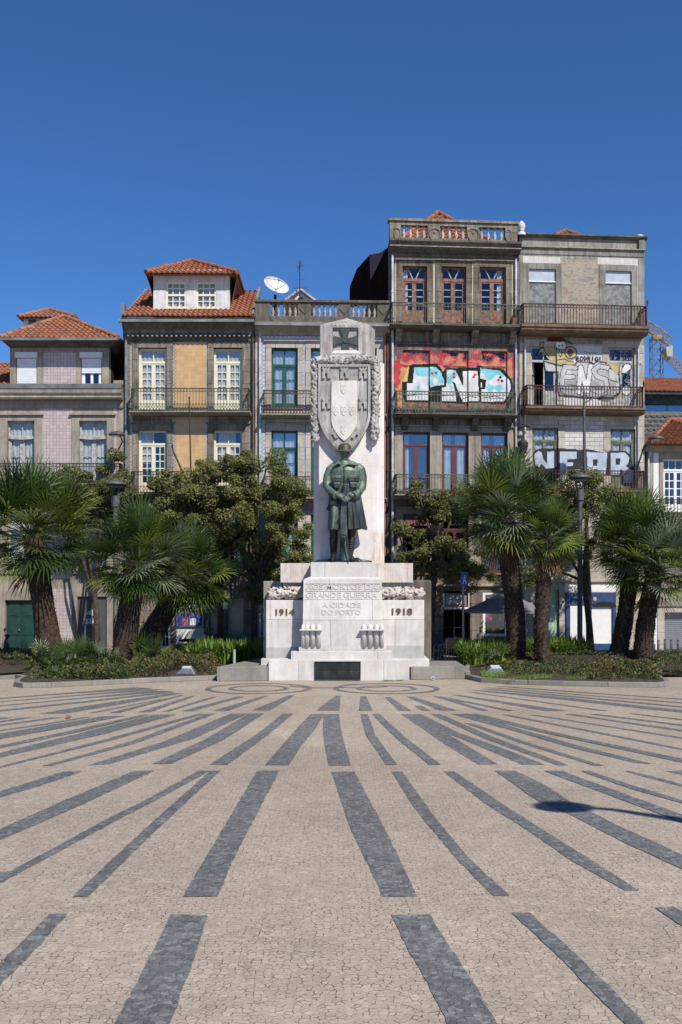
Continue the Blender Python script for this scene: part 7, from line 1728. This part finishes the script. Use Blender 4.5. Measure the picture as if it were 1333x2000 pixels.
for i, (px, Y, a, lb) in enumerate(((862,38.1,-70,'leftmost café chair, seen side on, facing right'), (876,38.9,-120,'café chair behind the leftmost one, in front of the dark doorway'), (886,37.7,165,'front café chair with its back to the viewer, left of the sign pole'), (914,38.2,75,'café chair just right of the sign pole'), (937,38.4,180,'café chair half hidden behind the strap-leaved plants'), (955,38.9,160,'café chair under the parasol, mostly hidden by plants'))):
    c = ch0 if i == 0 else copy_tree(ch0); c.location = (X(px, Y), Y, 0); c.rotation_euler = (0, 0, rad(a)); c['label'] = lb
tb0 = thing('cafe_table', 'small round café table between the chairs left of the sign pole', 'table', (X(893,38.4),38.4,0), group='round café tables')
m = MB(); m.lathe([(0,.72),(.33,.72),(.35,.73),(.35,.745),(0,.75)], (0,0,0), 24); m.build('tabletop', M['alu'], tb0)
m = MB(); m.tube([(0,0,.02),(0,0,.72)], .03, 10)
for k in range(4): t = k*PI/2+.4; m.tube([(0,0,.1),(.28*cos(t),.28*sin(t),.01)], .016, 6)
m.build('pedestal', M['steel'], tb0)
tb = copy_tree(tb0); tb.location = (X(925,38.6),38.6,0); tb['label'] = 'small round café table right of the sign pole beside the plants'
Yu = 37.9; um = thing('parasol', 'large mauve-grey café parasol behind the palm trunks', 'parasol', (X(987,Yu),Yu,0)); za, ze = Z(1152,Yu), Z(1192,Yu); R_ = M2(82, Yu)
m = MB(); n = 8; ring_ = [(R_*cos(2*PI*k/n+.39), R_*sin(2*PI*k/n+.39), ze) for k in range(n)]; vs = [(0,0,za)]; 
for k in range(n): a = Vector((0,0,za)); b = Vector(ring_[k]); vs += [a.lerp(b,.5)+Vector((0,0,-.04)), b, b-Vector((0,0,.1))]
fs = []
for k in range(n): i, j = 1+3*k, 1+3*((k+1) % n); fs += [(0,i,j),(i,i+1,j+1,j),(i+1,i+2,j+2,j+1)]
m.add(vs, fs); m.lathe([(0,.12),(.25,.02),(.3,-.02)], (0,0,za+.0), 8, smooth=False); m.build('canopy', M['parasol'], um)
m = MB(); m.tube([(0,0,0),(0,0,za+.05)], .03, 10); m.build('pole', M['alu'], um); m = MB(); m.tube([(0,0,0),(0,0,.1)], .3, 16); m.build('base', M['concrete'], um)
m = MB()
for k in range(n): m.tube([(0,0,za-.05), tuple(Vector(ring_[k])-Vector((0,0,.03)))], .01, 4)
m.build('ribs', M['alu'], um)
# ------------------------------------------------------------------ bollards
b0 = None
for i, (px, y0, Y, lb) in enumerate(((1286,1255,37.9,'leftmost grey bollard by the garage shutter'), (1299,1245,38.4,'second grey bollard from the left by the garage'), (1311.5,1247,38.2,'third grey bollard from the left by the garage'), (1324.5,1249,38.0,'perforated grey bollard at the right edge of the photo'))):
    if b0 is None:
        b0 = thing('bollard', lb, 'bollard', (0,0,0), group='slim grey bollards in front of the garage'); m = MB(); m.box(-.035,.035,-.035,.035,0,.86); m.build('post', M['charcoal'], b0, bevel=.006); m = MB(); m.box(-.036,.036,-.0365,-.035,.7,.78); m.build('reflector_band', M['steel'], b0); c = b0
    else: c = copy_tree(b0)
    c.location = (X(px,Y),Y,0); c['label'] = lb
# ------------------------------------------------------------------ scooters, car
def scooter(x, Y, a, label):
    root = thing('motor_scooter', label, 'scooter', (x, Y, 0), rad(a), 'parked scooters')
    for xx in (-.62, .62):
        m = MB(); m.lathe([(.13,-.05),(.22,-.055),(.255,-.03),(.255,.03),(.22,.055),(.13,.05)], (0,0,0), 22); m.v = [(q[0]+xx, q[2], q[1]+.255) for q in m.v]; w = m.build('wheel', M['rubber'], root)
        m = MB(); m.lathe([(.0,-.03),(.14,-.04),(.14,.04),(0,.03)], (0,0,0), 16); m.v = [(q[0]+xx, q[2], q[1]+.255) for q in m.v]; m.build('rim', M['steel'], w)
    m = MB(); m.loft([(-.35,0,.28,.32,.12),(-.4,0,.5,.36,.16),(-.42,0,.7,.34,.15)], 16); m.loft([(.42,0,.3,.06,.2),(.42,0,.6,.07,.22),(.46,0,.85,.06,.16)], 14); m.tube([(-.2,0,.27),(.42,0,.27)], .12, 10, squash=.5); m.tube([(.62,0,.26),(.55,0,.55),(.46,0,.95)], .035, 8); m.ball((.64,0,.42), (.2,.09,.12), 10)
    b = m.build('body', M['car_paint'], root); remesh(b, .025, 1)
    m = MB(); m.tube([(-.85,0,.80),(-.6,0,.82),(-.3,0,.80),(-.02,0,.74)], [.07,.13,.14,.09], 14, squash=.5); m.build('seat', M['black_plastic'], root)
    m = MB(); m.tube([(.40,-.34,.98),(.46,-.15,1.0),(.47,0,.97),(.46,.15,1.0),(.40,.34,.98)], .018, 8); m.ball((.52,0,.95), (.1,.13,.1), 12); m.build('handlebar', M['black_plastic'], root)
    for s in (-1, 1): m = MB(); m.tube([(.43,s*.2,1.0),(.42,s*.28,1.18)], .008, 5); m.ball((.42,s*.3,1.22), (.03,.07,.055), 10); m.build('mirror', M['black_plastic'], root)
    m = MB(); m.ball((.56,0,.9), (.06,.1,.06), 10); m.build('headlight', M['lamp_glass'], root); return root
scooter(X(392,38.4), 38.4, 0, 'black scooter with round mirrors parked below the notice case'); scooter(X(-12,38.6), 38.6, 15, 'black scooter cut by the left edge beside the dark green door')
car = thing('parked_car', 'black car parked behind the memorial, only its dark nose and windscreen edge showing', 'car', (X(582,38.3), 38.3, 0))
prof = [(-2.1,.35),(-2.12,.6),(-2.0,.78),(-1.2,.9),(-.95,.95),(-.35,1.38),(.2,1.46),(1.0,1.44),(1.55,1.2),(1.95,.95),(2.1,.85),(2.12,.4),(2.0,.3),(-2.0,.3)]
m = MB(); n = len(prof); secs = []
for y, k, zk in ((-.86,.98,.985),(-.8,1,1.),(.8,1,1.),(.86,.98,.985)): secs.append([(x*k, y*(.86 if z > .96 else 1), .3+(z-.3)*zk) for x, z in prof])
vs = [p for s in secs for p in s]; fs = [(j*n+i, j*n+(i+1) % n, (j+1)*n+(i+1) % n, (j+1)*n+i) for j in range(3) for i in range(n)]+[tuple(range(n)), tuple(range(3*n, 4*n))[::-1]]
m.add(vs, fs); m.build('body', M['car_paint'], car, bevel=.04)
for s in (-1, 1):
    m = MB(); y = s*.76; m.prism([(-.85,.98),(-.33,1.34),(.3,1.4),(.3,.98)], y-.01, y+.01); m.prism([(.36,.98),(.36,1.4),(.95,1.38),(1.4,1.18),(1.45,.98)], y-.01, y+.01); m.build('side_window', M['glass_mid'], car)
    for xx in (-1.35, 1.3):
        m = MB(); m.lathe([(.18,-.09),(.29,-.1),(.32,-.06),(.32,.06),(.29,.1),(.18,.09),(0,.05)], (0,0,0), 22); m.v = [(q[0]+xx, q[2]+s*.78, q[1]+.32) for q in m.v]; w = m.build('wheel', M['rubber'], car)
        m = MB(); m.lathe([(0,-.08),(.19,-.1),(.19,.1),(0,.08)], (0,0,0), 16); m.v = [(q[0]+xx, q[2]+s*.79, q[1]+.32) for q in m.v]; m.build('rim', M['alu'], w)
    m = MB(); m.ball((-2.0,s*.6,.68), (.1,.18,.07), 10); m.build('headlight', M['lamp_glass'], car)
m = MB(); m.add([(-.93,-.66,.98),(-.93,.66,.98),(-.38,.6,1.37),(-.38,-.6,1.37)], [(0,1,2,3)]); m.build('windscreen', M['glass_mid'], car)
# ------------------------------------------------------------------ floodlights, small things
def flood(px, py, label, a=0):
    x, Y = G(px, py); root = thing('floodlight', label, 'floodlight', (x, Y, .14), rad(a), 'ground floodlights'); m = MB()
    vs = [(-.34,.1,0),(.34,.1,0),(.38,.5,0),(-.3,.5,0),(-.1,.12,.2),(.22,.12,.2),(.2,.35,.26),(-.12,.35,.26)]; m.add(vs, [(0,3,2,1),(4,5,6,7),(0,1,5,4),(1,2,6,5),(2,3,7,6),(3,0,4,7)]); m.build('housing', M['steel'], root, bevel=.015)
    m = MB(); m.add([(-.08,.14,.205),(.2,.14,.205),(.18,.33,.262),(-.1,.33,.262)], [(0,1,2,3)]); m.build('lens', M['lamp_glass'], root)
flood(360,1328,'metal floodlight in the shrubs left of the memorial'); flood(967,1326,'metal floodlight at the foot of the tallest right palm')
x, Y = G(845,1328); m = MB(); m.lathe([(0,0),(.035,0),(.05,.11),(.053,.112),(.046,.112),(.03,.01)], (0,0,0), 12); Mr = Matrix.Rotation(rad(75), 3, 'X'); m.v = [tuple(Mr@Vector(q)) for q in m.v]
o = m.build('paper_cup', M['white_paint']); o.location = (x, Y-.12, .05); tag(o, 'crushed white paper cup at the foot of the right ledge', 'cup')
x, Y = G(134,1404.5); m = MB(); m.add([(-.08,0,.01),(0,-.05,.0),(.08,.0,.04),(.02,.05,.06),(-.04,.04,.08)], [(0,1,3,4),(1,2,3)]); o = m.build('fallen_leaf', M['leaf_dead']); o.location = (x, Y, .008); tag(o, 'curled brown leaf on the paving at the left', 'leaf')
m = MB(); x, Y = G(467,1305); m.tube([(x,33.6,.1),(x,33.6,.75)], .05, 10); o = m.build('pipe_stub', M['mint_paint']); tag(o, 'short pale green pipe stub behind the left ledge', 'pipe')
# terrace fence post and stubby bin by the ledge
# crane far behind
Yc_ = 95.; cr = thing('tower_crane', 'yellow and grey tower crane far behind the slate building', 'crane', (X(1283,Yc_), Yc_, 0)); L = Vector(cr.location)
def lattice(m, a, b, w, n, mi=0, ti=.07):
    a, b = Vector(a), Vector(b); d = (b-a).normalized(); s = d.cross(Vector((0,1,0))).normalized()*w/2; t = d.cross(s).normalized()*w/2
    cs = [s+t, s-t, -s-t, -s+t]
    for c in cs: m.tube([a+c, b+c], ti, 4, mi, cap=False)
    for k in range(n):
        p, q = a.lerp(b, k/n), a.lerp(b, (k+1)/n)
        for i in range(4): m.tube([p+cs[i], q+cs[(i+1) % 4]], ti*.7, 3, mi, cap=False)
        for i in range(4): m.tube([p+cs[i], p+cs[(i+1) % 4]], ti*.6, 3, mi, cap=False)
c_ = lambda x, y: Vector(P(x, y, Yc_))-L
m = MB(); lattice(m, (0,0,0), c_(1283,658), 1.0, 26, 0, .05); m.build('mast', M['crane_grey'], cr)
m = MB(); lattice(m, c_(1258,630), c_(1311,668), .6, 6, 0, .03); m.tube([c_(1258,624), c_(1290,640), c_(1310,658)], .05, 4); m.tube([c_(1258,640), c_(1311,677)], .12, 4); m.build('counter_jib', M['crane'], cr)
m = MB(); c0, c1 = c_(1296,678), c_(1309,701); m.prism([(c0.x,c0.z-.2),(c1.x,c0.z),(c1.x,c1.z),(c0.x+.1,c1.z+.1)], -.8, .8); m.build('counterweight', M['concrete'], cr)
m = MB(); lattice(m, c_(1308,699), c_(1360,752), .6, 9, 0, .035); m.build('jib', M['crane'], cr)
m = MB(); m.box(-.4,.4,-.4,.4,c_(0,664).z,c_(0,656).z); m.build('slewing_unit', M['crane'], cr)
# ------------------------------------------------------------------ camera and light
cam = bpy.data.cameras.new('camera'); co = bpy.data.objects.new('camera', cam); C.objects.link(co); bpy.context.scene.camera = co
co.location = (0, 0, CAMH); co.rotation_euler = (PI/2, 0, 0); cam.sensor_fit = 'VERTICAL'; cam.sensor_height = 36; cam.lens = FPX/2000*36; cam.shift_y = (HY-1000)/2000; cam.clip_end = 3000; cam.clip_start = .1
s = bpy.data.lights.new('sun', 'SUN'); s.energy = 5.0; s.angle = rad(.53); s.color = (1., .94, .85); so = bpy.data.objects.new('sun', s); C.objects.link(so)
d = Vector((-sin(rad(SUN_AZ))*cos(rad(SUN_EL)), cos(rad(SUN_AZ))*cos(rad(SUN_EL)), -sin(rad(SUN_EL)))); so.rotation_euler = d.to_track_quat('-Z', 'Y').to_euler(); so.location = (8, -10, 20)
w = bpy.data.worlds.new('World'); bpy.context.scene.world = w; w.use_nodes = True; nt = w.node_tree; nt.nodes.clear()
sk = nt.nodes.new('ShaderNodeTexSky'); sk.sky_type = 'NISHITA'; sk.sun_disc = False; sk.sun_elevation = rad(SUN_EL); sk.sun_rotation = math.atan2(sin(rad(SUN_AZ)), -cos(rad(SUN_AZ))); sk.altitude = 3000; sk.air_density = 1.; sk.dust_density = .0; sk.ozone_density = 10.
bg = nt.nodes.new('ShaderNodeBackground'); bg.inputs[1].default_value = .112; wo = nt.nodes.new('ShaderNodeOutputWorld'); hs = nt.nodes.new('ShaderNodeHueSaturation'); hs.inputs['Saturation'].default_value = 1.07; nt.links.new(sk.outputs[0], hs.inputs['Color']); nt.links.new(hs.outputs[0], bg.inputs[0]); nt.links.new(bg.outputs[0], wo.inputs[0])
sc = bpy.context.scene; sc.view_settings.view_transform = 'Standard'; sc.view_settings.look = 'None'; sc.view_settings.exposure = .33; sc.view_settings.gamma = 1
sc.cycles.max_bounces = 6; sc.cycles.transparent_max_bounces = 12; sc.cycles.diffuse_bounces = 3; sc.cycles.glossy_bounces = 3
